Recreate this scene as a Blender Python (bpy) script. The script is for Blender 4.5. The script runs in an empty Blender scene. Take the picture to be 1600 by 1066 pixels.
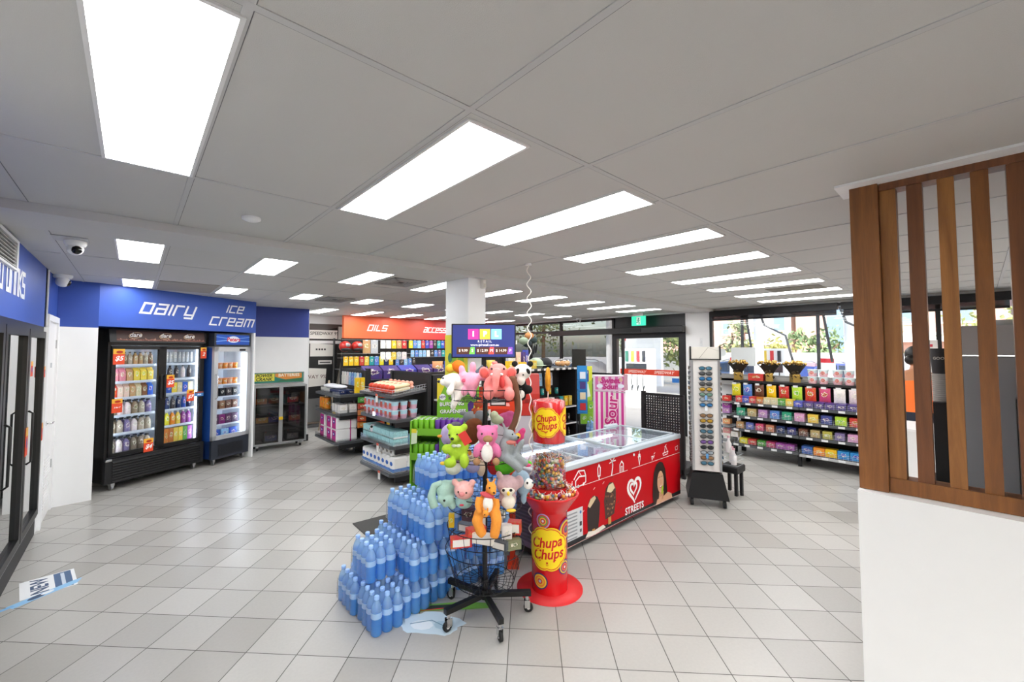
import bpy, bmesh, math, random
from mathutils import Vector, Matrix, Euler
from math import sin, cos, pi, radians, sqrt, atan2
random.seed(7)
S = bpy.context.scene
COL = S.collection

# ------------------------------------------------------------------ camera
cd = bpy.data.cameras.new('camera'); cam = bpy.data.objects.new('camera', cd); COL.objects.link(cam)
cd.sensor_width = 36; cd.lens = 654.2/1600*36
cd.shift_x = 15.7/1600; cd.shift_y = -13.8/1600
cd.clip_start = .05; cd.clip_end = 300
cam.location = (0, 0, 1.70)
cam.rotation_euler = (radians(92.47), 0, radians(48.66-90))
S.camera = cam

# ------------------------------------------------------------------ world, sun, exposure
W = bpy.data.worlds.new('sky'); S.world = W; W.use_nodes = True
nt = W.node_tree; nt.nodes.clear()
o_ = nt.nodes.new('ShaderNodeOutputWorld'); b_ = nt.nodes.new('ShaderNodeBackground')
sk = nt.nodes.new('ShaderNodeTexSky'); sk.sky_type = 'NISHITA'; sk.sun_disc = False
sk.sun_elevation = radians(40); sk.sun_rotation = radians(200); sk.air_density = 1.0; sk.dust_density = 3.0
b_.inputs[1].default_value = 0.42
nt.links.new(sk.outputs[0], b_.inputs[0]); nt.links.new(b_.outputs[0], o_.inputs[0])
sd = bpy.data.lights.new('sun', 'SUN'); sun = bpy.data.objects.new('sun', sd); COL.objects.link(sun)
sd.energy = 4.5; sd.angle = radians(2); sd.color = (1, .95, .86)
sun.rotation_euler = (radians(50), 0, radians(-105))
S.view_settings.view_transform = 'Standard'; S.view_settings.look = 'None'
S.view_settings.gamma = 1; S.view_settings.use_curve_mapping = False
S.view_settings.exposure = 0.88
PANEL = 8.5
try:
    S.cycles.transparent_max_bounces = 24
    S.cycles.max_bounces = 8
    S.cycles.sample_clamp_indirect = 6
except Exception: pass

# ------------------------------------------------------------------ materials
def lin(h):
    if isinstance(h, str):
        h = h.lstrip('#'); c = [int(h[i:i+2], 16)/255 for i in (0, 2, 4)]
    else: c = [x/255 for x in h]
    return tuple(x/12.92 if x <= .04045 else ((x+.055)/1.055)**2.4 for x in c) + (1,)
MC = {}
def mat(name, col='#808080', rough=.5, metal=0, emit=0, trans=0, alpha=1, noise=0, nscale=30, bump=0, coat=0, ior=1.45):
    if name in MC: return MC[name]
    m = bpy.data.materials.new(name); m.use_nodes = True; nt = m.node_tree
    p = nt.nodes['Principled BSDF']; c = lin(col)
    p.inputs['Base Color'].default_value = c; p.inputs['Roughness'].default_value = rough
    p.inputs['Metallic'].default_value = metal; p.inputs['IOR'].default_value = ior
    if trans: p.inputs['Transmission Weight'].default_value = trans
    if alpha < 1: p.inputs['Alpha'].default_value = alpha
    if coat: p.inputs['Coat Weight'].default_value = coat
    if emit:
        p.inputs['Emission Color'].default_value = c; p.inputs['Emission Strength'].default_value = emit
    if noise or bump:
        tc = nt.nodes.new('ShaderNodeTexCoord'); n = nt.nodes.new('ShaderNodeTexNoise'); n.inputs['Scale'].default_value = nscale
        n.inputs['Detail'].default_value = 4
        nt.links.new(tc.outputs['Object'], n.inputs['Vector'])
        if noise:
            mx = nt.nodes.new('ShaderNodeMix'); mx.data_type = 'RGBA'
            mx.inputs['A'].default_value = tuple(x*(1-noise) for x in c[:3])+(1,)
            mx.inputs['B'].default_value = tuple(min(1, x*(1+noise)) for x in c[:3])+(1,)
            nt.links.new(n.outputs['Fac'], mx.inputs['Factor']); nt.links.new(mx.outputs['Result'], p.inputs['Base Color'])
        if bump:
            b = nt.nodes.new('ShaderNodeBump'); b.inputs['Strength'].default_value = bump; b.inputs['Distance'].default_value = .005
            nt.links.new(n.outputs['Fac'], b.inputs['Height']); nt.links.new(b.outputs['Normal'], p.inputs['Normal'])
    MC[name] = m; return m
def C_(h, rough=.5, **k):        # plain colour material, cached by colour
    return mat('paint_%s_%d' % (h.lstrip('#'), int(rough*100)), h, rough, **k)
def glass(name, tint=(1, 1, 1), gloss=.06, rough=.02):
    if name in MC: return MC[name]
    m = bpy.data.materials.new(name); m.use_nodes = True; nt = m.node_tree; nt.nodes.clear()
    o = nt.nodes.new('ShaderNodeOutputMaterial'); t = nt.nodes.new('ShaderNodeBsdfTransparent'); g = nt.nodes.new('ShaderNodeBsdfGlossy')
    mx = nt.nodes.new('ShaderNodeMixShader'); fr = nt.nodes.new('ShaderNodeFresnel'); fr.inputs[0].default_value = 1.45
    ge = nt.nodes.new('ShaderNodeNewGeometry'); io = nt.nodes.new('ShaderNodeMapRange'); io.inputs['To Min'].default_value = 1.45; io.inputs['To Max'].default_value = 1/1.45
    nt.links.new(ge.outputs['Backfacing'], io.inputs[0]); nt.links.new(io.outputs[0], fr.inputs[0])
    ad = nt.nodes.new('ShaderNodeMath'); ad.operation = 'ADD'; ad.inputs[1].default_value = gloss-.04; ad.use_clamp = True
    t.inputs[0].default_value = (*tint, 1); g.inputs['Roughness'].default_value = rough
    nt.links.new(fr.outputs[0], ad.inputs[0]); nt.links.new(ad.outputs[0], mx.inputs[0])
    nt.links.new(t.outputs[0], mx.inputs[1]); nt.links.new(g.outputs[0], mx.inputs[2]); nt.links.new(mx.outputs[0], o.inputs[0])
    MC[name] = m; return m
def pack_mat(name, patch='ellipse', rough=.35, bands=True):
    """printed packaging: the object's own colour, a lighter band and a contrasting printed patch on it"""
    if name in MC: return MC[name]
    m = bpy.data.materials.new(name); m.use_nodes = True; nt = m.node_tree; L = nt.links; N = nt.nodes.new
    p = nt.nodes['Principled BSDF']; p.inputs['Roughness'].default_value = rough
    oi = N('ShaderNodeObjectInfo'); tc = N('ShaderNodeTexCoord'); sp = N('ShaderNodeSeparateXYZ'); L.new(tc.outputs['Generated'], sp.inputs[0])
    no = N('ShaderNodeTexNoise'); no.inputs['Scale'].default_value = 6; no.inputs['Detail'].default_value = 2.5
    no.noise_dimensions = '4D'
    rw = N('ShaderNodeMath'); rw.operation = 'MULTIPLY'; rw.inputs[1].default_value = 40; L.new(oi.outputs['Random'], rw.inputs[0]); L.new(rw.outputs[0], no.inputs['W'])
    L.new(tc.outputs['Generated'], no.inputs['Vector'])
    def M(op, a, b=None, clamp=False):
        n = N('ShaderNodeMath'); n.operation = op; n.use_clamp = clamp
        for i, v in enumerate((a, b)):
            if v is None: continue
            if isinstance(v, (int, float)): n.inputs[i].default_value = v
            else: L.new(v, n.inputs[i])
        return n.outputs[0]
    hs = N('ShaderNodeHueSaturation'); hs.inputs['Hue'].default_value = .56; hs.inputs['Value'].default_value = .8; L.new(oi.outputs['Color'], hs.inputs['Color'])
    x = M('SUBTRACT', sp.outputs[0], .5); y = M('SUBTRACT', sp.outputs[2], .55)
    r = M('ADD', M('MULTIPLY', M('MULTIPLY', x, x), 9.0), M('MULTIPLY', M('MULTIPLY', y, y), 22.0))
    r = M('ADD', r, M('MULTIPLY', M('SUBTRACT', no.outputs['Fac'], .5), 3.4))
    f = M('LESS_THAN', r, .55); f2 = M('LESS_THAN', r, .22)
    mx = N('ShaderNodeMix'); mx.data_type = 'RGBA'; L.new(f, mx.inputs['Factor']); L.new(oi.outputs['Color'], mx.inputs['A']); mx.inputs['B'].default_value = lin('#f2ead8')
    mx2 = N('ShaderNodeMix'); mx2.data_type = 'RGBA'; L.new(f2, mx2.inputs['Factor']); L.new(mx.outputs['Result'], mx2.inputs['A']); L.new(hs.outputs['Color'], mx2.inputs['B'])
    out = mx2.outputs['Result']
    if bands:
        g = M('GREATER_THAN', no.outputs['Fac'], .57)
        mx3 = N('ShaderNodeMix'); mx3.data_type = 'RGBA'; L.new(M('MULTIPLY', g, .7), mx3.inputs['Factor']); L.new(out, mx3.inputs['A']); L.new(hs.outputs['Color'], mx3.inputs['B'])
        out = mx3.outputs['Result']
    L.new(out, p.inputs['Base Color']); MC[name] = m; return m
def tint_mat(name, rough=.35, trans=0):
    if name in MC: return MC[name]
    m = bpy.data.materials.new(name); m.use_nodes = True; nt = m.node_tree
    p = nt.nodes['Principled BSDF']; p.inputs['Roughness'].default_value = rough
    oi = nt.nodes.new('ShaderNodeObjectInfo'); nt.links.new(oi.outputs['Color'], p.inputs['Base Color']); MC[name] = m; return m

# ------------------------------------------------------------------ mesh builder
class MB:
    def __init__(s): s.v = []; s.f = []; s.mi = []; s.mats = []; s.sm = []
    def slot(s, m):
        if m not in s.mats: s.mats.append(m)
        return s.mats.index(m)
    def add(s, vs, fs, m, smooth=False, M=None):
        o = len(s.v); k = s.slot(m)
        for p in vs: s.v.append(tuple(M @ Vector(p)) if M is not None else tuple(p))
        for f in fs: s.f.append([i+o for i in f]); s.mi.append(k); s.sm.append(smooth)
        return s
    def box(s, x0, x1, y0, y1, z0, z1, m, M=None, ch=0):
        if ch:
            a = ch; vs = []; 
            pr = [(x0+a, y0), (x1-a, y0), (x1, y0+a), (x1, y1-a), (x1-a, y1), (x0+a, y1), (x0, y1-a), (x0, y0+a)]
            ins = [(min(max(px, x0+a), x1-a), min(max(py, y0+a), y1-a)) for px, py in pr]
            vs = [(px, py, z0+a) for px, py in pr]+[(px, py, z1-a) for px, py in pr]+[(px, py, z1) for px, py in ins]+[(px, py, z0) for px, py in ins]
            fs = [[i, (i+1) % 8, 8+(i+1) % 8, 8+i] for i in range(8)]+[[8+i, 8+(i+1) % 8, 16+(i+1) % 8, 16+i] for i in range(8)]
            fs += [[24+i, 24+(i+1) % 8, (i+1) % 8, i] for i in range(8)]+[[16+i for i in range(8)], [24+i for i in range(7, -1, -1)]]
            return s.add(vs, fs, m, M=M)
        vs = [(x0, y0, z0), (x1, y0, z0), (x1, y1, z0), (x0, y1, z0), (x0, y0, z1), (x1, y0, z1), (x1, y1, z1), (x0, y1, z1)]
        return s.add(vs, [[0, 3, 2, 1], [4, 5, 6, 7], [0, 1, 5, 4], [1, 2, 6, 5], [2, 3, 7, 6], [3, 0, 4, 7]], m, M=M)
    def quad(s, a, b, c, d, m, M=None): return s.add([a, b, c, d], [[0, 1, 2, 3]], m, M=M)
    def prism(s, pts, a, b, m, axis='z', M=None):     # polygon pts extruded from a to b along an axis
        n = len(pts)
        def P(p, h): return {'z': (p[0], p[1], h), 'y': (p[0], h, p[1]), 'x': (h, p[0], p[1])}[axis]
        vs = [P(p, a) for p in pts]+[P(p, b) for p in pts]
        fs = [[i, (i+1) % n, n+(i+1) % n, n+i] for i in range(n)]+[list(range(n-1, -1, -1)), list(range(n, 2*n))]
        return s.add(vs, fs, m, M=M)
    def lathe(s, prof, m, n=16, M=None, smooth=True, cap=True):
        vs = []; fs = []
        for r, z in prof:
            for i in range(n): a = 2*pi*i/n; vs.append((r*cos(a), r*sin(a), z))
        for j in range(len(prof)-1):
            for i in range(n): fs.append([j*n+i, j*n+(i+1) % n, (j+1)*n+(i+1) % n, (j+1)*n+i])
        s.add(vs, fs, m, smooth, M)
        if cap:
            s.add([vs[i] for i in range(n)], [list(range(n-1, -1, -1))], m, False, M)
            s.add([vs[(len(prof)-1)*n+i] for i in range(n)], [list(range(n))], m, False, M)
        return s
    def cyl(s, p, r, h, m, n=16, axis='z'):
        M = Matrix.Translation(p)
        if axis == 'x': M = M @ Matrix.Rotation(pi/2, 4, 'Y')
        if axis == 'y': M = M @ Matrix.Rotation(-pi/2, 4, 'X')
        return s.lathe([(r, 0), (r, h)], m, n, M)
    def tube(s, pts, r, m, n=6, closed=False):
        P = [Vector(p) for p in pts]; k = len(P); vs = []; fs = []
        up = Vector((0, 0, 1)); prev = None
        for i, p in enumerate(P):
            a = P[(i-1) % k] if (closed or i > 0) else p; b = P[(i+1) % k] if (closed or i < k-1) else p
            t = (b-a).normalized()
            if prev is None: x = t.cross(up if abs(t.z) < .9 else Vector((1, 0, 0))).normalized()
            else: x = (prev-t*prev.dot(t)).normalized()
            prev = x; y = t.cross(x)
            rr = r[i] if isinstance(r, (list, tuple)) else r
            for j in range(n): a_ = 2*pi*j/n; vs.append(tuple(p+(x*cos(a_)+y*sin(a_))*rr))
        for i in range(k if closed else k-1):
            for j in range(n): fs.append([i*n+j, i*n+(j+1) % n, ((i+1) % k)*n+(j+1) % n, ((i+1) % k)*n+j])
        if not closed: fs += [list(range(n-1, -1, -1)), [(k-1)*n+j for j in range(n)]]
        return s.add(vs, fs, m, True)
    def ring(s, c, r, th, m, n=28, N=5):
        return s.tube([(c[0]+r*cos(2*pi*i/n), c[1]+r*sin(2*pi*i/n), c[2]) for i in range(n)], th, m, N, True)
    def ball(s, c, r, m, seg=12, rings=8, rot=None):
        if isinstance(r, (int, float)): r = (r, r, r)
        M = Matrix.Translation(c) @ (Euler(rot).to_matrix().to_4x4() if rot else Matrix.Identity(4)) @ Matrix.Diagonal((*r, 1))
        prof = [(sin(pi*j/rings), -cos(pi*j/rings)) for j in range(1, rings)]
        vs = [(a*cos(2*pi*i/seg), a*sin(2*pi*i/seg), z) for a, z in prof for i in range(seg)]; n = len(vs)
        fs = [[j*seg+i, j*seg+(i+1) % seg, (j+1)*seg+(i+1) % seg, (j+1)*seg+i] for j in range(rings-2) for i in range(seg)]
        vs += [(0, 0, -1), (0, 0, 1)]
        fs += [[n, (i+1) % seg, i] for i in range(seg)]+[[n+1, (rings-2)*seg+i, (rings-2)*seg+(i+1) % seg] for i in range(seg)]
        return s.add(vs, fs, m, True, M)
    def mesh(s, name):
        me = bpy.data.meshes.new(name); me.from_pydata(s.v, [], s.f)
        for m in s.mats: me.materials.append(m)
        me.polygons.foreach_set('material_index', s.mi); me.polygons.foreach_set('use_smooth', s.sm); me.update(); return me
    def build(s, name, parent=None, loc=None, rot=None, color=None, me=None):
        o = bpy.data.objects.new(name, me or s.mesh(name)); COL.objects.link(o)
        if parent: o.parent = parent
        if loc: o.location = loc
        if rot is not None: o.rotation_euler = rot if isinstance(rot, (tuple, list)) else (0, 0, rot)
        if color: o.color = lin(color)
        return o
def tag(o, label, cat, group=None, kind=None):
    o['label'] = label; o['category'] = cat
    if group: o['group'] = group
    if kind: o['kind'] = kind
    return o
def thing(name, label, cat, loc=(0, 0, 0), rz=0, group=None):
    o = bpy.data.objects.new(name, None); o.empty_display_size = .05; COL.objects.link(o)
    o.location = loc; o.rotation_euler = (0, 0, rz); return tag(o, label, cat, group)
def struct(name, mb, parent=None):
    o = mb.build(name, parent)
    if not parent: o['kind'] = 'structure'
    return o
KIDS = {}
def copytree(o, parent=None, loc=None, rz=None, label=None, color=None):
    c = o.copy(); COL.objects.link(c)
    if parent: c.parent = parent
    if loc is not None: c.location = loc
    if rz is not None: c.rotation_euler = rz if isinstance(rz, (tuple, list)) else (0, 0, rz)
    if label: c['label'] = label
    if color: c.color = lin(color)
    for ch in KIDS.get(o.name, list(o.children)): copytree(ch, c)
    return c
ORD = 'first second third fourth fifth sixth seventh eighth ninth tenth eleventh twelfth thirteenth fourteenth fifteenth sixteenth seventeenth eighteenth nineteenth twentieth'.split()

# ------------------------------------------------------------------ lettering and flat artwork
_TC = {}
def textmesh(s, size, shear=0, bold=0, spacing=1):
    k = (s, shear, bold, spacing)
    if k not in _TC:
        cu = bpy.data.curves.new('lettering', 'FONT'); cu.body = s; cu.size = 1; cu.shear = shear; cu.offset = bold; cu.space_character = spacing
        cu.align_x = 'CENTER'; cu.align_y = 'CENTER'; cu.resolution_u = 3
        o = bpy.data.objects.new('lettering', cu); COL.objects.link(o); bpy.context.view_layer.update()
        me = bpy.data.meshes.new_from_object(o.evaluated_get(bpy.context.evaluated_depsgraph_get()))
        _TC[k] = ([(v.co.x, v.co.y) for v in me.vertices], [list(p.vertices) for p in me.polygons])
        bpy.data.objects.remove(o)
    v, f = _TC[k]; return [(x*size, y*size) for x, y in v], f
GL = {'C': (4, [[(4, 6), (0, 6), (0, 0), (4, 0)]]), 'D': (4, [[(0, 0), (0, 6), (4, 6), (4, 0), (0, 0)]]), 'a': (4, [[(.2, 6), (4, 6), (4, 0), (0, 0), (0, 3.2), (4, 3.2)]]), 'i': (0, [[(0, 0), (0, 6)]]), 'r': (3.2, [[(0, 0), (0, 6), (3.2, 6)]]),
      'y': (4, [[(0, 6), (0, .6), (4, .6)], [(4, 6), (4, -1.6), (.6, -1.6)]]), 'c': (4, [[(4, 6), (0, 6), (0, 0), (4, 0)]]), 'e': (4, [[(4, 0), (0, 0), (0, 6), (4, 6), (4, 3), (0, 3)]]),
      'm': (6, [[(0, 0), (0, 6), (6, 6), (6, 0)], [(3, 0), (3, 6)]]), 'O': (4, [[(0, 0), (0, 6), (4, 6), (4, 0), (0, 0)]]), 'o': (4, [[(0, 0), (0, 6), (4, 6), (4, 0), (0, 0)]]),
      'l': (3.4, [[(0, 6), (0, 0), (3.4, 0)]]), 's': (4, [[(4, 6), (0, 6), (0, 3), (4, 3), (4, 0), (0, 0)]]), 'n': (4, [[(0, 0), (0, 6), (4, 6), (4, 0)]]), 'k': (4, [[(0, 0), (0, 6)], [(4, 6), (.3, 3), (4, 0)]]), ' ': (2, [])}
class Art:
    """flat printed artwork: shapes in (u, v), laid on a surface by fn(u, v, d) with d the tiny height of each layer of ink"""
    def __init__(s, fn, step=.00012): s.fn = fn; s.mb = MB(); s.k = 1; s.step = step
    def poly(s, pts, col, up=True, m=None):
        d = s.k*s.step
        if up: s.k += 1
        s.mb.add([s.fn(u, v, d) for u, v in pts], [list(range(len(pts)))], m or C_(col, .4)); return s
    def rect(s, u0, u1, v0, v1, col, m=None, up=True):
        n = max(1, int(abs(u1-u0)/.02)) if getattr(s, 'curved', False) else 1
        d = s.k*s.step; s.k += 1 if up else 0
        for i in range(n):
            a = u0+(u1-u0)*i/n; b = u0+(u1-u0)*(i+1)/n
            s.mb.add([s.fn(a, v0, d), s.fn(b, v0, d), s.fn(b, v1, d), s.fn(a, v1, d)], [[0, 1, 2, 3]], m or C_(col, .4))
        return s
    def ell(s, u, v, ru, rv, col, n=24, rot=0, m=None, fn=None):
        d = s.k*s.step; s.k += 1; vs = [s.fn(u, v, d)]
        for i in range(n):
            a = 2*pi*i/n; q = fn(a) if fn else 1; x, y = ru*q*cos(a), rv*q*sin(a)
            vs.append(s.fn(u+x*cos(rot)-y*sin(rot), v+x*sin(rot)+y*cos(rot), d))
        s.mb.add(vs, [[0, i+1, (i+1) % n+1] for i in range(n)], m or C_(col, .4)); return s
    def line(s, pts, w, col, up=True):
        d = s.k*s.step; s.k += 1 if up else 0
        closed = len(pts) > 2 and pts[0] == pts[-1]; P = [Vector(p) for p in (pts[:-1] if closed else pts)]; n = len(P)
        W = w if isinstance(w, (list, tuple)) else [w]*n; vs = []
        for i in range(n):
            a = P[i]-P[i-1] if (closed or i) else P[1]-P[0]; b = P[(i+1) % n]-P[i] if (closed or i < n-1) else P[i]-P[i-1]
            a = a.normalized(); b = b.normalized(); t = a+b
            t = t.normalized() if t.length > 1e-4 else a; nn = Vector((-t.y, t.x)); c = max(.45, abs(nn.dot(Vector((-a.y, a.x))))); p = P[i]
            if not closed and i == 0: p = p-b*W[i]/2
            if not closed and i == n-1: p = p+a*W[i]/2
            q = nn*(W[i]/2/c); vs += [s.fn(p.x+q.x, p.y+q.y, d), s.fn(p.x-q.x, p.y-q.y, d)]
        s.mb.add(vs, [[2*i, 2*i+1, (2*i+3) % (2*n), (2*i+2) % (2*n)] for i in range(n if closed else n-1)], C_(col, .4)); return s
    def text(s, t, u, v, size, col, shear=0, bold=0, rot=0, spacing=1, sx=1):
        d = s.k*s.step; s.k += 1; vs, fs = textmesh(t, size, shear, bold, spacing)
        s.mb.add([s.fn(u+x*sx*cos(rot)-y*sin(rot), v+x*sx*sin(rot)+y*cos(rot), d) for x, y in vs], fs, C_(col, .4)); return s
    def techno(s, t, u, v, h, col, slant=.38, w=1.0):
        q = h/6; x = u
        tot = sum(GL[c][0]+2 for c in t)*q*w-2*q*w; x = u-tot/2
        for c in t:
            g = GL[c]
            for st in g[1]:
                pts = [(x+px*q*w+slant*(py-3)*q, v+(py-3)*q) for px, py in st]
                # corners are cut a little, as the sign's letters are
                s.line(pts, q*1.2, col, up=False)
            x += (g[0]+2)*q*w
        s.k += 1; return s
    def build(s, name, parent, **k): return s.mb.build(name, parent, **k)
def front(y): return lambda u, v, d: (u, y-d, v)          # a plane facing -Y
GL['d'] = GL['D']
# ------------------------------------------------------------------ the room
CH = 2.48
white = mat('white_paint', '#f1f2f3', .55, noise=.02, nscale=8)
blackm = mat('black_metal', '#141415', .38, bump=.0)
blackp = mat('black_powder_coat', '#1b1b1d', .5)
greym = mat('grey_shelf_metal', '#4b4d50', .45)
steel = mat('brushed_steel', '#b9bbbd', .3, metal=.9)
chrome = mat('chrome', '#d8d8d8', .15, metal=1)
blue_band = mat('blue_wall_paint', '#3a5cb8', .45)
blue_dark = mat('deep_blue_wall_paint', '#2f4fa6', .45)

def floor_mat():
    m = bpy.data.materials.new('floor_tiles'); m.use_nodes = True; nt = m.node_tree; L = nt.links; N = nt.nodes.new
    p = nt.nodes['Principled BSDF']
    g = N('ShaderNodeNewGeometry'); mp = N('ShaderNodeMapping'); mp.vector_type = 'TEXTURE'
    mp.inputs['Location'].default_value = (-.5207, 3.8145, 0); mp.inputs['Rotation'].default_value = (0, 0, radians(-44.82)); T = .2945
    mp.inputs['Scale'].default_value = (T, T, T); L.new(g.outputs['Position'], mp.inputs['Vector'])
    sp = N('ShaderNodeSeparateXYZ'); L.new(mp.outputs[0], sp.inputs[0])
    def M(op, a, b=None):
        n = N('ShaderNodeMath'); n.operation = op
        for i, v in enumerate((a, b)):
            if v is None: continue
            if isinstance(v, (int, float)): n.inputs[i].default_value = v
            else: L.new(v, n.inputs[i])
        return n.outputs[0]
    def edge(c): f = M('FRACT', c); return M('MINIMUM', f, M('SUBTRACT', 1.0, f))
    e = M('MINIMUM', edge(sp.outputs[0]), edge(sp.outputs[1]))
    grout = M('LESS_THAN', e, .0085)
    fl = N('ShaderNodeVectorMath'); fl.operation = 'FLOOR'; L.new(mp.outputs[0], fl.inputs[0])
    wn = N('ShaderNodeTexWhiteNoise'); L.new(fl.outputs[0], wn.inputs['Vector'])
    cr = N('ShaderNodeValToRGB'); E_ = cr.color_ramp.elements; E_[0].color = lin('#a09d97'); E_[1].color = lin('#bab8b3')
    E_[0].position = 0; e2 = cr.color_ramp.elements.new(.3); e2.color = lin('#adaba6'); e3 = cr.color_ramp.elements.new(.8); e3.color = lin('#b3b1ac')
    L.new(wn.outputs['Value'], cr.inputs[0])
    no = N('ShaderNodeTexNoise'); no.inputs['Scale'].default_value = 60; no.inputs['Detail'].default_value = 3; L.new(g.outputs['Position'], no.inputs['Vector'])
    hs = N('ShaderNodeHueSaturation'); L.new(cr.outputs[0], hs.inputs['Color']); L.new(M('ADD', M('MULTIPLY', no.outputs['Fac'], .12), .94), hs.inputs['Value'])
    mx = N('ShaderNodeMix'); mx.data_type = 'RGBA'; L.new(grout, mx.inputs['Factor']); L.new(hs.outputs[0], mx.inputs['A']); mx.inputs['B'].default_value = lin('#585551')
    L.new(mx.outputs['Result'], p.inputs['Base Color'])
    L.new(M('ADD', M('MULTIPLY', grout, .4), .3), p.inputs['Roughness'])
    bp = N('ShaderNodeBump'); bp.inputs['Distance'].default_value = .002; bp.inputs['Strength'].default_value = .5; L.new(M('SUBTRACT', 1.0, grout), bp.inputs['Height']); L.new(bp.outputs[0], p.inputs['Normal'])
    return m
struct('floor', MB().box(-.66, 8.4, -2.6, 10.4, -.1, 0, floor_mat()))
ceil_m = mat('ceiling_tile', '#cac9c6', .6, bump=.25, nscale=400, noise=.015)
c = MB().box(-.7, 8.4, -2.6, 3.27, CH, CH+.05, ceil_m).box(-.7, 8.4, 3.72, 10.4, CH, CH+.05, ceil_m)
struct('ceiling', c)
struct('trim_1', MB().box(-.7, 8.25, 3.27, 3.72, CH-.05, CH+.05, mat('bulkhead_paint', '#cbcac9', .6)))
grid_m = mat('ceiling_grid_metal', '#c4c4c4', .5); shadow_line_m = mat('painted_shadow_line', '#77777a', .8)  # dark strip beside each grid bar is a painted shadow line
g = MB(); XS = [-.448+.6222*k for k in range(15)]
for x in XS:
    for y0, y1 in ((-2.6, 3.27), (3.72, 9.3)):
        g.box(x-.011, x+.011, y0, y1, CH-.003, CH, grid_m); g.box(x+.011, x+.0135, y0, y1, CH-.002, CH, shadow_line_m)
for y in (-1.44, -.19, 1.06, 2.31): g.box(-.64, 8.25, y-.011, y+.011, CH-.0032, CH, grid_m); g.box(-.64, 8.25, y+.011, y+.0135, CH-.0022, CH, shadow_line_m)
for y in (4.85, 6.07, 7.3, 8.53): g.box(-.64, 8.25, y-.011, y+.011, CH-.0032, CH, grid_m); g.box(-.64, 8.25, y+.011, y+.0135, CH-.0022, CH, shadow_line_m)
struct('trim_2', g)
# lights: recessed panels, each with a frame and a glowing diffuser
lit = mat('light_diffuser', '#ffffff', .5, emit=PANEL)
frame_m = mat('light_frame', '#e4e4e4', .4)
def panel(x0, x1, y0, y1, label):
    t = thing('ceiling_light', label, 'light', ((x0+x1)/2, (y0+y1)/2, CH-.004), 0, 'recessed ceiling light panels')
    w, l = (x1-x0)/2, (y1-y0)/2; f = .012
    MB().box(-w-f, w+f, -l-f, -l, -.003, .004, frame_m).box(-w-f, w+f, l, l+f, -.003, .004, frame_m).box(-w-f, -w, -l, l, -.003, .004, frame_m).box(w, w+f, -l, l, -.003, .004, frame_m).build('frame', t)
    MB().box(-w, w, -l, l, -.002, .004, lit).build('diffuser', t)
for k in range(9):
    x = -.105+.938*k
    panel(x, x+.27, 1.115, 2.29, 'long white light panel in the front ceiling row, %s from the drinks fridge wall' % ORD[k])
for r, (y0, y1) in enumerate(((3.80, 4.80), (6.1, 7.12), (8.0, 9.1))):
    for k in range(9):
        x = -.11+.92*k
        if r == 2 and k < 3: continue
        if r == 0: y0 = 3.9
        if r == 1 and k == 0: y1 = 6.78
        panel(x, x+.26, y0, y1, 'short white light panel %s, %s from the drinks fridge wall' % (('just past the ceiling beam', 'over the middle aisles', 'before the orange wall')[r], ORD[k]))
# walls
w = MB().box(-.76, -.64, 1.9, 5.88, 1.92, CH, blue_band).box(-.76, -.64, -2.6, 1.9, 0, CH, white).box(-.76, -.64, 5.88, 6.77, 2.04, CH, blue_dark)
w.box(-.76, -.64, 6.72, 6.9, 0, 2.04, white)
w.box(-1.5, -1.4, 1.9, 6, 0, CH, white).box(-.66, -.64, 5.83, 5.9, 0, CH, white)
struct('wall_left', w)
# the short white wall and the boxed-out niche of the fridges, turned about 30 degrees
FA = radians(29.6); FO = Vector((-.31, 6.71, 0))
def FP(s, n, z=0): return (FO.x+s*cos(FA)-n*sin(FA), FO.y+s*sin(FA)+n*cos(FA), z)
w = MB().add([(-.64, 6.66, 0), (-.31, 6.71, 0), (-.31, 6.71, 1.96), (-.64, 6.66, 1.96)], [[0, 1, 2, 3]], white)
w.add([(-.64, 6.66, 1.96), (-.31, 6.71, 1.96), (-.31, 6.71, CH), (-.64, 6.66, CH)], [[0, 1, 2, 3]], blue_dark)
w.add([(-.31, 6.71, 0), FP(.0, 1.0), FP(0, 1.0, CH), (-.31, 6.71, CH)], [[0, 1, 2, 3]], white)
struct('wall_corner', w)
FM = Matrix.Translation(FO) @ Matrix.Rotation(FA, 4, 'Z')
w = MB().box(0, 2.06, 0, .85, 1.98, CH, blue_band, M=FM).box(2.03, 2.06, 0, .85, 0, 1.98, white, M=FM).box(0, 2.06, .85, .9, 0, CH, white, M=FM)
niche = struct('wall_niche', w)
a = Art(lambda u, v, d: tuple(FM @ Vector((u, -.002-d, v))))
a.techno('Dairy', .76, 2.235, .125, '#f4f6fb', w=1.32); a.techno('ice', 1.70, 2.325, .10, '#f4f6fb', w=1.25); a.techno('cream', 1.665, 2.13, .11, '#f4f6fb', w=1.28)
a.build('sign_lettering', niche)
# battery wall, facing -Y
w = MB().box(1.3, 2.5, 8.4, 8.5, 0, 1.94, white).box(1.3, 2.5, 8.4, 8.5, 1.94, CH, mat('navy_wall_paint', '#2c3f8f', .45)).box(2.5, 2.503, 8.4, 9.9, 0, CH, white)
w.box(2.44, 2.52, 8.385, 8.4, 0, .12, blackp)
struct('wall_back', w)
# cold drinks lettering on the left wall band, faces +X, reads towards +Y ... u runs along +Y mirrored for the viewer
a = Art(lambda u, v, d: (-.638+d, u, v)); a.techno('Cold Drinks', 4.23, 2.19, .17, '#f4f6fb', slant=.0, w=.72)
a.build('sign_lettering', bpy.data.objects['wall_left'])
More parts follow.
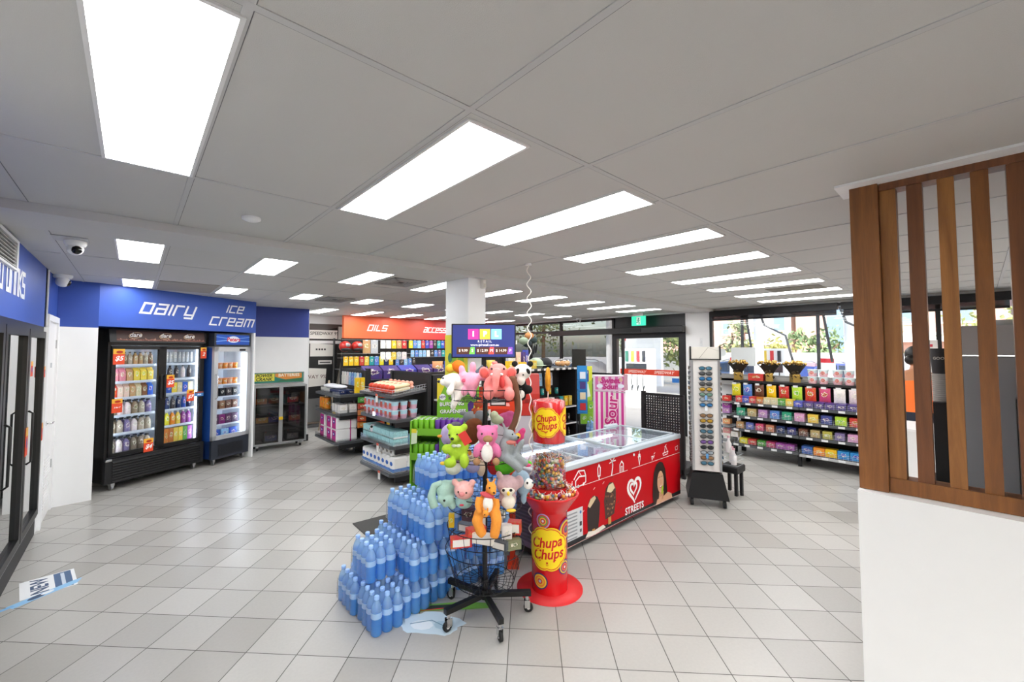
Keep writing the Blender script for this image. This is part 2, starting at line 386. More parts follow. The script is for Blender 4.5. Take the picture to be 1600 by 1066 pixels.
# air vent high on the blue band
t = thing('air_vent', 'white slatted air vent high on the blue band above cold drinks', 'vent', (-.64, 4.0, 2.31))
MB().box(0, .02, -.5, .42, -.06, -.045, white).box(0, .02, -.5, .42, .13, .15, white).box(0, .02, -.5, -.46, -.045, .13, white).box(0, .02, .37, .42, -.045, .13, white).build('frame', t)
m = MB(); m.box(.0, .004, -.46, .37, -.045, .13, mat('vent_dark', '#3b3a38', .7))
for i in range(7): m.box(.004, .016, -.46, .37, -.035+i*.024, -.029+i*.024, C_('#c8c8c4'))
m.build('slats', t)
# white pipe down the corner of the blue band
tag(MB().cyl((-.63, 5.86, 1.92), .008, .55, white, 8).build('conduit'), 'thin white conduit running up the blue band beside the white door', 'pipe')
# door in the left wall
dm = mat('door_paint', '#eeeeee', .45)
d = MB().box(-.66, -.632, 5.98, 6.60, 0, 1.99, dm); door = struct('door_1', d)
MB().box(-.66, -.615, 5.9, 5.98, 0, 2.05, white).box(-.66, -.615, 6.60, 6.68, 0, 2.05, white).box(-.66, -.615, 5.98, 6.60, 1.99, 2.05, white).build('door_frame', door)
m = MB().box(-.632, -.628, 6.1, 6.48, .12, .62, C_('#e2e2e2'))
for i in range(16): m.box(-.628, -.622, 6.11, 6.47, .135+i*.03, .145+i*.03, C_('#f4f4f4'))
m.build('vent_grille', door)
MB().cyl((-.632, 6.06, .98), .022, .015, chrome, 12, 'x').tube([(-.62, 6.06, .98), (-.585, 6.06, .98), (-.58, 6.1, .98), (-.58, 6.17, .98)], .008, chrome).build('handle', door)
MB().box(-.632, -.629, 6.28, 6.36, 1.52, 1.57, C_('#b8bcc0')).build('door_sign', door)
for z in (.45, 1.72): MB().box(-.634, -.622, 6.585, 6.61, z, z+.09, steel).build('hinge', door)
# far alcove with the station pictures
w = MB().box(2.4, 4.3, 9.9, 10.0, 0, CH, white)
struct('wall_alcove', w)
# mural and steel kick board
t = thing('photo_mural', 'black and white filling station photo mural past the battery cabinet', 'mural', (2.95, 9.88, 0))
a = Art(front(0), .001); a.rect(0, .62, .62, 2.3, '#232324'); a.rect(.62, .9, .62, 2.3, '#3a3836')
a.poly([(0, 2.3), (.95, 2.3), (.95, 2.2), (.6, 2.22), (.3, 2.16), (0, 2.18)], '#5a5452'); a.rect(0, .62, 1.96, 2.16, '#ece9e2'); a.text('SPEEDWAY 9%', .34, 2.08, .1, '#222222', bold=.01)
a.rect(.64, .8, 1.95, 2.25, '#d9d8d2'); a.rect(.0, .95, 1.85, 1.92, '#e8e8e6')
a.poly([(.02, 1.56), (.52, 1.56), (.55, 1.83), (.02, 1.86)], '#dcdad4'); [a.rect(.14+i*.06, .18+i*.06, 1.70, 1.74, '#444444', up=False) for i in range(4)]; a.rect(.2, .5, 1.38, 1.47, '#d4d3d0'); a.rect(.23, .47, 1.41, 1.435, '#444444')
a.poly([(0, .88), (.36, .9), (.38, 1.28), (0, 1.3)], '#e0ddd6'); a.text('WAY 9%', .16, 1.1, .12, '#5b3030'); 
a.poly([(.78, 1.85), (.92, 1.85), (.8, .9), (.6, .62), (.55, .62)], '#8d8579'); a.line([(.6, .62), (.85, 1.75)], .03, '#c8bfb0')
a.build('printed_panel', t)
tag(MB().box(2.5, 3.9, 9.87, 9.895, .08, .62, steel).box(2.5, 3.9, 9.84, 9.895, .06, .1, mat('kick_wood', '#8b7d70', .5)).box(2.5, 3.48, 9.7, 9.88, 0, .05, C_('#6b6b6c')).build('kick_board'), 'brushed steel kick board under the black photo mural', 'panel')
# orange accessories wall
def grad_mat():
    m = bpy.data.materials.new('orange_to_crimson_sign'); m.use_nodes = True; nt = m.node_tree; p = nt.nodes['Principled BSDF']
    g = nt.nodes.new('ShaderNodeNewGeometry'); sp = nt.nodes.new('ShaderNodeSeparateXYZ'); mr = nt.nodes.new('ShaderNodeMapRange'); cr = nt.nodes.new('ShaderNodeValToRGB')
    mr.inputs['From Min'].default_value = 3.5; mr.inputs['From Max'].default_value = 6.6
    cr.color_ramp.elements[0].color = lin('#f0703c'); cr.color_ramp.elements[1].color = lin('#c01f3c'); e = cr.color_ramp.elements.new(.45); e.color = lin('#ee5a3a')
    nt.links.new(g.outputs['Position'], sp.inputs[0]); nt.links.new(sp.outputs[0], mr.inputs[0]); nt.links.new(mr.outputs[0], cr.inputs[0]); nt.links.new(cr.outputs[0], p.inputs['Base Color'])
    p.inputs['Roughness'].default_value = .45; return m
w = MB().box(3.5, 8.3, 9.3, 9.4, 1.97, CH, grad_mat()).box(3.5, 8.3, 9.36, 9.45, 0, 1.97, mat('dark_pegboard', '#2b2a2b', .6))
wb = struct('wall_accessories', w)
a = Art(front(9.299)); a.techno('Oils', 4.30, 2.22, .125, '#f7ece8', w=1.25); a.techno('accessories', 6.20, 2.22, .115, '#f7ece8', w=1.25) if 0 else a.techno('accessories', 6.12, 2.22, .115, '#f7ece8'); a.build('sign_lettering', wb)
# column under the beam, beam continues
col = MB().box(2.5, 2.72, 3.35, 3.75, 0, CH-.05, white); struct('wall_column', col)
# exterior wall, X = 8.25
EX = 8.25
alu = mat('dark_window_frame', '#1d1e20', .4)
w = MB().box(EX, EX+.12, 5.5, 9.4, .12, 1.12, white).box(EX, EX+.12, 3.38, 3.84, 0, CH, white).box(EX, EX+.12, -2.6, 3.38, 0, 1.1, white)
w.box(EX, EX+.12, -2.6, 9.4, 2.44, CH, white).box(EX-.02, EX+.12, 5.5, 9.4, 0, .12, blackp)
struct('wall_exterior', w)
struct('wall_right', MB().box(-.7, 8.4, -2.7, -2.6, 0, .4, white).box(-.7, 8.4, -2.7, -2.6, 2.3, CH, white).box(-.7, -.5, -2.7, -2.6, .4, 2.3, white).box(2.5, 2.9, -2.7, -2.6, .4, 2.3, white).box(8.0, 8.4, -2.7, -2.6, .4, 2.3, white))  # unseen wall, opened up for extra daylight
f = MB()
for x in (-.5, .5, 1.5, 2.45, 2.9, 4.2, 5.5, 6.8, 7.95): f.box(x, x+.05, -2.68, -2.6, .4, 2.3, mat('dark_window_frame', '#1d1e20', .4))
w3 = struct('added_window', f); MB().box(-.5, 8.0, -2.65, -2.645, .4, 2.3, glass('clear_window_glass', (.93, .95, .95), .05)).build('pane', w3)  # unseen window added behind the camera to brighten the room
tinted = glass('tinted_window_glass', (.52, .52, .52), .02); clear = glass('clear_window_glass', (.93, .95, .95), .05)
def window(name, y0, y1, z0, z1, muls, g, rails=()):
    f = MB().box(EX, EX+.08, y0, y1, z1-.05, z1, alu).box(EX, EX+.08, y0, y1, z0, z0+.05, alu)
    for y in [y0+.025, y1-.025]+list(muls): f.box(EX, EX+.08, y-.025, y+.025, z0, z1, alu)
    for z in rails: f.box(EX, EX+.08, y0, y1, z-.025, z+.025, alu)
    o = struct(name, f); MB().box(EX+.035, EX+.041, y0+.02, y1-.02, z0+.02, z1-.02, g).build('pane', o); return o
window('window_1', 5.5, 9.35, 1.12, 2.44, (7.1, 8.2), tinted, (2.17,))
window('window_2', -2.6, 3.38, 1.1, 2.44, (.35, -1.2), clear)
# grey sill ledge under the bright window
tag(MB().box(EX-.22, EX, -2.4, 3.3, 1.16, 1.20, C_('#a9a8a6')).box(EX-.22, EX-.19, -2.4, 3.3, 1.09, 1.28, C_('#9b9a98')).build('sill_ledge'), 'grey ledge along the bright window behind the sweets shelving', 'ledge')
# roller blinds, mostly rolled up
bl = glass('blind_mesh', (.16, .16, .17), .03, .5)
for y0, y1, z in ((1.42, 3.33, 2.27), (-.3, 1.38, 2.25), (-2.4, -.35, 2.25)):
    t = thing('roller_blind', 'charcoal roller blind %s rolled up at the bright window' % {1.42: 'beside the white column', -.3: 'behind the wooden slats', -2.4: 'above the coffee machine'}[y0], 'blind', (EX-.03, y0, 2.44), 0, 'window roller blinds')
    MB().box(-.05, .03, 0, y1-y0, -.11, 0, blackp).build('headbox', t); MB().box(-.012, -.008, .02, y1-y0-.02, z-2.44, -.11, bl).build('screen_fabric', t)
    MB().box(-.02, 0, .02, y1-y0-.02, z-2.46, z-2.43, blackp).build('bottom_bar', t)
# sliding entrance door with its operator box
f = MB().box(EX-.01, EX+.08, 5.42, 5.5, 0, 2.1, alu).box(EX-.01, EX+.08, 3.84, 3.98, 0, 2.2, alu).box(EX-.01, EX+.08, 3.98, 5.42, 1.96, 2.08, alu)
f.box(EX+.03, EX+.1, 3.84, 5.5, 2.08, 2.44, blackm)
door2 = struct('door_2', f)
MB().box(EX+.03, EX+.036, 3.98, 5.36, .02, 1.96, clear).build('door_glass', door2)
MB().box(EX+.02, EX+.07, 5.26, 5.32, 0, 1.96, alu).build('leaf_stile', door2)
a = Art(lambda u, v, d: (EX+.028-d, -u, v)); a.rect(-5.36, -3.98, 1.17, 1.29, '#d8432c')
for y in (4.95, 4.33): a.text('SPEEDWAY', -y, 1.23, .085, '#f6d9d0', shear=.3, bold=.02)
a.rect(-4.15, -4.0, 1.04, 1.13, '#3273c0')
a.build('safety_strip', door2)
t = thing('door_operator', 'long black automatic door operator bar above the sliding entrance', 'door operator', (EX-.03, 3.82, 2.06))
MB().box(-.14, 0, 0, 3.55, .0, .13, mat('black_anodised', '#242424', .3), ch=.01).build('housing', t)
MB().box(-.15, -.14, .9, 1.7, .03, .1, blackm).build('sensor_strip', t)
MB().box(-.145, -.14, 3.45, 3.53, .01, .04, C_('#e8e8e8')).build('sticker', t)
# exit sign
t = thing('exit_sign', 'green running man exit sign hanging above the sliding entrance', 'sign', (8.0, 4.72, 2.22))
MB().box(-.012, .012, -.16, .16, 0, .2, mat('exit_green', '#2fb991', .4, emit=.8)).box(-.03, .03, -.12, .12, .2, CH-2.22, C_('#e6e6e6')).build('body', t)
a = Art(lambda u, v, d: (-.0125-d, -u, v)); a.rect(-.045, .05, .02, .18, '#e9fff6')
a.ell(.005, .15, .014, .014, '#23a37d'); a.line([(0, .13), (-.005, .085), (.02, .06), (.015, .03)], .016, '#23a37d'); a.line([(-.005, .085), (-.03, .06), (-.04, .065)], .014, '#23a37d'); a.line([(-.03, .1), (-.01, .12), (.025, .105)], .012, '#23a37d')
a.build('running_man_pictogram', t)
# cameras, detectors, ceiling fittings
def dome(loc, label, s=1, look=(.5, -.8)):
    t = thing('security_camera', label, 'camera', loc)
    MB().lathe([(.06*s, 0), (.06*s, -.02), (.05*s, -.035)], white, 20, cap=True).build('base', t)
    MB().ball((0, 0, -.055*s), .045*s, white, 16, 10).build('ball_housing', t)
    MB().ball((look[0]*.022*s, look[1]*.022*s, -.062*s), .032*s, mat('camera_lens', '#0b0b0c', .1), 14, 8).build('lens', t)
MB_t = MB().box(-.44, -.26, 4.08, 4.26, CH-.006, CH-.002, C_('#b9b9bb')); tag(MB_t.build('mounting_plate'), 'grey square mounting plate on the ceiling behind the dome camera', 'plate')
dome((-.33, 4.22, CH-.006), 'white dome camera on the ceiling near the air vent', 1.0, (.3, -.9))
dome((-.57, 6.25, CH), 'white dome camera in the corner above the white door', 1.25, (.9, .1))
dome((8.1, 6.38, CH), 'small white dome camera above the tinted window', 1.1, (-.8, -.3))
tag(MB().lathe([(.05, 0), (.05, -.012), (.03, -.022), (.01, -.024)], white, 20).build('smoke_detector', loc=(.5, 2.8, CH)), 'round white smoke detector on a ceiling tile before the beam', 'smoke detector')
t = thing('motion_sensor', 'white motion sensor near the top of the white column', 'sensor', (2.67, 3.33, 2.33)); MB().box(-.02, .02, -.03, .02, 0, .09, C_('#efece6'), ch=.006).build('body', t); MB().box(-.015, .015, -.033, -.03, .01, .05, C_('#ddd8d0')).build('sensor_window', t)
def vent(loc, w, l, label):
    t = thing('ceiling_diffuser', label, 'vent', loc, 0, 'ceiling air diffusers'); m = MB()
    for i in range(6):
        k = 1-i*.15; m.box(-w*k, w*k, -l*k, -l*k+.014, -.012+i*.001, -.004, C_('#b0b0ae')); m.box(-w*k, w*k, l*k-.014, l*k, -.012+i*.001, -.004, C_('#b0b0ae')); m.box(-w*k, -w*k+.014, -l*k, l*k, -.012+i*.001, -.004, C_('#b0b0ae')); m.box(w*k-.014, w*k, -l*k, l*k, -.012+i*.001, -.004, C_('#b0b0ae'))
    m.build('slats', t); MB().box(-w, w, -l, l, -.005, -.001, mat('vent_dark', '#3b3a38', .7)).build('backing', t)
vent((2.28, 4.35, CH), .2, .25, 'square louvred air diffuser just past the ceiling beam')
vent((2.3, 6.5, CH), .2, .3, 'square louvred air diffuser over the battery cabinet aisle')
tag(MB().box(-.3, .3, -.28, .28, -.006, -.002, C_('#8f8a80', .8)).build('return_air_grille', loc=(6.35, 1.5, CH)), 'brown return air grille between the ceiling lights near the window', 'vent')
tag(MB().box(-.28, .28, -.45, .45, -.006, -.002, C_('#a29c92', .8)).build('return_air_grille', loc=(.48, 6.45, CH)), 'beige return air grille in front of the dairy lettering', 'vent')
# spiral cord
cord = []
N_ = 150
for i in range(N_):
    f = i/(N_-1); z = CH-(CH-.25)*f; x = 2.65-.29*min(1, f*1.35); y = 2.65-.31*min(1, f*1.35); A = .0 if f < .02 else .014+.006*sin(f*9)
    ph = f*2*pi*17; cord.append((x+A*cos(ph)*.75, y-A*cos(ph)*.66, z))
tag(MB().tube(cord, .0045, C_('#e9e4da'), 6).cyl((2.65, 2.65, CH-.015), .03, .015, white, 12).build('spiral_cord'), 'thin white squiggly cord hanging from the ceiling past the lollipop tower', 'cord')
# ------------------------------------------------------------------ merchandise prototypes
pk = pack_mat('printed_pack'); pk2 = pack_mat('printed_pack_plain', bands=False); pks = pack_mat('printed_film', rough=.22)
tint = tint_mat('tinted_plastic'); tintg = tint_mat('tinted_glossy', .15)
capw = C_('#e8e8e8'); capb = C_('#25262a'); silver = mat('foil_silver', '#b8bcc2', .25, metal=.8)
def m_box(w, d, h, m=None): return MB().box(-w/2, w/2, -d/2, d/2, 0, h, m or pk)
def m_can(r, h): return MB().lathe([(r*.82, 0), (r, .008), (r, h-.012), (r*.85, h-.002)], pk, 14).cyl((0, 0, h-.003), r*.84, .001, silver, 14)
def m_bottle(r, h, m=None, cap=True):
    b = MB().lathe([(r*.9, 0), (r, .01), (r, h*.62), (r*.8, h*.74), (r*.42, h*.86), (r*.4, h*.93)], m or pk, 12)
    return b
def m_cap(r, h, m): return MB().cyl((0, 0, h*.91), r*.46, h*.09, m, 10)
def m_carton(w, d, h):
    b = MB().box(-w/2, w/2, -d/2, d/2, 0, h*.74, pk)
    b.add([(-w/2, -d/2, h*.74), (w/2, -d/2, h*.74), (w/2, d/2, h*.74), (-w/2, d/2, h*.74), (-w/2, 0, h*.93), (w/2, 0, h*.93)], [[0, 1, 5, 4], [2, 3, 4, 5], [1, 2, 5], [3, 0, 4]], pk2)
    return b.box(-w/2, w/2, -.003, .003, h*.92, h, pk2)
def m_pouch(w, d, h):      # pillow bag with crimped ends
    vs = []; fs = []; nx, nz = 6, 8
    for sgn in (-1, 1):
        for j in range(nz+1):
            for i in range(nx+1):
                u, v = i/nx*2-1, j/nz*2-1; t = max(0, (1-abs(u)**4)*(1-abs(v)**3)); x = u*w/2*(1-.06*(1-abs(v))*0-.05*(v*v < .7)); vs.append((x, sgn*d/2*t, (v+1)/2*h))
    n = (nx+1)*(nz+1)
    for k in (0, 1):
        for j in range(nz):
            for i in range(nx): a = k*n+j*(nx+1)+i; fs.append([a, a+1, a+nx+2, a+nx+1] if k == 0 else [a+nx+1, a+nx+2, a+1, a])
    return MB().add(vs, fs, pks, True)
def m_tub(r, h): return MB().lathe([(r*.8, 0), (r, h*.9)], pk, 16).lathe([(r*1.06, h*.9), (r*1.06, h)], tint, 16)
def m_hang(w, h): return MB().box(-w/2, w/2, -.008, .008, 0, h*.72, pk).box(-w/2, w/2, -.002, .002, h*.72, h, tint).box(-w*.18, w*.18, -.003, .003, h*.93, h*1.02, C_('#d8d8d8'))
PROTO = {}
def prod(key, mk, name, loc, color, label, cat, group, rz=0, kids=(), scale=None):
    """place one item; the first of a key builds the meshes, the others are copies"""
    if key not in PROTO:
        me = mk().mesh(name); km = [(n, f().mesh(n)) for n, f in kids]; PROTO[key] = (me, km)
    me, km = PROTO[key]
    o = bpy.data.objects.new(name, me); COL.objects.link(o); o.location = loc; o.rotation_euler = (0, 0, rz); o.color = lin(color)
    if scale: o.scale = scale if isinstance(scale, (tuple, list)) else (scale,)*3
    for n, m in km:
        c = bpy.data.objects.new(n, m); COL.objects.link(c); c.parent = o; c.color = lin(color)
    return tag(o, label, cat, group)

# ------------------------------------------------------------------ upright display fridges
glassd = glass('fridge_door_glass', (.96, .98, 1), .05)
inner = mat('fridge_liner', '#dfe6ee', .4); wire = mat('white_wire', '#d4dbe4', .4)
led = mat('fridge_led', '#eaf4ff', .5, emit=7)
def FLoc(s, n, z=0): return FP(s, n, z)
def lf_fridge1():
    t = thing('display_fridge', 'black double door milk fridge with brown coffee header', 'fridge', FP(.19, .17), FA)
    Wd, D, H = 1.17, .62, 1.965
    m = MB().box(0, .03, .02, D, .1, H, blackm).box(Wd-.03, Wd, .02, D, .1, H, blackm).box(0, Wd, .02, D, H-.03, H, blackm).box(0, Wd, D-.03, D, .1, H, blackm).box(0, Wd, .02, D, .1, .39, blackm)
    m.box(.0, .03, 0, .03, .38, 1.79, blackm).box(Wd-.03, Wd, 0, .03, .38, 1.79, blackm).box(.0, Wd, .0, .1, 1.76, 1.80, blackm); m.build('cabinet', t)
    MB().box(.03, Wd-.03, D-.05, D-.03, .39, H-.03, inner).box(.03, .045, .05, D-.03, .39, H-.03, inner).box(Wd-.045, Wd-.03, .05, D-.03, .39, H-.03, inner).box(.03, Wd-.03, .05, D-.03, .38, .395, inner).box(.03, Wd-.03, .05, D-.03, 1.76, 1.775, inner).build('liner', t)
    h = MB().add([(0, -.03, 1.80), (Wd, -.03, 1.80), (Wd, .0, H), (0, .0, H), (0, .1, H), (Wd, .1, H), (0, .1, 1.80), (Wd, .1, 1.80)], [[0, 1, 2, 3], [3, 2, 5, 4], [0, 3, 4, 6], [1, 7, 5, 2], [0, 6, 7, 1]], blackm)
    hd = h.build('header', t)
    f = lambda u, v, d: (u, -.03-.002-d+(v-1.8)/(H-1.8)*.03, v)
    a = Art(f); a.rect(.07, Wd-.02, 1.82, 1.945, '#4a2c24'); a.rect(.07, Wd-.02, 1.82, 1.84, '#7a4a3c')
    for i in range(60): a.ell(.08+random.random()*(Wd-.12), 1.825+random.random()*.025, .011, .007, random.choice(['#a4705c', '#8a5545', '#5f3a30', '#b98572']), 8, rot=random.random()*3)
    for x in (.27, .62, .93): a.ell(x, 1.888, .078, .038, '#d8b48c', 20, rot=.2); a.ell(x, 1.888, .07, .032, '#5a3327', 20, rot=.2); a.text('dare', x, 1.893, .075, '#f8f4ee', shear=.25, bold=.02)
    a.build('printed_sign', hd)
    for k, (x0, x1) in enumerate(((.03, .60), (.60, 1.14))):
        fr = .045; m = MB().box(x0, x1, -.02, .02, .40, .40+fr, blackm).box(x0, x1, -.02, .02, 1.755-fr, 1.755, blackm).box(x0, x0+fr, -.02, .02, .40, 1.755, blackm).box(x1-fr, x1, -.02, .02, .40, 1.755, blackm)
        d = m.build('door', t); MB().box(x0+fr, x1-fr, -.003, .003, .40+fr, 1.755-fr, glassd).build('door_glass', d)
        hx = x1-.022 if k == 0 else x0+.022
        MB().box(hx-.012, hx+.012, -.055, -.04, 1.05, 1.38, blackp, ch=.004).box(hx-.01, hx+.01, -.04, -.02, 1.07, 1.09, blackp).box(hx-.01, hx+.01, -.04, -.02, 1.34, 1.36, blackp).build('handle', d)
    g = MB().box(0, Wd, -.035, .03, .09, .375, blackp)
    for i in range(8): g.prism([(-.035, .105+i*.032), (-.052, .11+i*.032), (-.035, .127+i*.032)], .07, Wd-.05, blackm, 'x')
    g.build('grille', t)
    MB().box(-.002, .06, -.045, -.03, .36, .385, chrome).build('latch', t)
    for x in (.1, Wd-.1): MB().cyl((x-.012, .03, .03), .03, .024, steel, 14, 'x').box(x-.02, x+.02, .0, .06, .05, .1, steel).build('caster', t)
    for x in (.075, .60, Wd-.075): MB().box(x-.008, x+.008, .04, .055, .42, 1.74, led).build('light_strip', t)
    for z in (.42, .66, .88, 1.10, 1.30, 1.51):
        for x0, x1 in ((.055, .575), (.63, 1.12)):
            m = MB().box(x0, x1, .07, .075, z-.018, z+.012, wire)
            for i in range(12): m.box(x0+i*(x1-x0)/11-.002, x0+i*(x1-x0)/11+.002, .07, .5, z-.008, z-.002, wire)
            m.build('shelf', t)
    return t
lf_fridge1()
def in_f1(u, n, z): return FP(.19+u, .17+n, z)
def row(frame, x0, x1, y, z, cols, key, mk, name, desc, where, cat, rz, kids=(), group=None, depth=1, dy=.08, scale=None, jit=0):
    n = len(cols)
    for i, c in enumerate(cols):
        x = x0+(x1-x0)*(i+.5)/n
        for d in range(depth):
            lab = '%s %s, %s along' % (desc(c) if callable(desc) else desc, where, ORD[i]) if d == 0 else '%s %s, %s along, behind' % (desc(c) if callable(desc) else desc, where, ORD[i])
            prod(key, mk, name, frame(x, y+d*dy, z), c, lab, cat, group or ('%ss %s' % (name.replace('_', ' '), where)), rz+random.uniform(-jit, jit), kids, scale)
CN = {'#e88fa0': 'pink', '#f0d04a': 'yellow', '#e9c9b6': 'pale pink', '#c89a6a': 'tan', '#f2efe6': 'white', '#8a5a3c': 'brown', '#b7a894': 'beige', '#b9bcc0': 'silver', '#3a3034': 'dark', '#2d62c0': 'blue',
      '#1c2f5c': 'navy', '#e4d62e': 'yellow green', '#f08a28': 'orange', '#9c4aa0': 'purple', '#c8702c': 'rust', '#d8402a': 'red', '#5aa03c': 'green', '#e6c24c': 'golden', '#7c6f9c': 'lilac', '#7a2c6c': 'plum', '#e8a070': 'peach', '#f6f3ee': 'white', '#2aa5a0': 'teal',
      '#cc2f36': 'red', '#3f4eb4': 'indigo', '#4a3a80': 'violet', '#2f9c74': 'jade', '#d9c9a0': 'cream', '#5b8fd0': 'sky blue', '#d04a7a': 'magenta', '#b7d83c': 'lime', '#e8d8d8': 'off-white', '#6b4030': 'chocolate brown', '#222326': 'black', '#f2c020': 'amber yellow', '#8fc0e0': 'light blue'}
def D(noun): return lambda c: '%s %s' % (CN.get(c, 'printed'), noun)
Lx = (.09, .56); Rx = (.65, 1.08)
def dc(n, cols, seed=1):
    r = random.Random(seed); return [r.choice(cols) for _ in range(n)]
kb = [('cap', lambda: m_cap(.028, .17, capb))]; kw = [('cap', lambda: m_cap(.028, .17, capw))]
row(in_f1, *Lx, .12, 1.51, dc(8, ['#c89a6a', '#e6c24c', '#8a5a3c', '#b7a894'], 3), 'fb1', lambda: m_bottle(.028, .17), 'iced_coffee_bottle', D('bottle'), 'on the top shelf of the first milk door', 'bottle', FA, kb)
row(in_f1, *Lx, .12, 1.30, ['#e88fa0', '#e88fa0', '#c89a6a', '#f0d04a', '#f0d04a', '#e6c24c'], 'fc', lambda: m_carton(.068, .068, .175), 'milk_carton', D('milk carton'), 'on the second shelf of the first milk door', 'carton', FA)
row(in_f1, *Lx, .12, 1.10, ['#d8402a', '#e9c9b6', '#e9c9b6', '#c89a6a', '#d9c9a0', '#8a5a3c', '#2d62c0'], 'fc2', lambda: m_carton(.06, .068, .175), 'milk_carton', D('milk carton'), 'on the third shelf of the first milk door', 'carton', FA)
for z, nm, s in ((.88, 'fourth', 5), (.66, 'fifth', 6), (.42, 'lowest', 8)):
    row(in_f1, *Lx, .12, z, dc(6, ['#b7a894', '#8a7a68', '#e8d8d8', '#7c6f9c', '#9c8468'], s), 'fb2', lambda: m_bottle(.038, .18), 'flavoured_milk_bottle', D('milk bottle'), 'on the %s shelf of the first milk door' % nm, 'bottle', FA, [('cap', lambda: m_cap(.048, .18, capb))], depth=2, dy=.1)
row(in_f1, *Rx, .12, 1.53, ['#b9bcc0']*8, 'fk', lambda: m_can(.024, .15), 'slim_can', D('slim can'), 'on the top shelf of the second milk door', 'can', FA)
row(in_f1, *Rx, .12, 1.316, dc(5, ['#3a3034', '#e8d8d8', '#3a3034'], 2), 'fb1', lambda: m_bottle(.028, .17), 'coffee_bottle', D('coffee bottle'), 'on the second shelf of the second milk door', 'bottle', FA, kb)
row(in_f1, *Rx, .12, 1.098, ['#2d62c0', '#2d62c0', '#f0d04a', '#d9c9a0', '#2d62c0', '#d9c9a0'], 'fx', lambda: m_box(.066, .06, .15), 'drink_carton', D('drink pack'), 'on the third shelf of the second milk door', 'carton', FA)
row(in_f1, *Rx, .12, .886, ['#2d62c0', '#1c2f5c', '#3a3034', '#1c2f5c', '#2d62c0', '#1c2f5c'], 'fb1', None, 'sports_drink_bottle', D('drink bottle'), 'on the fourth shelf of the second milk door', 'bottle', FA, kb)
row(in_f1, *Rx, .12, .66, ['#e4d62e', '#e4d62e', '#f08a28', '#e6c24c', '#9c4aa0', '#9c4aa0'], 'fb3', lambda: m_bottle(.033, .19), 'juice_bottle', D('juice bottle'), 'on the fifth shelf of the second milk door', 'bottle', FA, [('cap', lambda: m_cap(.036, .19, capw))])
row(in_f1, *Rx, .12, .42, ['#c8702c', '#c8702c', '#c8702c', '#e6c24c', '#f0d04a', '#5aa03c', '#9c4aa0'], 'fc3', lambda: m_box(.058, .07, .2), 'juice_carton', D('juice carton'), 'on the lowest shelf of the second milk door', 'carton', FA)
# shelf price cards stuck on the doors
def card(loc, rz, w, h, label, txt, col='#e8502c', sub='#f2b53c'):
    t = thing('price_card', label, 'price card', loc, rz, 'orange special price cards')
    MB().box(-w/2, w/2, -.002, 0, -h/2, h/2, C_(col)).build('card', t)
    a = Art(front(-.002)); a.rect(-w/2, w/2, h*.18, h/2, sub); a.text(txt, 0, -h*.12, min(h*.42, w*1.5/len(txt)), '#ffffff', shear=.3, bold=.03); a.ell(w*.05, h*.3, w*.3, h*.09, '#b8321f', 14); a.build('print', t)
for u, z, w, h, l, tx in ((.10, 1.62, .12, .19, 'at the top corner of the first milk door', '$5'), (.10, 1.02, .11, .17, 'half way down the first milk door', '2 for 7'), (.46, .47, .11, .17, 'at the foot of the first milk door', '$4'),
        (.70, 1.28, .1, .17, 'beside the handle of the second milk door', '$5'), (.97, 1.06, .1, .16, 'half way down the second milk door', '$7'), (1.14, 1.66, .085, .16, 'at the top corner of the second milk door', '2'), ):
    card(in_f1(u, -.023, z), FA, w, h, 'orange price card ' + l, tx)
card(in_f1(1.09, -.026, 1.07), FA, .13, .07, 'blue and brown shelf flag sticking out across the second milk door', 'dare', '#4a86c8', '#7a4a3c')

# ------------------------------------------------------------------ ice cream freezer
t = thing('ice_cream_freezer', 'silver single door ice cream freezer with blue header beside the milk fridge', 'freezer', FP(1.41, .06), FA)
Wd, D_, H = .60, .58, 1.955; sil = mat('freezer_silver', '#c3c6ca', .35, metal=.3); dg = mat('freezer_dark_grey', '#2c313b', .45); bl_ = mat('freezer_blue_side', '#1f4a96', .4)
MB().box(0, .02, .02, D_, .1, 1.75, bl_).box(Wd-.02, Wd, .02, D_, .1, 1.75, sil).box(0, Wd, D_-.03, D_, .1, H, sil).box(0, Wd, .02, D_, 1.73, 1.755, sil).box(0, Wd, .02, D_, .1, .36, dg).build('cabinet', t)
MB().box(.02, Wd-.02, D_-.05, D_-.03, .36, 1.73, inner).box(.02, .03, .04, D_-.05, .36, 1.73, inner).box(Wd-.03, Wd-.02, .04, D_-.05, .36, 1.73, inner).box(.02, Wd-.02, .04, D_-.05, .35, .365, inner).build('liner', t)
m = MB().box(.0, Wd, -.03, .02, .37, .43, sil).box(0, Wd, -.03, .02, 1.68, 1.75, sil).box(0, .06, -.03, .02, .37, 1.75, sil).box(Wd-.06, Wd, -.03, .02, .37, 1.75, sil)
dr = m.build('door', t); MB().box(.06, Wd-.06, -.008, -.002, .43, 1.68, glassd).build('door_glass', dr)
MB().tube([(.03, -.03, .98), (.03, -.07, 1.0), (.03, -.07, 1.32), (.03, -.03, 1.34)], .008, chrome).build('handle', dr)
MB().box(.4, .5, -.034, -.03, 1.69, 1.72, blackp).build('badge', dr)
m = MB().box(0, Wd, -.02, .03, .09, .36, dg)
for i in range(14): m.box(.1, Wd-.1, -.023, -.02, .13+i*.012, .135+i*.012, blackp)
m.build('grille', t)
hd = MB().box(0, Wd, -.02, .1, 1.76, 1.955, dg).build('header', t)
a = Art(front(-.021)); a.rect(.03, Wd-.03, 1.785, 1.935, '#1d56c0'); a.line([(.03, 1.83), (.2, 1.85), (Wd-.03, 1.84)], .012, '#7fb0ee'); a.line([(.03, 1.90), (.3, 1.87), (Wd-.03, 1.905)], .008, '#7fb0ee')
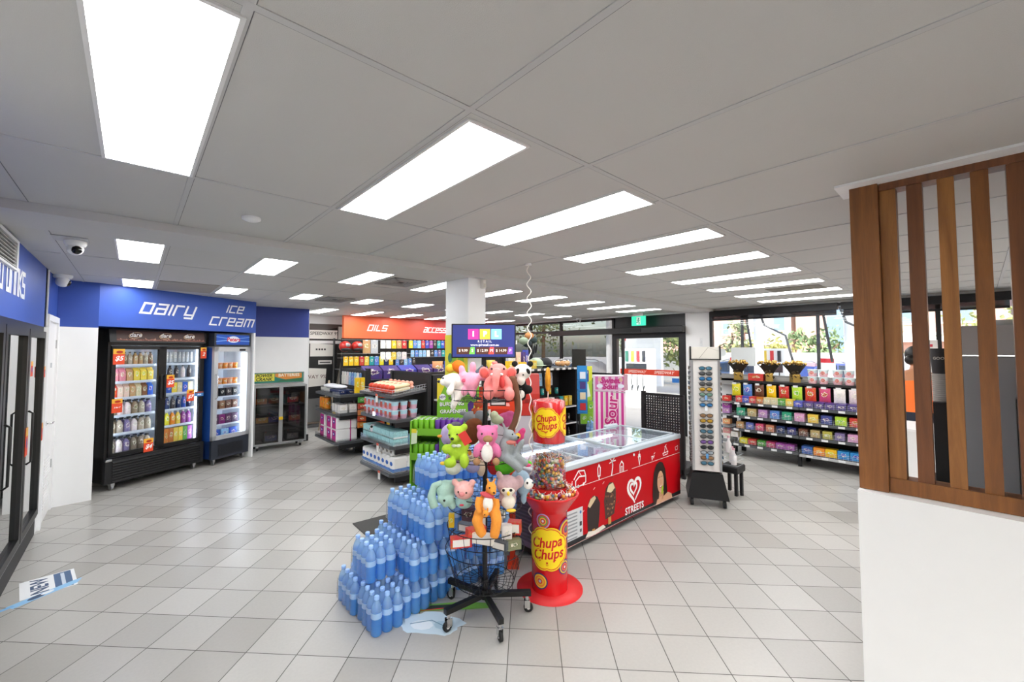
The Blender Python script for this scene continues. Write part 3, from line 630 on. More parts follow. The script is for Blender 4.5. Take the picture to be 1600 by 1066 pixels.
a.ell(.3, 1.865, .1, .05, '#e8f0fa', 20); a.text("Peters", .3, 1.862, .085, '#d8304a', shear=.15, bold=.03); a.build('printed_sign', hd)
for x in (.05, Wd-.08): MB().cyl((x, .03, .03), .028, .02, steel, 12, 'x').box(x-.005, x+.025, .0, .06, .05, .1, steel).build('caster', t)
MB().box(Wd-.1, Wd-.06, .03, .05, .44, 1.66, led).build('light_strip', t)
for z in (1.414, 1.177, .995, .805, .577):
    m = MB().box(.03, Wd-.03, .06, .066, z-.015, z+.008, wire)
    for i in range(12): m.box(.04+i*.047, .044+i*.047, .06, .5, z-.006, z, wire)
    m.build('shelf', t)
def in_f2(u, n, z): return FP(1.41+u, .06+n, z)
Ux = (.07, .49)
for z, cs, key, mk, nm, wh, k in ((1.418, ['#f08a28', '#e8a070', '#f08a28', '#e8a070', '#f08a28'], 'it', lambda: m_tub(.038, .09), 'ice_cream_tub', 'top', 'tub'), (1.181, ['#f08a28', '#e8a070', '#f08a28', '#e8a070', '#f08a28'], 'it', None, 'ice_cream_tub', 'second', 'tub'),
        (1.0, ['#3a3034', '#222326', '#3a3034', '#222326'], 'ib', lambda: m_box(.085, .07, .12), 'ice_cream_box', 'third', 'box'), (.81, ['#6b4030', '#8a5a3c', '#6b4030', '#6b4030'], 'ib', None, 'ice_cream_box', 'fourth', 'box'),
        (.582, ['#4a2c4c', '#7a2c6c', '#4a2c4c', '#4a2c4c'], 'ib2', lambda: m_box(.095, .08, .14), 'ice_cream_box', 'fifth', 'box'), (.37, ['#2d62c0', '#8fc0e0', '#2d62c0'], 'ib3', lambda: m_box(.12, .08, .13), 'frozen_dessert_box', 'lowest', 'box')):
    row(in_f2, *Ux, .12, z, cs, key, mk, nm, D(nm.replace('_', ' ')), 'on the %s shelf of the silver freezer' % wh, k, FA, depth=2 if key == 'it' else 1)
# ------------------------------------------------------------------ battery cabinet
t = thing('battery_cabinet', 'grey metal cabinet with smoked glass doors holding car batteries', 'cabinet', (1.53, 8.03, 0))
gm = mat('cabinet_grey', '#9a9c9d', .45, metal=.2); W_ = .84; sm = glass('smoked_glass', (.62, .6, .6), .06)
MB().box(0, W_, 0, .32, .09, .12, gm).box(0, W_, 0, .32, 1.06, 1.09, gm).box(0, .02, 0, .32, .09, 1.09, gm).box(W_-.02, W_, 0, .32, .09, 1.09, gm).box(0, W_, .31, .32, .09, 1.09, C_('#6d6e70')).build('body', t)
for z in (.42, .74): MB().box(.02, W_-.02, .03, .31, z, z+.015, gm).build('shelf', t)
for x0, x1 in ((0, .42), (.42, .84)):
    d = MB().box(x0, x1, -.02, 0, .09, .12, gm).box(x0, x1, -.02, 0, 1.06, 1.09, gm).box(x0, x0+.03, -.02, 0, .12, 1.06, gm).box(x1-.03, x1, -.02, 0, .12, 1.06, gm).build('door', t)
    MB().box(x0+.03, x1-.03, -.012, -.008, .12, 1.06, sm).build('door_glass', d)
MB().box(.39, .45, -.035, -.02, .5, .55, C_('#e8c020')).build('padlock', t)
for x in (.08, W_-.08):
    for y in (.05, .27): MB().cyl((x-.012, y, .028), .028, .024, blackp, 12, 'x').box(x-.018, x+.018, y-.02, y+.02, .045, .09, steel).build('caster', t)
def battery():
    b = MB().box(-.105, .105, -.08, .08, 0, .15, C_('#1d1c1e'), ch=.006).box(-.1, .1, -.075, .075, .15, .17, C_('#2b2a2c')).cyl((-.07, -.04, .17), .008, .015, C_('#b02a20'), 8).cyl((.07, -.04, .17), .008, .015, C_('#3a3a3a'), 8)
    b.box(-.09, .09, -.0815, -.08, .03, .12, pk); return b
for i, (x, z, c) in enumerate(((.12, .755, '#c8702c'), (.32, .755, '#8a2020'), (.62, .755, '#cc2f36'), (.14, .435, '#e6a22c'), (.33, .435, '#3a4a8c'), (.65, .435, '#c8702c'), (.28, .12, '#5a6a9c'), (.63, .12, '#b9bcc0'))):
    w = ('top', 'middle', 'lowest')[0 if z > .7 else 1 if z > .4 else 2]
    prod('bat', battery, 'car_battery', (1.53+x, 8.13, z), c, 'black car battery with %s label on the %s cabinet shelf, spot %s' % (CN.get(c, 'amber' if i == 3 else 'blue' if i in (4, 6) else 'dark red'), w, ORD[i]), 'car battery', 'car batteries in the grey cabinet')
t = thing('battery_sign', 'green and yellow battery light box sign above the grey cabinet', 'sign', (1.56, 8.37, 1.2))
MB().box(0, .86, 0, .028, -.09, .10, C_('#8c9a92')).build('frame', t)
a = Art(front(-.001)); a.rect(.01, .84, -.08, .09, '#1f7f72'); a.rect(.02, .36, -.05, .08, '#e0d84a'); a.text('POWER', .19, .045, .075, '#2a3a1c', shear=.25, bold=.03); a.text('CRANK', .19, -.02, .075, '#2a3a1c', shear=.25, bold=.03)
a.poly([(.37, .08), (.82, .08), (.82, -.04), (.6, -.05), (.37, .02)], '#d98a3c'); a.text('BATTERIES', .6, .045, .075, '#f3f0dc', bold=.02); a.poly([(.45, -.04), (.82, -.01), (.82, -.07), (.4, -.07)], '#2f6f4a'); a.build('printed_face', t)

# ------------------------------------------------------------------ cold drink coolers along the left wall
t = thing('drinks_cooler', 'black framed glass door drinks cooler along the blue cold drinks wall', 'cooler', (-.64, 0, 0))
MB().box(-.1, .0, -.3, 5.82, 0, .16, blackp).box(-.02, .01, -.3, 5.82, .16, .2, steel).box(-.1, .0, -.3, 5.83, 1.87, 1.92, blackm).box(-.1, .0, 5.77, 5.83, .16, 1.9, blackm).build('frame', t)
MB().box(-.75, -.72, -.3, 5.8, .16, 1.9, C_('#d6dade')).box(-.75, -.1, -.3, 5.8, .14, .16, C_('#c6c6c8')).box(-.75, -.1, -.3, 5.8, 1.88, 1.9, C_('#c6c6c8')).build('liner', t)
mir = glass('cooler_door_glass', (.75, .77, .78), .42, .01)
for k in range(6):
    y1 = 5.75-k*.82; y0 = y1-.80
    if y1 < 2: continue
    d = MB().box(-.03, .025, y0, y0+.06, .2, 1.87, blackm).box(-.03, .025, y1-.06, y1, .2, 1.87, blackm).box(-.03, .025, y0+.06, y1-.06, .2, .26, blackm).box(-.03, .025, y0+.06, y1-.06, 1.81, 1.87, blackm).build('door', t)
    MB().box(-.01, .0, y0+.06, y1-.06, .26, 1.81, mir).build('door_glass', d)
    MB().tube([(.03, y0+.03, .8), (.055, y0+.03, .82), (.055, y0+.03, 1.2), (.03, y0+.03, 1.22)], .008, blackm).build('handle', d)
def ycard(y, z, w, h, l): 
    t = thing('price_card', l, 'price card', (-.612, y, z), 0); MB().box(0, .003, -w/2, w/2, -h/2, h/2, C_('#e8502c')).build('card', t)
    a = Art(lambda u, v, d: (.003+d, u, v)); a.rect(-w/2, w/2, h*.2, h/2, '#f2b53c'); a.ell(0, -h*.05, w*.3, h*.18, '#7a3a8c', 12); a.build('print', t)
ycard(4.97, .98, .09, .22, 'orange and purple price card on the cooler frame low down'); ycard(5.05, 1.55, .08, .12, 'small orange price card high on the cooler frame'); ycard(5.72, 1.5, .05, .1, 'orange price tag by the last cooler door top'); ycard(5.73, .95, .05, .16, 'orange price tag low on the last cooler door edge')
# ------------------------------------------------------------------ water bottle packs
def water_mat(nm, c1, c2, c3, f):
    m = bpy.data.materials.new(nm); m.use_nodes = True; nt = m.node_tree; nt.nodes.clear(); N = nt.nodes.new; L = nt.links
    o = N('ShaderNodeOutputMaterial'); p = N('ShaderNodeBsdfPrincipled'); p.inputs['Base Color'].default_value = lin(c1); p.inputs['Roughness'].default_value = .12; p.inputs['Specular IOR Level'].default_value = .8
    tr = N('ShaderNodeBsdfTranslucent'); tr.inputs[0].default_value = lin(c2); t = N('ShaderNodeBsdfTransparent'); t.inputs[0].default_value = lin(c3)
    a = N('ShaderNodeMixShader'); a.inputs[0].default_value = .35; b = N('ShaderNodeMixShader'); b.inputs[0].default_value = f
    L.new(p.outputs[0], a.inputs[1]); L.new(tr.outputs[0], a.inputs[2]); L.new(a.outputs[0], b.inputs[1]); L.new(t.outputs[0], b.inputs[2]); L.new(b.outputs[0], o.inputs[0]); return m
wm = water_mat('blue_bottle_water', '#62b2fa', '#86c6ff', '#d2eaff', .32); wmt = water_mat('pale_bottle_top', '#b4dcff', '#c8e6ff', '#e8f4ff', .5); wcap = C_('#a3c9fa', .35); wlab = C_('#a8ccf4', .4); film = glass('shrink_film', (.98, .99, 1), .05, .12)
R_, Hb = .034, .225
_b = MB().lathe([(.026, 0), (.032, .006), (.0325, .03), (.0305, .04), (.0325, .05), (.0325, .075), (.0305, .083), (.0325, .092), (.0325, .14)], wm, 14, cap=False).lathe([(.0325, .14), (.030, .158), (.0225, .180), (.0135, .198), (.0125, .207)], wmt, 14, cap=False)
_b.lathe([(.0329, .103), (.0329, .137)], wlab, 14, cap=False)
BOT = _b.mesh('bottle'); CAP = MB().lathe([(.0145, .206), (.0150, .212), (.0150, .224), (.0135, .226)], wcap, 12).mesh('cap')
def film_mesh(nx, ny):
    m = MB(); x1, y1 = nx*2*R_, ny*2*R_; r = random.Random(nx*7+ny); pts = []
    n = 10
    per = [(x1*i/n, 0) for i in range(n)]+[(x1, y1*i/n) for i in range(n)]+[(x1-x1*i/n, y1) for i in range(n)]+[(0, y1-y1*i/n) for i in range(n)]
    zs = [.012, .06, .11, .15]
    vs = []
    for z in zs:
        for x, y in per: vs.append((x+(.004*r.uniform(-1, 1))-.0, y+.004*r.uniform(-1, 1), z+r.uniform(-.006, .006)))
    k = len(per); fs = [[j*k+i, j*k+(i+1) % k, (j+1)*k+(i+1) % k, (j+1)*k+i] for j in range(len(zs)-1) for i in range(k)]
    return m.add(vs, fs, film, True).mesh('shrink_wrap')
FILM = {}
def wpack(x, y, z, nx, ny, label):
    t = thing('water_bottle_pack', label, 'bottle pack', (x, y, z), random.uniform(-.02, .02), 'shrink wrapped packs of blue water bottles')
    for i in range(nx):
        for j in range(ny):
            b = bpy.data.objects.new('bottle', BOT); COL.objects.link(b); b.parent = t; b.location = (R_*(2*i+1), R_*(2*j+1), 0); b.rotation_euler = (0, 0, random.random()*6)
            c = bpy.data.objects.new('cap', CAP); COL.objects.link(c); c.parent = b
    if (nx, ny) not in FILM: FILM[nx, ny] = film_mesh(nx, ny)
    f = bpy.data.objects.new('shrink_wrap', FILM[nx, ny]); COL.objects.link(f); f.parent = t
q = .208
L1 = [(1.105, 2.40, 'at the very front corner of the pile on the floor'), (1.100, 2.68, 'on the floor behind the front corner pack')]
wpack(1.105, 2.40, 0, 3, 4, 'floor level water bottle pack at the front corner of the pile')
wpack(1.09, 2.685, 0, 3, 4, 'floor level water bottle pack behind the front corner pack')
wpack(1.325, 2.44, 0, 3, 4, 'floor level water bottle pack second from the front corner')
wpack(1.545, 2.475, 0, 3, 4, 'floor level water bottle pack third from the front corner')
wpack(1.765, 2.475, 0, 3, 4, 'floor level water bottle pack behind the toy rack legs')
wpack(1.985, 2.44, 0, 3, 4, 'floor level water bottle pack nearest the red frame')
wpack(1.14, 2.565, .23, 3, 4, 'second tier water bottle pack at the outer corner')
wpack(1.36, 2.40, .23, 3, 4, 'second tier water bottle pack under the front of the third tier')
wpack(1.36, 2.69, .23, 3, 4, 'second tier water bottle pack set back with only caps showing')
wpack(1.58, 2.40, .23, 3, 4, 'second tier water bottle pack third from the outer corner')
wpack(1.80, 2.40, .23, 3, 4, 'second tier water bottle pack behind the carton basket')
wpack(2.02, 2.40, .23, 3, 4, 'second tier water bottle pack next to the lollipop tower')
wpack(1.44, 2.35, .46, 3, 4, 'third tier water bottle pack overhanging the front of the pile')
wpack(1.43, 2.64, .46, 3, 4, 'third tier water bottle pack behind the overhanging one')
wpack(1.66, 2.37, .46, 3, 4, 'third tier water bottle pack second from the overhanging one')
wpack(1.66, 2.66, .46, 3, 4, 'third tier water bottle pack under the topmost packs')
wpack(1.88, 2.38, .46, 3, 4, 'third tier water bottle pack behind the kangaroo toy')
wpack(2.10, 2.42, .46, 3, 4, 'third tier water bottle pack at the lollipop tower end')
wpack(1.61, 2.58, .69, 3, 4, 'topmost water bottle pack against the green drinks stand')
wpack(1.83, 2.58, .69, 3, 4, 'topmost water bottle pack in the middle of its tier')
wpack(2.05, 2.58, .69, 3, 4, 'topmost water bottle pack at the lollipop tower end')
# ------------------------------------------------------------------ mat, floor stickers
tag(MB().box(0, 1.0, -.66, 0, 0, .008, mat('charcoal_mat', '#4c4b4a', .9, noise=.1, nscale=80)).build('floor_mat', loc=(1.66, 4.1, 0), rot=radians(-2)), 'dark grey rubber mat on the tiles behind the water bottles', 'mat')
t = thing('floor_sticker', 'white and blue drink advert sticker on the floor beside the coolers', 'sticker', (-.44, 4.42, 0), radians(8))
a = Art(lambda u, v, d: (u, v, d), .0002); a.rect(-.1, .18, -.06, .27, '#eef0f2'); a.text('NEW', -.0, .11, .12, '#2a4a72', bold=.03, rot=radians(90)); a.rect(.07, .16, -.05, .26, '#3d5f88'); a.line([(.115, -.02), (.115, .23)], .02, '#c8d4e2')
a.poly([(-.16, -.1), (-.13, -.16), (.18, -.03), (.21, .04), (.16, .03)], '#8fc4ea'); a.ell(-.02, -.075, .05, .025, '#2c4668', rot=.45); a.ell(.03, -.05, .035, .02, '#e8eef4', rot=.45); a.line([(-.22, -.15), (-.14, -.12)], .03, '#7fb8e4')
a.build('print', t)
t = thing('floor_sticker', 'green bottle and ice advert sticker on the floor under the toy rack', 'sticker', (1.44, 2.31, 0), radians(-48)); t.scale = (1.2, 1.2, 1)
a = Art(lambda u, v, d: (u, v, d), .0008)
a.ell(.0, .0, .17, .09, '#cfe2ec', 30, fn=lambda q_: 1+.1*sin(5*q_)+.05*sin(11*q_)); a.ell(-.04, -.02, .06, .04, '#eaf3f8', 9); a.ell(.07, -.01, .05, .035, '#b4d0de', 8); a.line([(-.1, -.02), (.0, .02), (.1, -.03)], .006, '#7aa0b4')
a.poly([(-.14, .05), (-.06, .09), (.16, .13), (.3, .16), (.32, .2), (.14, .2), (-.06, .15), (-.16, .1)], '#7ab648'); a.poly([(-.06, .1), (.1, .13), (.1, .17), (-.04, .14)], '#2a3a2c'); a.line([(-.14, .07), (.12, .15)], .006, '#d8302c')
a.build('print', t)
# ------------------------------------------------------------------ wire toy rack on castors
RX, RY = 1.757, 2.165; RA = radians(48.66-90)
rack = thing('toy_rack', 'black wire spinner rack on five castors full of plush toys', 'rack', (RX, RY, 0), RA)
MB().cyl((0, 0, .1), .016, 1.40, blackm, 14).cyl((0, 0, .18), .024, .04, blackm, 14).cyl((0, 0, .1), .035, .06, blackm, 14).build('pole', rack)
for k in range(5):
    a_ = radians(-69+72*k); MM = Matrix.Rotation(a_, 4, 'Z')
    l = MB().box(.02, .30, -.016, .016, .105, .137, blackm, M=MM); lg = l.build('leg', rack)
    cx = .275; w = MB().cyl((cx, 0, .078), .012, .03, chrome, 10).box(cx-.018, cx+.018, -.016, -.013, .03, .078, chrome).box(cx-.018, cx+.018, .013, .016, .03, .078, chrome)
    w.lathe([(.022, -.011), (.03, -.008), (.03, .008), (.022, .011)], mat('rubber_wheel', '#19191a', .6), 16, M=Matrix.Translation((cx+.008, 0, .03)) @ Matrix.Rotation(pi/2, 4, 'X'))
    w.cyl((cx+.008, -.0125, .03), .011, .025, C_('#d8d8d6'), 10, 'y')
    me = w.mesh('caster'); o = bpy.data.objects.new('caster', me); COL.objects.link(o); o.parent = lg; o.rotation_euler = (0, 0, a_)
wr = mat('black_wire', '#161617', .4, metal=.3)
def basket(zt, zb, rt, rb, nm='wire_basket', nv=18, floor_rings=2):
    m = MB().ring((0, 0, zt), rt, .0028, wr, 40).ring((0, 0, zb), rb, .0026, wr, 36)
    for i in range(nv):
        a_ = 2*pi*i/nv; p = lambda r, z: (r*cos(a_), r*sin(a_), z); m.tube([p(rt, zt), p(rb, zb), p(.03, zb-.004)], .0017, wr, 4)
    for j in range(1, floor_rings+1): m.ring((0, 0, zb-.002), rb*j/(floor_rings+1), .0018, wr, 24, 4)
    return m.build(nm, rack)
basket(1.455, 1.385, .25, .24); basket(1.095, 1.01, .25, .24); basket(.79, .70, .25, .24); basket(.575, .49, .245, .23); basket(.43, .215, .255, .19, floor_rings=3, nv=26)
# ---- plush toys
from mathutils import noise as mn
def fur(name, col, sc=.35):
    return mat('plush_'+name, col, .95, noise=.10, nscale=90, bump=sc)
def blob(parts, m, name, parent, voxel=.007):
    """one continuous soft body from overlapping lobes: (centre, radii, rotation) or ('tube', points, radii)"""
    b = MB()
    for p in parts:
        if p[0] == 'tube': b.tube(p[1], p[2], m, 10)
        else: b.ball(p[0], p[1], m, 12, 8, p[2] if len(p) > 2 else None)
    o = b.build(name, None); r = o.modifiers.new('r', 'REMESH'); r.mode = 'VOXEL'; r.voxel_size = voxel; r.use_smooth_shade = True
    s = o.modifiers.new('s', 'SMOOTH'); s.iterations = 4; s.factor = .6
    bpy.context.view_layer.update(); me = bpy.data.meshes.new_from_object(o.evaluated_get(bpy.context.evaluated_depsgraph_get()))
    bpy.data.objects.remove(o); me.name = name
    for p in me.polygons: p.use_smooth = True
    if not me.materials: me.materials.append(m)
    o = bpy.data.objects.new(name, me); COL.objects.link(o); o.parent = parent; return o
def RL(x, y, z): # rack-local: x to the viewer's right, y away
    return (RX+x*cos(RA)-y*sin(RA), RY+x*sin(RA)+y*cos(RA), z)
def toy(name, label, x, y, z, cat='plush toy', turn=0):
    return thing(name, label, cat, RL(x, y, z), RA+radians(turn), 'plush toys on the wire rack')
eye = mat('toy_eye', '#120e0c', .12)
def ball(p, name, c, r, m, rot=None): return MB().ball(c, r, m, 12, 8, rot).build(name, p)
# top tier, pixel y -> z : z = 1.479-(y-600)*.00418 ; x = (px-758)*.0042
t = toy('duck_plush', 'orange and yellow plush ball toy at the back of the top basket', -.19, .10, 1.59)
blob([((0, 0, 0), (.048, .045, .042)), ((.02, 0, -.03), .03)], fur('orange', '#f07a1e'), 'body', t); ball(t, 'wing', (-.055, -.01, -.015), (.03, .02, .03), fur('yellow', '#f4c840')); ball(t, 'foot', (.02, -.02, -.055), (.02, .015, .015), fur('brown2', '#6a4426'))
t = toy('dog_plush', 'white floppy eared plush dog lying on the top basket rim', -.20, -.10, 1.50)
w_ = fur('white', '#f2efea')
blob([((0, 0, 0), (.065, .055, .055)), ((-.035, -.02, .01), (.04, .04, .035)), ((-.06, -.03, 0), .024), ((.05, .03, -.05), (.05, .05, .055)), ((.02, .0, -.09), (.035, .03, .05)), ((.01, -.03, -.13), (.022, .02, .03)), ((.0, 0, -.16), .02)], w_, 'body', t)
for s, x in ((1, .0),): blob([((.005, -.06, -.0), (.022, .012, .04), (0, .15, 0)), ((-.01, -.068, -.05), (.026, .013, .035), (0, .4, 0))], w_, 'ear', t)
ball(t, 'nose', (-.088, -.035, .002), .009, eye); ball(t, 'eye', (-.058, -.052, .025), .006, eye); ball(t, 'eye', (-.075, -.02, .025), .006, eye)
t = toy('rabbit_plush', 'light pink plush rabbit flopped between the white dog and the pink elephant', -.085, -.10, 1.49)
pk_ = fur('pink', '#f4a6c0')
blob([((0, 0, .01), (.055, .045, .06)), ((-.05, 0, .045), (.035, .03, .03)), ((-.06, 0, .085), (.022, .018, .032), (0, -.3, 0)), ((.01, 0, .1), (.022, .018, .04)), ((.07, 0, .04), (.045, .03, .025), (0, .3, 0)), ((-.045, -.01, -.05), (.022, .02, .032)), ((.01, -.01, -.055), (.024, .02, .035)), ((-.075, -.01, .02), (.03, .025, .02))], pk_, 'body', t)
ball(t, 'heart_patch', (-.045, -.03, .02), (.012, .004, .012), C_('#e05878'))
t = toy('shark_plush', 'small grey plush fin peeping out behind the pink elephant', -.03, .06, 1.575); blob([('tube', [(-.02, 0, -.04), (0, 0, 0), (.01, 0, .03)], [.035, .018, .004]), ((0, 0, -.05), (.05, .03, .03))], fur('slate', '#5c6470'), 'body', t)
t = toy('elephant_plush', 'big coral pink plush elephant sitting in the top basket', .085, -.15, 1.49)
el = fur('coral', '#f08c88'); 
blob([((0, 0, .075), (.062, .055, .055)), ((0, .01, -.02), (.075, .06, .065)), ((-.055, -.05, -.055), (.035, .045, .042)), ((.07, -.05, -.06), (.035, .045, .042)), ((.065, -.02, .0), (.028, .03, .05), (0, -.3, 0)), ((-.06, -.02, .0), (.028, .03, .05), (0, .3, 0)), ('tube', [(-.005, -.04, .08), (-.012, -.075, .04), (-.012, -.085, -.01), (-.02, -.08, -.05)], [.032, .026, .02, .016])], el, 'body', t)
for s in (-1, 1):
    e = blob([((s*.085, -.005, .07), (.036, .012, .04), (0, s*.4, 0))], el, 'ear', t, .006); MB().ball((s*.086, -.018, .07), (.024, .005, .028), fur('rose', '#e8655f'), 12, 8).build('ear_lining', e)
    ball(t, 'eye', (s*.038, -.045, .095), .007, eye)
MB().ball((-.032, -.062, .062), (.014, .01, .008), w_).build('tusk', t); MB().ball((.02, -.062, .062), (.014, .01, .008), w_).build('tusk', t)
ball(t, 'scarf', (.022, -.052, .02), (.02, .014, .045), C_('#d94848', .8), (0, -.2, 0)); ball(t, 'tuft', (-.02, 0, .13), (.018, .015, .012), el)
t = toy('panda_plush', 'black and white plush panda perched on the edge of the top basket', .235, -.02, 1.5)
bk = fur('black', '#151414', .2)
blob([((-.02, 0, -.03), (.06, .05, .07)), ((.045, -.03, -.055), (.032, .03, .03)), ((-.05, -.03, -.04), (.03, .03, .045)), ((.0, -.02, -.1), (.035, .03, .03)), ((-.06, .01, .02), (.03, .03, .05))], bk, 'body', t)
blob([((.01, -.02, .06), (.06, .052, .052)), ((.0, -.045, .01), (.03, .02, .04))], w_, 'head', t)
for x, z in ((-.025, .075), (.045, .075)): ball(t, 'eye_patch', (x, -.062, z-.01), (.012, .008, .02), bk, (0, .35 if x < 0 else -.5, 0))
for x in (-.04, .062): ball(t, 'ear', (x, 0, .11), (.02, .012, .02), bk)
ball(t, 'nose', (.012, -.072, .042), (.007, .005, .005), eye); blob([((-.0, -.04, -.085), (.026, .02, .03))], w_, 'belly', t)
t = toy('monkey_plush', 'brown plush monkey with very long arm hanging from the top basket', .19, -.16, 1.46)
br = fur('brown', '#6f4a36')
blob([('tube', [(-.02, 0, .07), (.0, 0, .03), (.015, 0, -.05), (.02, 0, -.13), (.0, 0, -.21), (-.03, .01, -.27)], [.022, .024, .022, .02, .02, .022]), ((-.015, 0, .06), (.03, .025, .025))], br, 'body', t)
blob([('tube', [(.03, .012, -.03), (.04, .012, -.1), (.03, .012, -.18), (.005, .015, -.25)], [.008, .01, .01, .008])], w_, 'arm_trim', t, .005)
t = toy('gingerbread_plush', 'small rust brown plush hanging under the white dog basket', -.035, -.19, 1.37); blob([((0, 0, 0), (.03, .02, .022)), ((-.02, 0, -.04), (.012, .01, .03), (0, .3, 0))], fur('rust', '#a04a30'), 'body', t)
# middle tier
t = toy('bird_plush', 'lilac plush bird with orange beak behind the green bear', -.245, .0, 1.14); blob([((0, 0, 0), (.05, .045, .07)), ((.01, 0, .03), .045)], fur('lilac', '#b7a6d0'), 'body', t); ball(t, 'beak', (-.05, -.03, .0), (.016, .01, .01), fur('beak', '#f0a040')); ball(t, 'crest', (.05, 0, .06), (.04, .03, .03), fur('dgrey', '#6a6670'))
for x, z, l, n in ((-.10, 1.245, 'grey plush back rounding up behind the brown plush', 'koala_plush'), (-.035, 1.25, 'grey plush with green leaf beside the rack pole', 'sloth_plush')):
    t = toy(n, l, x, .06, z); blob([((0, 0, 0), (.055, .05, .045))], fur('grey', '#85898e'), 'body', t); ball(t, 'leaf' if x > -.05 else 'ear', (.035, -.02, .02) if x > -.05 else (-.05, 0, .03), (.025, .012, .015), fur('dgreen', '#2f5a48') if x > -.05 else fur('grey', '#85898e'))
t = toy('antler_plush', 'small rust orange plush antlers sticking up in the middle basket', -.04, .12, 1.285); blob([('tube', [(-.06, 0, .0), (-.03, 0, .01), (0, 0, -.01)], [.012, .015, .02]), ('tube', [(.06, 0, .01), (.03, 0, .01), (0, 0, -.01)], [.012, .018, .02])], fur('rusto', '#c4673a'), 'body', t)
t = toy('bear_plush', 'dark brown plush back between the green bear and pink beaver', -.085, -.04, 1.17); blob([((0, 0, 0), (.06, .05, .085)), ((.02, 0, .05), (.05, .04, .04))], fur('choc', '#6b3a1e'), 'body', t)
t = toy('bear_plush', 'lime green plush bear with red swing tag in the middle basket', -.165, -.19, 1.12)
gr = fur('lime', '#a9cc38')
blob([((0, 0, .065), (.057, .05, .05)), ((-.012, -.045, .045), (.03, .02, .024)), ((.0, 0, -.03), (.055, .05, .065)), ((-.06, -.02, -.02), (.032, .03, .03)), ((.05, -.025, -.02), (.025, .028, .05)), ((-.035, -.055, -.095), (.04, .035, .03)), ((.05, -.05, -.085), (.03, .035, .045)), ((-.045, 0, .11), .02), ((.045, 0, .108), .022)], gr, 'body', t)
ball(t, 'nose', (-.022, -.066, .05), (.011, .008, .009), eye); ball(t, 'eye', (-.042, -.045, .068), .006, eye); ball(t, 'eye', (.006, -.05, .073), .006, eye)
MB().box(-.025, .025, -.002, .002, -.04, .04, C_('#d63a34')).build('swing_tag', t, loc=(.055, -.07, .055), rot=(.1, -.55, 0)); MB().ball((-.012, -.05, .005), (.016, .01, .01), C_('#cfd6c0')).ball((.014, -.05, .005), (.016, .01, .01), C_('#cfd6c0')).build('bow', t)
t = toy('beaver_plush', 'pink plush beaver with tan muzzle sitting in the middle basket', .022, -.21, 1.13)
bp = fur('hotpink', '#e07aa8'); tn = fur('tan', '#a9805c')
blob([((0, 0, .055), (.066, .055, .06)), ((0, .01, -.04), (.06, .05, .07)), ((-.06, -.02, -.035), (.026, .03, .045), (0, .3, 0)), ((.06, -.02, -.035), (.026, .03, .045), (0, -.3, 0)), ((-.05, 0, .1), .018), ((.05, 0, .1), .018)], bp, 'body', t)
ball(t, 'muzzle', (.005, -.052, .04), (.03, .018, .022), tn); ball(t, 'belly', (0, -.04, -.045), (.036, .018, .055), w_); MB().box(-.004, .012, -.076, -.07, .01, .026, C_('#ffffff')).build('teeth', t)
for s in (-1, 1): ball(t, 'eye', (s*.032, -.048, .07), .006, eye); ball(t, 'paw', (s*.058-.004, -.045, -.095), (.022, .026, .022), tn)
t = toy('cactus_plush', 'pale green and white plush tuft behind the pink beaver', .06, .0, 1.27); blob([((0, 0, 0), (.03, .03, .03)), ((.02, 0, -.03), (.045, .03, .03))], fur('sage', '#b8c4a4'), 'body', t)
t = toy('dragon_plush', 'magenta plush curving up behind the grey wolf', .135, .04, 1.235); blob([((0, 0, 0), (.06, .045, .05)), ((.03, 0, .03), (.04, .03, .03))], fur('magenta', '#c65a90'), 'body', t)
t = toy('star_plush', 'hot pink and yellow star plush at the side of the middle basket', .235, .0, 1.14); blob([((0, 0, 0), (.025, .02, .035)), ((.015, 0, .03), .02), ((-.015, 0, -.04), .022)], fur('fuchsia', '#dc4a88'), 'body', t); ball(t, 'star', (-.02, -.025, .0), (.018, .008, .02), fur('yellow', '#f4c840'))
t = toy('wolf_plush', 'grey plush wolf with pink bandana slumped in the middle basket', .155, -.19, 1.10)
gy = fur('wolf', '#8d9396')
blob([((0, 0, .08), (.04, .036, .034)), ((.03, -.03, .07), (.03, .02, .02)), ((-.015, 0, .01), (.048, .045, .065)), ((-.05, -.01, -.04), (.032, .035, .04)), ((.06, -.02, .01), (.02, .022, .06), (0, .55, 0)), ('tube', [(-.03, -.04, -.04), (.02, -.05, -.075), (.07, -.05, -.12)], [.03, .026, .024]), ('tube', [(.03, -.03, -.03), (.08, -.03, -.07), (.11, -.03, -.09)], [.026, .024, .02]), ((-.03, 0, .13), (.01, .008, .035), (0, -.4, 0)), ((-.02, -.01, .09), (.02, .01, .03))], gy, 'body', t)
ball(t, 'bandana', (.012, -.035, .042), (.032, .014, .014), C_('#c8746c', .8)); ball(t, 'eye', (.02, -.034, .09), .005, eye); ball(t, 'nose', (.055, -.044, .074), .007, eye)
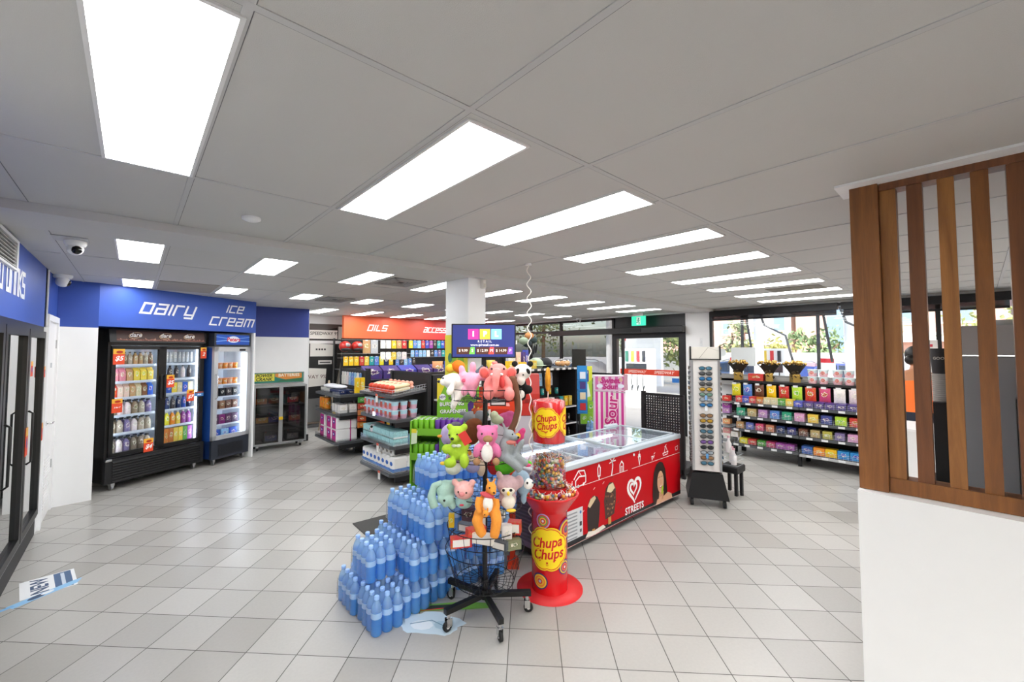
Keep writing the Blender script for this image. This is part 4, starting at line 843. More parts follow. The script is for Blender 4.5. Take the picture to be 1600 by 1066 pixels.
# lower tier
t = toy('penguin_plush', 'mauve and white plush bird with yellow beak in the lower basket', -.205, -.02, .97); blob([((0, 0, .02), (.055, .05, .045))], fur('mauve', '#a88aa0'), 'body', t); blob([((0, -.01, -.03), (.055, .05, .05))], fur('palegreen', '#d4d8cc'), 'belly', t); ball(t, 'beak', (-.065, -.03, .0), (.02, .012, .012), fur('yellow', '#f4c840'))
t = toy('unicorn_plush', 'cream and lilac plush with orange horn by the rack pole', -.07, .0, .96); blob([((0, 0, .03), (.05, .04, .035)), ((.04, 0, .05), (.025, .02, .03)), ((.045, 0, -.03), (.035, .03, .06))], fur('cream', '#d9cbb6'), 'body', t); blob([((-.01, -.02, -.02), (.05, .04, .04))], fur('lavender', '#8f8fb8'), 'mane', t); ball(t, 'horn', (-.03, -.01, .07), (.012, .01, .022), fur('beak', '#f0a040'))
t = toy('elephant_plush', 'mint green plush elephant flopped over the lower basket rim', -.24, -.13, .83)
mt = fur('mint', '#a9cbbf')
blob([((0, 0, 0), (.062, .055, .06)), ((.02, -.02, -.05), (.045, .04, .04)), ((.055, .0, .045), (.06, .03, .02), (0, -.2, 0)), ((.045, -.02, -.085), (.025, .025, .03)), ((-.02, -.03, -.045), (.03, .03, .03)), ((.0, -.03, -.075), (.02, .02, .025))], mt, 'body', t)
blob([('tube', [(-.02, -.02, .05), (-.07, -.02, .03), (-.085, -.03, -.03), (-.065, -.03, -.1)], [.018, .022, .028, .028])], mt, 'ear', t); ball(t, 'eye', (.0, -.065, -.045), .007, eye)
t = toy('pig_plush', 'pink plush pig in a teal shirt in the lower basket', -.12, -.20, .82)
pg = fur('pig', '#f0b8b4')
blob([((0, 0, .03), (.062, .055, .056)), ((-.055, -.01, .08), (.022, .014, .024), (0, -.5, 0)), ((.05, -.02, .08), (.022, .014, .024), (0, .6, 0))], pg, 'head', t); blob([((0, .01, -.04), (.055, .045, .045))], fur('tealy', '#9fc6c2'), 'body', t)
ball(t, 'snout', (-.008, -.056, .022), (.018, .01, .013), fur('snout', '#e08f90')); ball(t, 'eye', (-.03, -.05, .035), .005, eye); ball(t, 'eye', (.018, -.052, .03), .005, eye); ball(t, 'lips', (-.01, -.042, -.045), (.014, .006, .006), C_('#d0405a'))
t = toy('kangaroo_plush', 'orange plush kangaroo with joey in pouch hanging from the lower basket', .025, -.285, .80)
kg = fur('kanga', '#ee9a3c')
blob([((.022, 0, .09), (.034, .032, .032)), ((.035, -.03, .075), (.022, .02, .017)), ((.0, .005, .0), (.05, .04, .07)), ('tube', [(-.045, -.01, .04), (-.055, -.03, .0), (-.04, -.045, -.04)], [.022, .02, .016]), ('tube', [(.05, -.01, .03), (.06, -.02, -.01), (.045, -.03, -.04)], [.02, .018, .016]), ('tube', [(-.04, -.01, -.04), (-.06, -.03, -.09), (-.035, -.035, -.15), (-.02, -.035, -.17)], [.034, .032, .03, .024]), ('tube', [(.045, -.01, -.04), (.055, -.03, -.09), (.045, -.035, -.15), (.04, -.035, -.18)], [.034, .032, .03, .026]), ((.003, 0, .13), (.009, .007, .022), (0, -.3, 0)), ((.04, 0, .13), (.009, .007, .022), (0, .3, 0))], kg, 'body', t)
ball(t, 'belly', (.005, -.035, .01), (.03, .016, .05), w_); j = MB().ball((-.008, -.062, -.035), (.018, .016, .02), kg).ball((-.02, -.06, -.012), (.005, .004, .01), kg).ball((.004, -.06, -.012), (.005, .004, .01), kg).build('joey', t); MB().ball((-.012, -.078, -.035), .003, eye).build('eye', j)
ball(t, 'scarf', (-.0, -.02, .055), (.045, .03, .014), C_('#c8505a', .8), (0, .3, 0)); ball(t, 'eye', (.014, -.03, .1), .005, eye); ball(t, 'nose', (.04, -.05, .078), .006, eye)
t = toy('owl_plush', 'dusty pink plush owl with white face in the lower basket', .145, -.20, .84)
ow = fur('owl', '#c4a4a8')
blob([((0, 0, .04), (.07, .058, .06)), ((.0, .0, -.04), (.055, .05, .06)), ((-.05, 0, .1), (.02, .015, .028), (0, -.4, 0)), ((.07, 0, .06), (.03, .02, .04))], ow, 'body', t); blob([((-.0, -.04, .02), (.045, .025, .03)), ((.005, -.03, -.05), (.045, .03, .045))], fur('offwhite', '#e8e2d6'), 'face', t)
for x in (-.022, .022): ball(t, 'eye', (x-.003, -.065, .03), (.009, .006, .009), eye)
ball(t, 'beak', (.004, -.07, .012), (.009, .01, .013), fur('yellow', '#f4c840')); ball(t, 'foot', (.02, -.045, -.095), (.03, .015, .01), fur('yellow', '#f4c840'))
t = toy('parrot_plush', 'bright green and red plush wing spreading behind the owl', .13, -.03, .95); blob([((0, 0, 0), (.075, .05, .055)), ((.05, -.02, .02), (.05, .04, .035))], fur('green', '#5cc02c'), 'body', t); ball(t, 'wing', (-.07, 0, .0), (.045, .02, .06), C_('#a8202a', .8)); ball(t, 'flipper', (.14, -.02, .02), (.035, .015, .02), fur('green', '#5cc02c')); ball(t, 'flipper_lining', (.145, -.032, .012), (.024, .01, .012), C_('#e04a80'))
t = toy('penguin_plush', 'blue grey plush penguin leaning out over the basket side', .245, -.14, .87)
bg_ = fur('bluegrey', '#8fa6b8')
blob([((-.02, 0, .03), (.062, .055, .055)), ((.0, 0, -.02), (.045, .045, .05)), ((.0, -.02, -.08), (.02, .018, .04))], bg_, 'body', t); blob([((.028, -.035, .01), (.034, .026, .034))], w_, 'face', t); ball(t, 'eye', (.02, -.062, .022), (.006, .004, .008), eye); ball(t, 'beak', (.056, -.045, .02), (.013, .009, .006), C_('#5a6470'))
# ---- toy cartons in the fourth basket
rb = random.Random(4)
cart = [(-.215, -.03, .56, .035, .03, .085, '#f0c81e', 'yellow', 0), (-.14, -.17, .50, .13, .05, .06, '#c82a30', 'white and red', 12), (-.11, -.06, .545, .12, .045, .05, '#6a7078', 'clear fronted grey', -25), (-.05, -.15, .56, .12, .05, .05, '#d84038', 'white topped red', 28), (.0, -.19, .53, .13, .05, .055, '#e6e0da', 'white and red striped', -20),
        (.09, -.02, .52, .05, .05, .13, '#8a8f94', 'upright grey', 15), (.14, -.16, .54, .06, .05, .09, '#e9e4e2', 'white fronted', 5), (.19, -.12, .56, .08, .06, .075, '#cc2c2c', 'bright red', -10), (.10, -.20, .50, .10, .045, .05, '#4a5058', 'dark blue and grey', -30), (.18, -.18, .49, .09, .04, .06, '#7a7c5c', 'olive and grey', 22), (-.02, -.05, .51, .05, .04, .16, '#d2cdc8', 'tall white', 4), (.09, .10, .56, .08, .05, .05, '#8a9488', 'tilted green window', 35), (-.12, .12, .54, .09, .05, .09, '#5d3a4a', 'dark maroon', 10)]
for i, (x, y, z, w, d, h, c, cn, r) in enumerate(cart):
    o = m_box(w, d, h, pk if i % 2 else pk2).build('toy_carton', loc=RL(x, y, z), rot=RA+radians(r), color=c)
    if i % 3: MB().box(-w*.4, w*.4, -d/2-.001, -d/2, h*.15, h*.85, C_('#e7e4e0')).build('window_print', o)
    tag(o, '%s toy car carton in the wire basket under the kangaroo' % cn, 'carton', 'toy cartons in the fourth basket')
# ------------------------------------------------------------------ lollipop tower
CX_, CY_ = 2.295, 2.09
red = mat('lollipop_red', '#d4181f', .25, coat=.4); redb = mat('floor_disc_red', '#d9272a', .5)
ct = thing('lollipop_tower', 'tall red and yellow round lollipop tower display', 'display', (CX_, CY_, 0), RA)
MB().lathe([(.235, 0), (.235, .004), (.10, .006)], redb, 48).build('floor_disc', ct)
R1 = .128
MB().lathe([(R1, .004), (R1, .60), (.14, .61)], red, 40).build('lower_tube', ct)
bw = [(R1+.004, .56), (.15, .585), (.165, .62), (.20, .665), (.205, .68), (.197, .68), (.17, .64), (.1, .635)]
m = MB(); n = 48; vs = []
for r, z in bw:
    for i in range(n): a_ = 2*pi*i/n; s = 1+(.05*abs(sin(4*a_)) if z > .61 and r > .16 else 0); vs.append((r*s*cos(a_), r*s*sin(a_), z))
m.add(vs, [[j*n+i, j*n+(i+1) % n, (j+1)*n+(i+1) % n, (j+1)*n+i] for j in range(len(bw)-1) for i in range(n)], red, True); m.build('bowl', ct)
acr = glass('clear_acrylic', (.96, .97, .98), .06)
R2 = .12
MB().lathe([(R2, .68), (R2, 1.34)], acr, 40, cap=False).build('clear_tube', ct)
MB().lathe([(R2+.004, .685), (R2+.004, .72)], red, 40, cap=False).build('collar', ct)
MB().lathe([(R2-.004, 1.04), (R2-.004, 1.33), (R2-.02, 1.335)], red, 40).build('upper_drum', ct)
MB().tube([(-.005, 0, 1.335), (-.005, 0, 1.42)], .004, C_('#e8e8e0')).build('lolly_stick', ct)
MB().lathe([(.012, 1.40), (.02, 1.43), (.022, 1.5), (.014, 1.56), (.006, 1.575)], mat('foil_gold_wrapper', '#d8962c', .25, metal=.5, noise=.5, nscale=40), 12, M=Matrix.Translation((-.005, 0, 0))).build('prop_lolly', ct)
def cyl_fn(R): return lambda u, v, d: ((R+.001+d)*sin(u/R), -(R+.001+d)*cos(u/R), v)
def flower(a, u, v, r, txt=.5):
    f = lambda q_: 1+.09*abs(sin(4*q_))**.7
    a.ell(u, v, r*1.06, r*1.06, '#f7d21c', 64, fn=f); a.ell(u, v, r*1.0, r*1.0, '#d8201f', 64, fn=f); a.ell(u, v, r*.96, r*.96, '#fbdc1e', 64, fn=f)
    a.text('Chupa', u-.06*r, v+r*.3, r*.72, '#cf1420', shear=.3, bold=.022, rot=.12, sx=.86); a.text('Chups', u+.02*r, v-r*.28, r*.72, '#cf1420', shear=.3, bold=.022, rot=.12, sx=.86)
    a.line([(u-.35*r, v-.62*r), (u, v-.70*r), (u+.4*r, v-.55*r)], r*.07, '#cf1420'); a.text('®', u, v-.8*r, r*.16, '#cf1420')
class CArt(Art):
    curved = True
    def ell(s, u, v, ru, rv, col, n=24, rot=0, m=None, fn=None):
        d = s.k*s.step; s.k += 1; K = max(2, int(ru/.011)); vs = [s.fn(u, v, d)]
        for j in range(1, K+1):
            for i in range(n):
                a = 2*pi*i/n; q = (fn(a) if fn else 1)*j/K; vs.append(s.fn(u+ru*q*cos(a), v+rv*q*sin(a), d))
        fs = [[0, i+1, (i+1) % n+1] for i in range(n)]+[[1+j*n+i, 1+(j+1)*n+i, 1+(j+1)*n+(i+1) % n, 1+j*n+(i+1) % n] for j in range(K-1) for i in range(n)]
        s.mb.add(vs, fs, m or C_(col, .4)); return s
    def text(s, t, u, v, size, col, **k): s.k += 3; Art.text(s, t, u, v, size, col, **k); s.k -= 4; return s
    def line(s, pts, w, col, up=True): s.k += 3; Art.line(s, pts, w, col, False); s.k -= 3; return s
a = CArt(cyl_fn(R2), .0004); flower(a, -.035, 1.19, .094); flower(a, .165, 1.19, .094); flower(a, -.24, 1.19, .094); a.build('drum_print', ct)
a = CArt(cyl_fn(R1), .0003)
def swirl(u, v, r, cols):
    for i, c in enumerate(cols): a.ell(u, v, r*(1-i/len(cols)), r*(1-i/len(cols)), c, 28)
swirl(-.06, .51, .05, ['#b49ad0', '#d8372c', '#5a9a4a', '#f0a33c', '#c8303c', '#e8d8e8']); swirl(.125, .44, .075, ['#7a2a78', '#e2d23a', '#c8303c', '#e87a3c', '#7a3a90', '#6a9a3c']); swirl(.10, .19, .05, ['#5a2a78', '#e0c83a', '#7a3a88', '#e86a3c', '#b83a4c', '#f0e0e8']); swirl(-.08, .10, .055, ['#3a2a68', '#f0c83a', '#e87a2c', '#e0b83a', '#c83a30', '#9ac4e0'])
flower(a, -.03, .325, .132); a.build('tube_print', ct)
def pops(n, spread, zr, seed, name, label, r0=.0):
    r = random.Random(seed); m = MB(); cols = ['#c8702c', '#b83a30', '#7a8a4a', '#d89a3c', '#e0b040', '#8a4a80', '#d86a70', '#4a6a7a', '#e8e0d0']
    for i in range(n):
        a_ = r.random()*2*pi; q_ = r0+(spread-r0)*sqrt(r.random()); z = zr[0]+(zr[1]-zr[0])*r.random(); c = (q_*cos(a_), q_*sin(a_), z)
        m.ball(c, .0125, C_(r.choice(cols), .3), 6, 4)
        d = Vector((r.uniform(-1, 1), r.uniform(-1, 1), r.uniform(-.2, 1))).normalized()*.045
        e = Vector(c)+d
        if math.hypot(e.x, e.y) < spread+.012: m.tube([c, tuple(e)], .0016, C_('#f2f0ea'), 3)
    o = m.build(name, loc=(CX_, CY_, 0)); o['kind'] = 'stuff'; return tag(o, label, 'lollipops')
pops(760, .104, (.73, .93), 5, 'lollipops', 'heap of wrapped lollipops filling the clear tube of the tower')
pops(190, .185, (.665, .705), 6, 'lollipops', 'loose lollipops lying in the red bowl round the tower', r0=.125)
# ------------------------------------------------------------------ red Streets chest freezer
fz = thing('chest_freezer', 'long red glass topped ice cream chest freezer with heart logo', 'freezer', (2.45, 2.31, 0))
LX, LY, T_ = 2.31, .78, .735; fred = mat('freezer_red', '#c00d18', .4); fred.node_tree.nodes['Principled BSDF'].inputs['Specular IOR Level'].default_value = .15; rim = mat('freezer_rim', '#b9c3cb', .35); wl = mat('freezer_white_liner', '#dfe7f2', .45)
MB().box(0, LX, 0, .02, .1, T_-.05, fred).box(0, LX, LY-.02, LY, .1, T_-.05, fred).box(0, .02, .02, LY-.02, .1, T_-.05, C_('#7c7086')).box(LX-.02, LX, .02, LY-.02, .1, T_-.05, fred).box(0, LX, -.001, LY, .06, .1, blackp).build('body', fz)
MB().box(.02, LX-.02, .02, .07, .3, T_-.05, wl).box(.02, LX-.02, LY-.07, LY-.02, .3, T_-.05, wl).box(.02, .07, .07, LY-.07, .3, T_-.05, wl).box(LX-.07, LX-.02, .07, LY-.07, .3, T_-.05, wl).box(.02, LX-.02, .02, LY-.02, .34, .36, wl).build('liner', fz)
MB().box(.3, LX-.3, .07, .08, T_-.09, T_-.07, led).build('light_strip', fz); MB().box(.3, LX-.3, LY-.08, LY-.07, T_-.09, T_-.07, led).build('light_strip', fz)  # strips added under the rim to brighten the freezer's inside
m = MB().box(-.01, LX+.01, -.012, .045, T_-.05, T_, rim, ch=.008).box(-.01, LX+.01, LY-.045, LY+.012, T_-.05, T_, rim, ch=.008).box(-.01, .05, .0, LY, T_-.05, T_, rim, ch=.008).box(LX-.05, LX+.01, .0, LY, T_-.05, T_, rim, ch=.008)
m.build('rim', fz)
fg = glass('freezer_lid_glass', (.97, .98, .99), .12)
for x0, x1, z in ((.05, 1.22, T_-.006), (1.16, LX-.05, T_+.006)):
    l = MB().box(x0, x1, .04, .055, z-.006, z+.006, rim).box(x0, x1, LY-.055, LY-.04, z-.006, z+.006, rim).box(x0, x0+.03, .04, LY-.04, z-.006, z+.008, rim).box(x1-.03, x1, .04, LY-.04, z-.006, z+.008, rim).box((x0+x1)/2-.008, (x0+x1)/2+.008, .05, LY-.05, z-.003, z+.006, rim).build('sliding_lid', fz)
    MB().box(x0+.03, x1-.03, .055, LY-.055, z-.001, z+.002, fg).build('lid_glass', l)
MB().box(1.14, 1.25, .3, .48, T_+.012, T_+.03, rim, ch=.006).build('lid_handle', fz)
MB().box(LX-.35, LX-.1, LY-.03, LY+.02, T_, T_+.035, rim, ch=.01).build('hinge_housing', fz)
MB().cyl((1.34, -.002, .655), .014, .006, C_('#e8eef2'), 16, 'y').build('lock', fz)
m = MB()
for i in range(12): m.box(-.006, 0, .1, .6, .15+i*.03, .165+i*.03, C_('#5d5468'))
m.build('end_grille', fz)
for x in (.15, LX-.15):
    for y in (.1, LY-.1): MB().cyl((x-.015, y, .035), .035, .03, blackp, 14, 'x').box(x-.02, x+.02, y-.02, y+.02, .06, .09, steel).build('caster', fz)
a = Art(front(0), .0001); Wt = '#f4f0ee'
a.rect(0, LX, .055, .11, '#c4151f', m=fred)
_f0 = a.fn; a.fn = lambda u, v, d: _f0(u-.015, (v-.12)*1.05+.055, d)
# vent panel
a.rect(.27, .53, .125, .40, '#cfd3d6'); 
for i in range(9): a.rect(.28, .455, .14+i*.028, .152+i*.028, '#8f9499', up=False)
a.k += 1; a.ell(.50, .36, .013, .013, '#2f6fb0', 16); a.rect(.485, .515, .25, .285, '#3a3d40'); a.rect(.487, .513, .20, .225, '#5a5d60'); a.line([(.5, .335), (.5, .29)], .004, '#9a9da0')
def wl_(pts, w=.0115): a.line(pts, w, Wt, up=False)
a.fn = _f0; g0 = .525
wl_([(.2, g0), (.42, g0)], .005); wl_([(.55, g0), (1.22, g0)], .004); wl_([(1.3, g0), (2.3, g0)], .004)
# music notes, van, ice lolly, palm, beach hut, cone, ... boat
wl_([(.25, .56), (.25, .61), (.29, .62), (.29, .57)], .007); wl_([(.31, .56), (.33, .58)], .006)
wl_([(.42, .53), (.42, .58), (.47, .61), (.56, .60), (.56, .55), (.52, .53), (.42, .53)]); wl_([(.40, .60), (.46, .66), (.54, .65), (.56, .60)]); wl_([(.46, .66), (.50, .61)], .006); a.ell(.455, .53, .014, .014, Wt, 12); a.ell(.53, .535, .014, .014, Wt, 12)
wl_([(.74, .56), (.735, .63), (.755, .66), (.775, .63), (.77, .56), (.74, .56)]); wl_([(.755, .56), (.755, .53)], .012)
wl_([(1.0-.05, .53), (.97, .60), (.965, .66)], .014); 
for dx, dz in ((-.045, -.01), (-.03, .025), (.035, .03), (.05, .0), (.01, -.035)): wl_([(.965, .655), (.965+dx, .655+dz)], .01)
wl_([(1.09, .53), (1.09, .60), (1.12, .63), (1.15, .60), (1.15, .53)]); wl_([(1.11, .53), (1.11, .58), (1.13, .58), (1.13, .53)], .006)
wl_([(1.42, .62), (1.44, .54), (1.46, .62), (1.42, .62)]); a.ell(1.44, .635, .02, .018, Wt, 12); wl_([(1.44, .66), (1.45, .675)], .006)
wl_([(1.68, .58), (1.69, .545), (1.71, .58), (1.68, .58)], .008); wl_([(1.73, .6), (1.75, .61)], .006); wl_([(1.72, .56), (1.735, .585)], .008)
wl_([(1.93, .55), (2.02, .555), (2.035, .58), (1.92, .575), (1.93, .55)], .008); wl_([(1.95, .58), (1.98, .65), (2.02, .585)], .008); wl_([(1.96, .64), (2.0, .66)], .006)
wl_([(2.2, .60), (2.26, .61), (2.255, .57), (2.21, .565), (2.2, .60)], .006); a.k += 1
a.fn = lambda u, v, d: _f0(u-.035, (v-.12)*1.08+.06, d)
# heart logo
def heart(cu, cv, s, w, k):
    pts = []
    for i in range(33):
        q_ = -pi*.93+2*pi*.88*i/32; x = 16*sin(q_)**3; y = 13*cos(q_)-5*cos(2*q_)-2*cos(3*q_)-cos(4*q_); pts.append((cu+x*s/17, cv+y*s/17))
    a.line(pts, [w*(.6+.6*abs(sin(t_/32*pi*2))) for t_ in range(33)], Wt)
heart(1.375, .36, .125, .026, 0); heart(1.36, .37, .062, .022, 1); a.k += 1
a.text('STREETS', 1.375, .185, .085, Wt, bold=.03, spacing=1.08); a.text('®', 1.53, .21, .025, Wt)
a.fn = lambda u, v, d: _f0(u-.015, (v-.12)*1.08+.06, d)
# two coated ice creams on sticks
a.poly([(.60, .16), (.75, .16), (.77, .26), (.78, .36), (.74, .42), (.68, .44), (.62, .41), (.59, .34), (.59, .25)], '#2a1a16'); a.poly([(.60, .37), (.64, .42), (.70, .435), (.72, .41), (.68, .38), (.63, .35)], '#d9c29a'); a.rect(.66, .70, .12, .17, '#c89650')
a.poly([(.86, .20), (1.0, .22), (1.03, .33), (1.03, .43), (.99, .49), (.93, .50), (.87, .46), (.84, .36)], '#4a2c22')
r_ = random.Random(9)
for i in range(26): a.ell(.87+r_.random()*.14, .24+r_.random()*.2, .012, .009, r_.choice(['#8a5a3c', '#b98a5c', '#2a1812']), 7, rot=r_.random()*3)
a.poly([(.88, .43), (.91, .48), (.98, .49), (1.01, .44), (.95, .41)], '#e2cfa6'); a.rect(.90, .945, .15, .21, '#d09a50'); a.poly([(.56, .13), (.70, .12), (.86, .14), (.82, .17), (.68, .155), (.6, .17)], '#f0e6d8')
for u, v in ((.52, .34), (.68, .49), (.82, .51), (1.05, .30), (1.1, .24), (.96, .53)): a.line([(u, v), (u+.02, v+.012)], .007, '#e8b8b0' if u < .9 else '#3a1412')
# the portrait: dark-haired smiling woman with a green ice lolly
hr = '#2c1a14'; sk_ = '#d9a684'
a.poly([(1.72, .12), (1.70, .22), (1.71, .34), (1.73, .44), (1.78, .51), (1.85, .53), (1.92, .51), (1.97, .44), (1.99, .34), (2.01, .22), (2.0, .12)], hr); a.poly([(1.76, .12), (1.79, .17), (1.90, .17), (2.02, .20), (2.10, .17), (2.12, .12)], sk_); a.poly([(1.83, .15), (1.92, .15), (1.93, .23), (1.83, .23)], '#c8926f')
a.ell(1.865, .33, .068, .105, sk_, 28); a.poly([(1.79, .35), (1.80, .45), (1.86, .49), (1.93, .46), (1.94, .38), (1.91, .43), (1.85, .45), (1.81, .42)], hr)
for u in (1.838, 1.892): a.ell(u, .358, .014, .006, '#f2e6dc', 12); a.ell(u, .358, .006, .006, '#2a1a14', 10); a.line([(u-.018, .377), (u+.016, .38)], .004, hr)
a.line([(1.868, .35), (1.873, .318), (1.862, .314)], .004, '#b87a5a'); a.ell(1.868, .283, .028, .012, '#b8434a', 14); a.ell(1.868, .286, .022, .006, '#fbf6f0', 12)
a.poly([(1.875, .19), (1.905, .20), (1.925, .27), (1.905, .285), (1.885, .27)], '#a9c82c'); a.poly([(1.80, .12), (1.83, .20), (1.87, .21), (1.89, .18), (1.86, .12)], sk_)
for i in range(3): a.line([(1.845+i*.013, .19), (1.87+i*.013, .205)], .009, '#c8926f', up=False)
a.line([(.3, .118), (1.3, .135), (2.3, .12)], .003, '#f0dcd8')
a.build('printed_front', fz)
# ice creams inside the freezer, in wire baskets
r_ = random.Random(3)
for bx in range(5):
    for by in range(2):
        x0, y0 = 2.45+.09+bx*.435, 2.31+.09+by*.31; w, d = .40, .28
        m = MB()
        for z in (.40, .5, .58): m.tube([(0, 0, z), (w, 0, z), (w, d, z), (0, d, z)], .002, wire, 4, True)
        for i in range(9): m.tube([(w*i/8, 0, .58), (w*i/8, 0, .42), (w*i/8, d, .42), (w*i/8, d, .58)], .0018, wire, 4)
        bn = 'basket number'; 
        tag(m.build('freezer_basket', loc=(x0, y0, 0)), 'white wire basket in the red chest freezer, %s from the lollipop tower, %s side' % (ORD[bx], 'aisle' if by == 0 else 'far'), 'basket', 'wire baskets inside the chest freezer')
        c = r_.choice(['#cc2f36', '#9c4aa0', '#b9a06a', '#e6c24c', '#5b8fd0', '#5aa03c', '#d04a7a', '#e8a070'])
        for i in range(3):
            for j in range(2):
                for kz in range(2):
                    if r_.random() < .15 and kz: continue
                    o = prod('icp', lambda: m_pouch(.11, .035, .16), 'ice_cream_wrapper', (x0+.07+i*.13, y0+.02+j*.13, .44+.03*kz), c, '%s wrapped ice cream in freezer basket %s, %s side' % (CN.get(c, 'printed'), ORD[bx], 'aisle' if by == 0 else 'far'), 'ice cream', 'wrapped ice creams in freezer basket %s %s' % (ORD[bx], by))
                    o.rotation_euler = (radians(-90+r_.uniform(-12, 12)), r_.uniform(-.1, .1), r_.uniform(-.5, .5))
# ------------------------------------------------------------------ sunglasses stand
SA = radians(-62)
st = thing('sunglasses_stand', 'tall white sunglasses tower on a black wheeled base', 'display stand', (4.885, 2.07, 0), SA)
b = MB(); w0, w1, h0, h1 = .205, .15, .09, .355
b.add([(-w0, -w0, h0), (w0, -w0, h0), (w0, w0, h0), (-w0, w0, h0), (-w1, -w1, h1), (w1, -w1, h1), (w1, w1, h1), (-w1, w1, h1)], [[0, 3, 2, 1], [4, 5, 6, 7], [0, 1, 5, 4], [1, 2, 6, 5], [2, 3, 7, 6], [3, 0, 4, 7]], blackm); b.build('base', st)
for sx in (-1, 1):
    for sy in (-1, 1): MB().cyl((sx*.16-.015, sy*.16, .045), .042, .03, blackp, 14, 'x').build('caster', st)
twm = mat('tower_white', '#dddbd8', .45)
MB().cyl((0, 0, .355), .12, .02, blackp, 20).box(-.135, .135, -.135, .135, .375, 1.60, twm).build('tower', st)
for sx in (-1, 1):
    for sy in (-1, 1): MB().box(sx*.135-.012, sx*.135+.012, sy*.135-.012, sy*.135+.012, .375, 1.60, steel).build('corner_post', st)
hd = MB().box(-.15, .15, -.15, .15, 1.60, 1.735, C_('#cfccc4')).box(-.157, -.14, -.157, -.14, 1.59, 1.745, blackp).box(.14, .157, -.157, -.14, 1.59, 1.745, blackp).box(-.157, .157, -.157, -.15, 1.595, 1.605, blackp).build('header', st)
a = Art(front(-.15)); a.line([(-.06, 1.61), (.03, 1.73)], .004, '#8a877f'); a.line([(.03, 1.73), (.14, 1.69)], .003, '#a5a299'); a.build('mirror_line', hd)
def shades(c1):
    m = MB()
    for s in (-1, 1):
        m.ball((s*.034, 0, 0), (.029, .006, .019), tintg, 12, 8)
        m.tube([(s*.034+.031*cos(q_*pi/6)*1, -.002, .021*sin(q_*pi/6)) for q_ in range(12)], .0028, C_('#1e1e20', .3), 4, True)
        m.tube([(s*.066, 0, .008), (s*.072, .03, .01), (s*.07, .1, .0)], .0022, C_('#1e1e20', .3), 4)
    m.tube([(-.01, 0, .006), (0, -.004, .009), (.01, 0, .006)], .0025, C_('#1e1e20', .3), 4)
    return m
SHC = {'#3f6f86': 'blue', '#4a4c4e': 'grey', '#b08a2c': 'amber', '#2c6a9c': 'mirror blue', '#6a8a7c': 'green', '#222528': 'black', '#6a4a8c': 'violet', '#8a6a4a': 'brown', '#9aa4ac': 'silver'}
fcols = ['#3f6f86', '#4a4c4e', '#2c6a9c', '#4a4c4e', '#b08a2c', '#6a8a7c', '#9aa4ac', '#2c6a9c', None, '#8a6a4a', '#b08a2c', '#222528', '#3f6f86', '#4a4c4e', '#6a4a8c', '#222528', '#9aa4ac', '#8a6a4a', '#3f6f86']
for face, (dx, dy, rz, nm) in enumerate(((0, -1, 0, 'aisle face'), (-1, 0, -pi/2, 'freezer face'), (1, 0, pi/2, 'window face'))):
    for i in range(19):
        c = fcols[i] if face == 0 else random.Random(i+face*50).choice(list(SHC))
        if c is None: continue
        z = 1.50-i*.0575
        for col in ((0,) if face == 0 else (-.062, .062) if face == 2 else (0,)):
            p = Matrix.Rotation(SA, 4, 'Z') @ Vector((dx*.16+(col if dy else 0), dy*.16+(col*1.0 if dx else 0), 0))
            o = prod('shades', lambda: shades(0), 'sunglasses', (4.885+p.x, 2.07+p.y, z), c, '%s lensed sunglasses, %s pair down the %s of the tower%s' % (SHC[c], ORD[i], nm, '' if col == 0 else ', %s column' % ('inner' if col < 0 else 'outer')), 'sunglasses', 'sunglasses on the white tower', SA+rz+random.uniform(-.06, .06))
            if col: o.scale = (.8, .8, .8)
tg = 0
for i in (5, 7, 16): 
    p = Matrix.Rotation(SA, 4, 'Z') @ Vector((.0, -.17, 0)); tag(MB().box(-.012, .012, -.002, .002, -.05, 0, C_(('#7aa8d8', '#dfe6ee', '#5c9ad0')[tg])).build('swing_ticket', loc=(4.885+p.x, 2.07+p.y, 1.49-i*.0575), rot=SA), 'small %s swing ticket on the sunglasses %s down the tower' % (('blue', 'white', 'sky blue')[tg], ORD[i]), 'ticket'); tg += 1
tag(MB().box(-.05, .05, -.012, .012, 0, .09, acr).build('card_holder', loc=(4.9, 2.1, 1.746), rot=.4), 'clear plastic card holder on top of the sunglasses tower', 'holder')
# little bottle stand behind the sunglasses
t = thing('floor_stand', 'low black stand with clear bin behind the sunglasses tower', 'stand', (5.32, 1.95, 0), 0)
MB().box(-.12, .12, -.1, .1, .28, .36, blackp, ch=.01).box(-.1, -.06, -.08, -.05, .03, .28, blackp).box(.06, .1, -.08, -.05, .03, .28, blackp).box(.06, .1, .05, .08, .03, .28, blackp).build('base', t); MB().cyl((.08, -.065, 0), .02, .03, blackp, 10).build('foot', t)
m = MB()
for z in (.37, .43, .49): m.tube([(-.1, -.09, z), (.1, -.09, z), (.1, .09, z), (-.1, .09, z)], .002, wire, 4, True)
m.build('wire_bin', t)
for i, (x, y, z) in enumerate(((-.04, -.03, .37), (.05, .02, .37), (-.02, .03, .50))):
    prod('sb', lambda: MB().lathe([(.03, 0), (.032, .1), (.014, .14), (.012, .17)], C_('#e8e4e6', .3), 12), 'sanitiser_bottle', (5.32+x, 1.95+y, z), '#ffffff', 'white pump bottle in the bin behind the sunglasses tower, %s one' % ('lower', 'middle', 'upper')[i], 'bottle', 'bottles behind the sunglasses tower', 0, [('cap', lambda: MB().cyl((0, 0, .17), .015, .02, C_('#d8a8b4'), 10))])
